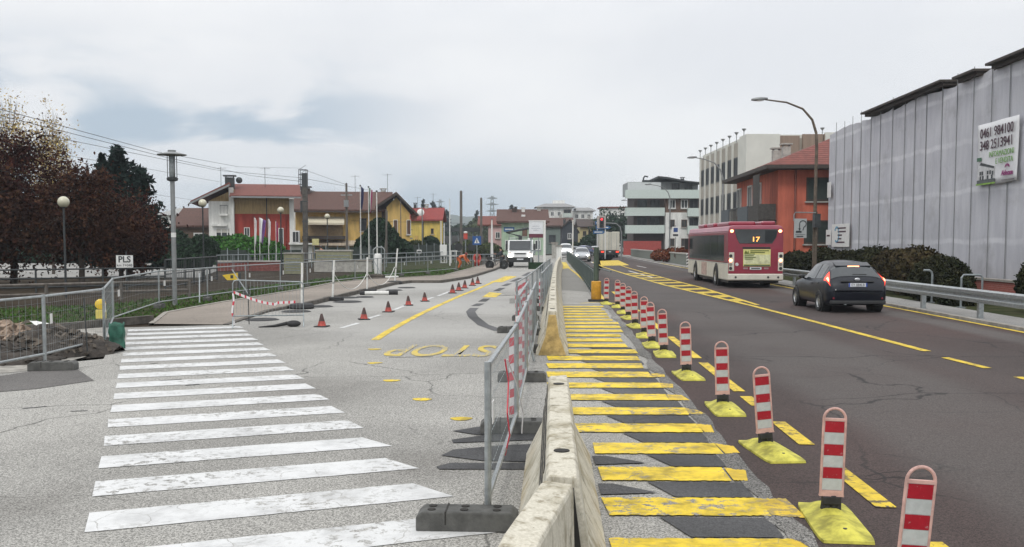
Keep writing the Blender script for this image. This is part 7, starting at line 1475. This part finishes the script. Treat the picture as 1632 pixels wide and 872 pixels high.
r = thing('utility_cabinet', 'tall pale louvred shed right of the concrete pole behind the marker poles', 'cabinet', gp(530, 66)); MB().box(-1.1, 1.3, -.3, .4, 0, 1.35).build('body', mc, r, bevel=.02); MB().box(-1.15, 1.35, -.35, .45, 1.353, 1.45).build('lid', m_conc, r)
for k in range(5): MB().box(-1.0, 1.2, -.316, -.301, .2 + .21 * k, .26 + .21 * k).build('louvre', m_galvd, r)
# concrete pole, boxes on it
p = gp(487, 78); zt = PV(487, 278, 78).z; r = thing('utility_pole', 'stout dark concrete utility pole in front of the ochre house', 'pole', p); MB().prism([(-.19, -.17), (.19, -.17), (.19, .17), (-.19, .17)], 'z', 0, zt).build('shaft', mat('dark_concrete', (.085, .078, .07), .95, var=.4, scale=3), r, bevel=.04); MB().box(-.205, .205, -.19, .19, zt - 1.0, zt - .003 + .1).build('cap', m_dkmet, r)
for z in (2.1, 3.6, 5.2): MB().box(-.21, .21, -.19, .19, z, z + .08).build('strap', m_dkmet, r)
MB().box(-.36, -.192, -.12, .12, 4.4, 5.3).build('cable_box', m_dkmet, r); bx_ = MB().box(-1.0, -.45, -.3, .1, 1.9, 2.9).build('air_unit', m_wfr, r); mb = MB().box(-.95, -.74, -.32, -.303, 2.0, 2.8); mb.box(-.70, -.5, -.32, -.303, 2.0, 2.8); mb.build('grille', m_dkmet, bx_); plate(r, .85, 2.0, .55, .5, mat('pale_yellow_board', (.5, .47, .22), .6), -.22, name='notice_board'); MB().box(.27, .6, -.2, -.15, 1.9, 1.95).build('board_arm', m_dkmet, r)
def pole(label, px, top, Y, r_, m, cat='pole', name='utility_pole', cross=None, group=None, taper=.7):
    p = gp(px, Y); z = PV(px, top, Y).z; r = thing(name, label, cat, p, 0, group); MB().cyl((0, 0, 0), (0, 0, z), r_, r_ * taper, 10).build('shaft', m, r, smooth='auto'); MB().cyl((0, 0, z), (0, 0, z + r_ * .6), r_ * .8, r_ * .3, 10).build('cap', m_dkmet, r)
    for (zz, w_) in (cross or ()): MB().box(-w_ / 2, w_ / 2, -.05, .05, zz - .04, zz + .04).build('crossarm', m_galv, r); 
    return r, p, z
pole('dark thick railway mast left of the green station house, the taller one', 735, 305, 112, .16, m_wood, name='railway_mast', taper=.95, group='railway masts'); pole('dark thick railway mast, shorter and nearer the green station house', 767, 316, 132, .16, m_wood, name='railway_mast', taper=.95, group='railway masts')
r, p, z = pole('grey cable pole with a cross arm and transformer box before the ochre house', 553, 293, 86, .13, m_wood, cross=((6.15, 1.0),)); MB().box(-.2, .2, -.3, -.05, 5.1, 5.7).build('transformer', m_gutter, r)
pole('slim grey telephone pole at the right corner of the ochre house', 616, 335, 92, .10, m_wood); pole('thin grey pole right of the dark green bush', 639, 320, 100, .06, m_wood); pole('thin white lattice signal pole left of the dark railway masts', 717, 318, 82, .06, m_wfr, name='signal_pole', taper=.6); pole('slim tall grey pole in front of the small yellow house', 673, 330, 118, .09, m_gutter)
pole('slender white level crossing boom pole beside the pink house', 784, 350, 96, .16, m_wfr, name='signal_pole', taper=.35); pole('thin pale pole by the white level crossing gear', 703, 352, 92, .06, m_wfr, name='signal_pole'); pole('thinnest pale pole just right of the white crossing gear', 708, 356, 94, .05, m_wfr, name='signal_pole')
p = gp(616, 66); r = thing('leaning_pole', 'thin leaning timber pole beside the white pole without a flag', 'pole', gp(610, 66)); MB().tube([(0, 0, 0), (.15, 0, 1.6), (.32, 0, 3.4), (.35, 0, 4.1)], .04, 6, .025).build('shaft', m_wood, r); MB().box(-.06, .06, -.06, .06, 0, .3).build('stub', m_wood, r)
# flags
def flagpole(label, px, top, Y, cloth=None, h=1.5, w_=.30, group=None, rr=.03, lean=0.):
    p = gp(px, Y); z = PV(px, top, Y).z; r = thing('flagpole', label, 'flagpole', p, 0, group); MB().cyl((0, 0, 0), (lean, 0, z), rr, rr * .7, 8).build('pole', m_whiteplastic, r, smooth='auto'); MB().ball((lean, 0, z), rr * 1.6).build('finial', m_dkmet, r)
    if cloth:
        n = len(cloth)
        for k, c_ in enumerate(cloth):
            vs = []; nz = 12
            for j in range(nz + 1):
                for i in range(5):
                    u = (k + i / 4) / n; t = j / nz; vs.append((lean + rr + w_ * u * (1 - .55 * t) + .02 * math.sin(6 * t + 5 * u), .05 * math.sin(9 * u + 3 * t) * (1 + t), z - .05 - h * t - .25 * u * h * .5))
            o = MB().add(vs, [(j * 5 + i, j * 5 + i + 1, j * 5 + i + 6, j * 5 + i + 5) for j in range(nz) for i in range(4)]).build('cloth', c_, r, smooth=True); o.modifiers.new('t', 'SOLIDIFY').thickness = .006
    return r
fw, fp, fr_, fb, fg = mat('flag_white', (.68, .68, .68), .8, var=.05), mat('flag_purple', (.14, .06, .22), .8), mat('flag_crimson', (.30, .04, .12), .8), mat('flag_blue', (.012, .018, .07), .8), mat('flag_green', (.03, .11, .06), .8)
flagpole('short flagpole with a furled white flag, leftmost of the four by the hedge', 406, 346, 76, [fw], 2.0, .16, 'feather flags by the hedge'); flagpole('short flagpole with a purple flag beside the leftmost white one', 414, 346, 76, [fw, fp], 1.9, .5, 'feather flags by the hedge'); flagpole('short flagpole with a narrow white flag right of the purple one', 428, 348, 76, [fw], 2.0, .18, 'feather flags by the hedge'); flagpole('short flagpole with a crimson flag, nearest the globe lamp', 440, 352, 76, [fr_], 1.6, .16, 'feather flags by the hedge')
flagpole('tall white flagpole with a hanging dark blue flag', 575, 296, 88, [fb], 2.0, .30, 'tall flagpoles before the ochre house', .05); flagpole('tall white flagpole with a hanging green white and red flag', 588, 298, 88, [fg, fw, fr_], 2.1, .34, 'tall flagpoles before the ochre house', .05); flagpole('tall white flagpole without a flag', 601, 305, 87, None, group='tall flagpoles before the ochre house', rr=.06)
# level crossing gear
r = thing('crossing_gear', 'white level crossing cabinet with a grey lower box on a white frame', 'crossing gear', gp(707, 92)); MB().box(-.35, .3, -.25, .25, .7, 1.75).build('cabinet', m_wfr, r, bevel=.02)
for xx in (-.3, .25, .7, 1.2): MB().cyl((xx, 0, 0), (xx, 0, .7 if xx < .5 else 1.1), .05, n=6).build('leg', m_wfr, r)
MB().box(-.35, 1.3, -.05, .05, .64, .70).build('beam', m_wfr, r); MB().box(.6, 1.3, -.06, .06, 1.1, 1.2).build('beam', m_wfr, r); MB().lathe([(0, 0), (.16, 0), (.16, .08), (0, .08)], 14).build('disc', m_wfr, r)
r = thing('crossing_gear', 'white pump like crossing motor with a loop handle behind the marker poles', 'crossing gear', gp(602, 60)); MB().lathe([(.22, 0), (.24, .2), (.24, 1.15), (.18, 1.25), (0, 1.27)], 14).build('drum', m_wfr, r, smooth='auto'); MB().tube([(-.28, 0, .3), (-.28, 0, 1.5), (-.1, 0, 1.65), (.3, 0, 1.65), (.42, 0, 1.5), (.42, 0, .1)], .04, 6).build('handle', m_galv, r)
r = thing('crossing_signal', 'black double lamp crossing signal on a post, below the dark railway mast', 'signal', gp(742, 100)); MB().cyl((0, 0, 0), (0, 0, 2.6), .06, n=8).build('post', m_galvd, r)
for xx in (-.75, .65): MB().lathe([(0, -.04), (.42, -.04), (.42, .04), (0, .04)], 18).build('backing_disc', m_blackp, r).location = (xx, 0, 1.5)
for o in [c for c in kids(r) if c.name.startswith('backing_disc')]: o.rotation_euler = (rad(90), 0, 0)
MB().box(-.75, .65, .05, .11, 1.45, 1.55).build('bar', m_dkmet, r); MB().box(-.2, .2, -.1, .0, 2.3, 2.9).build('red_board', mat('signal_red', (.45, .06, .04), .5), r); MB().ball((0, -.05, 3.0), .2, (1, .5, .6)).build('white_lamp', m_wfr, r)
r = thing('road_sign', 'blue square pedestrian crossing sign above the workers', 'sign', gp(760, 74)); MB().cyl((0, .05, 0), (0, .05, 2.55), .035, n=8).build('post', m_galv, r); plate(r, 0, 2.1, .66, .66, mat('crossing_sign_blue', (.015, .08, .26), .4, var=.05)); MB().prism([(-.2, 1.9), (.2, 1.9), (0, 2.32)], 'y', -.026, -.0205).build('white_triangle', m_wfr, r); mb = MB().prism([(-.05, 1.93), (.05, 1.93), (.02, 2.2), (-.02, 2.2)], 'y', -.031, -.0265); mb.build('figure', m_dkmet, r)
r = thing('sign', 'small white rectangular plate on a post in the grass before the yellow house', 'sign', gp(668, 86)); MB().cyl((0, .03, 0), (0, .03, 1.5), .025, n=6).build('post', m_galv, r); plate(r, 0, 1.15, .42, .32, m_wfr); MB().box(-.16, .16, -.025, -.0205, 1.1, 1.22).build('text_line', m_dkmet, r)
r = thing('water_tank', 'green blue round tank beside the dark bush of the small yellow house', 'tank', gp(694, 112)); MB().lathe([(.6, 0), (.65, .1), (.65, 1.2), (.5, 1.5), (.15, 1.7), (0, 1.7)], 16).build('tank', mat('tank_teal', (.05, .16, .17), .6, var=.2), r, smooth='auto'); MB().cyl((0, 0, 1.7), (0, 0, 1.85), .12).build('cap', m_dkmet, r)
# billboard totem near the white truck
p = gp(854, 71); r = thing('billboard', 'white illuminated totem billboard with a dark red lower band beside the truck', 'billboard', p); k = 71 / FPX; zt, zb, zr = PV(0, 353, 71).z, PV(0, 373, 71).z, PV(0, 379, 71).z; xl, xr = -11 * k, 12 * k
MB().box(xl, xr - .02, -.06, .06, zb, zt).build('panel', mat('milk_panel', (.66, .68, .70), .3, var=.05), r, bevel=.02); MB().box(xl, xr - .02, -.05, .05, zr, zb - .003).build('red_band', mat('dark_red_band', (.12, .025, .045), .5), r); mb = MB().box(xr, xr + .16, -.1, .1, 0, zt + .08); mb.box(xl - .02, xr, -.08, .08, zt + .003, zt + .08); mb.build('frame', m_wfr, r); mb = MB()
for xx in (-.35, .2): mb.box(xx - .05, xx + .05, -.05, .05, .3, zr)
mb.box(-.4, .4, -.06, .06, 1.3, 1.4); mb.build('supports', m_galvd, r); MB().box(-.55, .55, -.2, .2, .0, .5).build('planter', m_dkgreen, r); lf = MB()
for i_, (w_, zz) in enumerate(((.5, .62), (.66, .45), (.4, .3))): lf.box(-w_ / 2, w_ / 2, -.066, -.0605, zb + (zt - zb) * zz - .02, zb + (zt - zb) * zz + .02)
lf.build('print_lines', mat('pale_print', (.4, .42, .46), .5), r)
# stone pillars and debris by the truck
r = thing('gate_pillar', 'pale stone pillar at the end of the green shed behind the barriers', 'pillar', gp(884, 120)); MB().box(-.35, .35, -.35, .35, 0, 1.8).build('shaft', m_conc, r); MB().box(-.45, .45, -.45, .45, 1.803, 2.0).build('cap', m_kerb, r)
r = thing('gate_pillar', 'pale stone pillar beside the lone far cone', 'pillar', gp(891, 110)); MB().box(-.3, .3, -.3, .3, 0, 1.5).build('shaft', m_whpl, r); MB().box(-.38, .38, -.38, .38, 1.503, 1.65).build('cap', m_kerb, r)
tube_rail('low grey railing behind the workers and the bicycle', gp(735, 78), gp(806, 82), 1.0, m_galvd, (.97, .5), 1.2, .035, bars=.35)
for (a, b, h, lab) in (((500, 88), (640, 96), 1.5, 'dark green netted fence of the railway yard below the flagpoles'), ((345, 84), (480, 86), 1.3, 'dark green netted fence under the bright hedge'), ((640, 100), (735, 118), 1.7, 'dark grey netted fence beside the crossing gear')):
    A, B_ = gp(*a), gp(*b); r = thing('netted_fence', lab, 'fence', A, math.atan2((B_ - A).y, (B_ - A).x)); L_ = (B_ - A).length; MB().box(0, L_, 0, .03, .05, h).build('netting', mat('dark_green_net', (.030, .042, .034), .9, var=.4, scale=1.5), r)
    for k in range(9): MB().box(L_ * k / 8 - .04, L_ * k / 8 + .04, -.06, -.003, 0, h + .15).build('post', m_galvd, r)
# pylons
def pylon(label, px, top, Y, w_):
    p = gp(px, Y); z = PV(px, top, Y).z; r = thing('pylon', label, 'pylon', p, 0, 'power pylons far off'); mb = MB(); t_ = .012 * z
    for sx in (-1, 1):
        for sy in (-1, 1): mb.cyl((sx * w_, sy * w_, 0), (sx * w_ * .22, sy * w_ * .22, z), t_, t_ * .7, 5)
    n = 9
    for k in range(n):
        a, b = k / n, (k + 1) / n; wa, wb = w_ * (1 - .78 * a), w_ * (1 - .78 * b)
        for sy in (-1, 1): mb.cyl((-wa, sy * wa, z * a), (wb, sy * wb, z * b), t_ * .6, n=4); mb.cyl((wa, sy * wa, z * a), (-wb, sy * wb, z * b), t_ * .6, n=4)
    mb.build('lattice', m_galvd, r)
    for zz, ww in ((.70, 1.9), (.83, 1.9), (.95, 1.6)): MB().prism([(-w_ * ww, z * zz), (0, z * (zz - .02)), (w_ * ww, z * zz), (0, z * (zz + .025))], 'y', -.3, .3).build('crossarm', m_galvd, r)
pylon('large grey lattice power pylon behind the station house', 784.5, 312, 480, 1.9); pylon('small faint lattice power pylon on the slope left of the railway masts', 702, 318, 800, 2.6)
# overhead wires
def wire(label, pts, r_=.013, sag=0.):
    P = [PV(*q) for q in pts]; r = thing('overhead_wire', label, 'wire', P[0], 0, 'overhead wires'); Q = []
    for a, b in zip(P[:-1], P[1:]):
        for k in range(8): t = k / 8; Q.append(a.lerp(b, t) - P[0] - Vector((0, 0, sag * 4 * t * (1 - t))))
    Q.append(P[-1] - P[0]); mb = MB().tube(Q, r_, 4); mb.build('strand', m_blackp, r)
wire('topmost overhead wire, from the upper left to the mast on the white block', [(-90, 148, 36), (0, 174, 42), (250, 242, 62), (380, 266, 84), (477, 268, 112)], .016); wire('second overhead wire, just under the topmost one', [(-90, 163, 36), (0, 184, 42), (265, 251, 62), (400, 280, 84), (486, 290, 78)], .016); wire('third overhead wire crossing the disc lamp', [(-90, 192, 36), (30, 207, 42), (270, 256, 62), (350, 272, 75), (487, 284, 78)], .014); wire('fourth overhead wire running to the red house roof', [(-90, 210, 36), (0, 226, 42), (130, 252, 52), (240, 270, 66), (350, 290, 94)], .013); wire('lowest overhead wire passing through the plum trees', [(-90, 257, 36), (0, 272, 40), (160, 298, 52), (260, 312, 70), (330, 322, 95)], .011)
wire('overhead wire from the block mast down to the grey cable pole', [(477, 268, 112), (520, 283, 100), (553, 295, 86)], .018); wire('overhead wire from the concrete pole to the grey cable pole', [(487, 285, 78), (553, 297, 86), (590, 303, 110)], .016); wire('railway contact wire over the level crossing', [(560, 352, 92), (735, 356, 112), (767, 358, 132)], .02)
# ================================================================== PEOPLE
def skin(name, joints, bones, m, root, lv=2):
    names = list(joints); me = bpy.data.meshes.new(name); me.from_pydata([joints[n][0] for n in names], [(names.index(a), names.index(b)) for a, b in bones], []); o = bpy.data.objects.new(name, me); COL.objects.link(o); o.parent = root; me.materials.append(m)
    md = o.modifiers.new('skin', 'SKIN'); md.use_smooth_shade = True; sv = me.skin_vertices[0].data if me.skin_vertices else None
    for i, n in enumerate(names): q = joints[n][1]; sv[i].radius = (q, q) if isinstance(q, (int, float)) else q
    sv[0].use_root = True; o.modifiers.new('sub', 'SUBSURF').levels = 1; o.modifiers['sub'].render_levels = lv; return o
m_skin = mat('skin', (.42, .25, .18), .6, var=.08); m_hair = mat('dark_hair', (.02, .015, .012), .7, var=.2); m_hivis = mat('hi_vis_orange', (.50, .11, .03), .7, var=.1); m_hired = mat('hi_vis_red', (.45, .05, .04), .7, var=.1); m_navycl = mat('dark_work_clothes', (.03, .033, .04), .8, var=.2); m_band = mat('reflective_band', (.6, .62, .6), .4)
def person(label, loc, rz, lean, jacket, trousers, crouch=0., arms=((.25, -.32), (.25, -.30)), hat=None, sc=1.):
    """standing figure 1.72 m, bent forward at the hips by lean; faces local -y"""
    r = thing('person', label, 'person', loc, rz); r.scale = (sc,) * 3; s, c = math.sin(lean), math.cos(lean); hz = .92 - crouch
    def up(h, x=0., f=0.): return (x, -s * h - f * c, hz + c * h - f * s)
    J = {'pelvis': (up(0), .125)}; J['belly'] = (up(.18), .12); J['chest'] = (up(.38), (.16, .115)); J['neck'] = (up(.54), .055); J['head'] = (up(.66, 0, .02), .085); J['crown'] = (up(.76, 0, .01), .075); Bn = [('pelvis', 'belly'), ('belly', 'chest'), ('chest', 'neck'), ('neck', 'head'), ('head', 'crown')]
    J['nose'] = (up(.65, 0, .10), .018); Bn.append(('head', 'nose'))
    for sd, n, (fw_, dz) in ((-1, 'l', arms[0]), (1, 'r', arms[1])):
        S = Vector(up(.46, sd * .19)); E = S + Vector((sd * .06, -fw_ * .4, -.27)); Hd = S + Vector((sd * .02, -fw_, dz - .22)); J['sh' + n] = (tuple(S), .062); J['el' + n] = (tuple(E), .045); J['wr' + n] = (tuple(Hd), .032); q = (Hd - E).normalized() * .08
        J['hd' + n] = (tuple(Hd + q), .036); Bn += [('chest', 'sh' + n), ('sh' + n, 'el' + n), ('el' + n, 'wr' + n), ('wr' + n, 'hd' + n)]
        side = Vector((sd, 0, 0))
        for i in range(4): f_ = Hd + q + q.normalized() * (.075 - .008 * abs(i - 1.4)) + Vector((0, .018 * (i - 1.5), -.012)); J[f'f{n}{i}'] = (tuple(f_), .009); Bn.append(('hd' + n, f'f{n}{i}'))
        t_ = Hd + q * .6 + Vector((-sd * .045, -.035, -.01)); J['th' + n] = (tuple(t_), .010); Bn.append(('hd' + n, 'th' + n))
        st = .05 * sd; K = Vector((sd * .13, -.10 - crouch * .55, .48 - crouch * .25)); A_ = Vector((sd * .13, .03 + st, .08)); J['hp' + n] = ((sd * .095, 0, hz - .06), .10); J['kn' + n] = (tuple(K), .065); J['an' + n] = (tuple(A_), .045); J['to' + n] = ((sd * .14, A_.y - .20, .035), .035); Bn += [('pelvis', 'hp' + n), ('hp' + n, 'kn' + n), ('kn' + n, 'an' + n), ('an' + n, 'to' + n)]
    body = skin('body', J, Bn, m_skin, r)
    def sub(keys, grow): return {k: (J[k][0], tuple(x + grow for x in J[k][1]) if isinstance(J[k][1], tuple) else J[k][1] + grow) for k in keys}
    jk = ['chest', 'belly', 'pelvis', 'shl', 'ell', 'wrl', 'shr', 'elr', 'wrr']; skin('jacket', sub(jk, .022), [b for b in Bn if b[0] in jk and b[1] in jk], jacket, r)
    tk = ['pelvis', 'hpl', 'knl', 'anl', 'hpr', 'knr', 'anr']; skin('trousers', sub(tk, .02), [b for b in Bn if b[0] in tk and b[1] in tk], trousers, r)
    bt = ['anl', 'tol']; skin('boot', sub(bt, .016), [('anl', 'tol')], m_blackp, r); bt = ['anr', 'tor']; skin('boot', sub(bt, .016), [('anr', 'tor')], m_blackp, r)
    hd = Vector(J['head'][0]); h = MB().ball((0, 0, 0), .115, (.92, 1.02, .85), 16, 10); h = h.build('hair' if not hat else 'helmet', hat or m_hair, r, smooth=True); h.location = hd + Vector((0, s * .02 + .022, .055)); h.rotation_euler = (lean, 0, 0)
    for sd in (-1, 1): e = MB().ball((0, 0, 0), .012, (1, .6, 1), 8, 6).build('eye', m_blackp, r, smooth=True); e.location = Vector(up(.675, sd * .032, .098)); MB().box(sd * .11 - .03, sd * .11 + .03, -.145, -.135, 0, .01)
    return r
person('worker in orange hi-vis bending down beyond the fence end', Vector((gp(731, 71).x, 71, 0)), rad(80), rad(66), m_hivis, m_hivis, .10, ((.28, -.30), (.34, -.25)), mat('dark_red_cap', (.16, .03, .025), .7)); person('dark haired worker in red hi-vis crouching under the blue crossing sign', Vector((gp(760, 75).x, 75, 0)), rad(5), rad(38), m_hired, m_hired, .30, ((.3, -.2), (.3, -.22)))
person('worker in an orange jacket standing behind the tall louvred shed', Vector((gp(514, 72).x, 72, 0)), rad(-50), rad(12), m_hivis, m_wfr, .0, ((.35, .05), (.3, -.1))); person('person in dark clothes standing beside the bicycle next to the white truck', Vector((gp(800, 72).x, 72, 0)), rad(-80), rad(10), m_navycl, m_navycl, .0, ((.42, .0), (.42, .0)), sc=.95)
# bicycle held by the dark clothed person
p = G(792, 429.5); r = thing('bicycle', 'dark bicycle with a loaded carrier held beside the white truck', 'bicycle', p, rad(8))
for x in (-.52, .52):
    wl = MB(); prof = [(.30 + .022 * math.cos(a), .022 * math.sin(a)) for a in [rad(k * 60) for k in range(7)]]; wl.lathe(prof, 24); o = wl.build('wheel', m_tyre, r, smooth='auto'); o.location = (x, 0, .33); o.rotation_euler = (rad(90), 0, 0); sp = MB()
    for k in range(9): a = math.pi * k / 9; sp.cyl((-.3 * math.cos(a), -.3 * math.sin(a), 0), (.3 * math.cos(a), .3 * math.sin(a), 0), .003, n=3)
    sp.build('spokes', m_galv, o)
f = MB(); 
for a, b in (((-.52, .33), (-.18, .78)), ((-.52, .33), (-.08, .30)), ((-.08, .30), (-.18, .78)), ((-.18, .76), (.36, .80)), ((-.08, .30), (.37, .70)), ((.35, .90), (.40, .62)), ((.40, .62), (.52, .33))): f.cyl((a[0], 0, a[1]), (b[0], 0, b[1]), .018, n=6)
f.build('frame', m_dkmet, r); MB().tube([(.30, -.27, .98), (.37, -.15, 1.0), (.36, 0, .96), (.37, .15, 1.0), (.30, .27, .98)], .014, 6).build('handlebar', m_dkmet, r); MB().ball((-.2, 0, .88), .1, (1.3, .7, .4)).build('saddle', m_blackp, r, smooth=True); MB().box(-.72, -.36, -.16, .16, .70, .92).build('carrier_box', m_blackp, r, bevel=.02); MB().cyl((-.2, 0, .76), (-.2, 0, .86), .016, n=6).build('seat_post', m_galv, r)
# ================================================================== THE AIR
mh, t, b = newmat('valley_haze'); t.nodes.remove(b); vol = nd(t, 'ShaderNodeVolumePrincipled'); vol.inputs['Density'].default_value = .00042; vol.inputs['Color'].default_value = (.80, .88, .95, 1); vol.inputs['Anisotropy'].default_value = .1
ln(t, vol.outputs[0], t.nodes['Material Output'].inputs['Volume'])
o = MB().box(-900, 900, -8, 2150, -6, 62).build('haze', mh); o['kind'] = 'stuff'; o['label'] = 'thin pale valley haze'; o['category'] = 'haze'
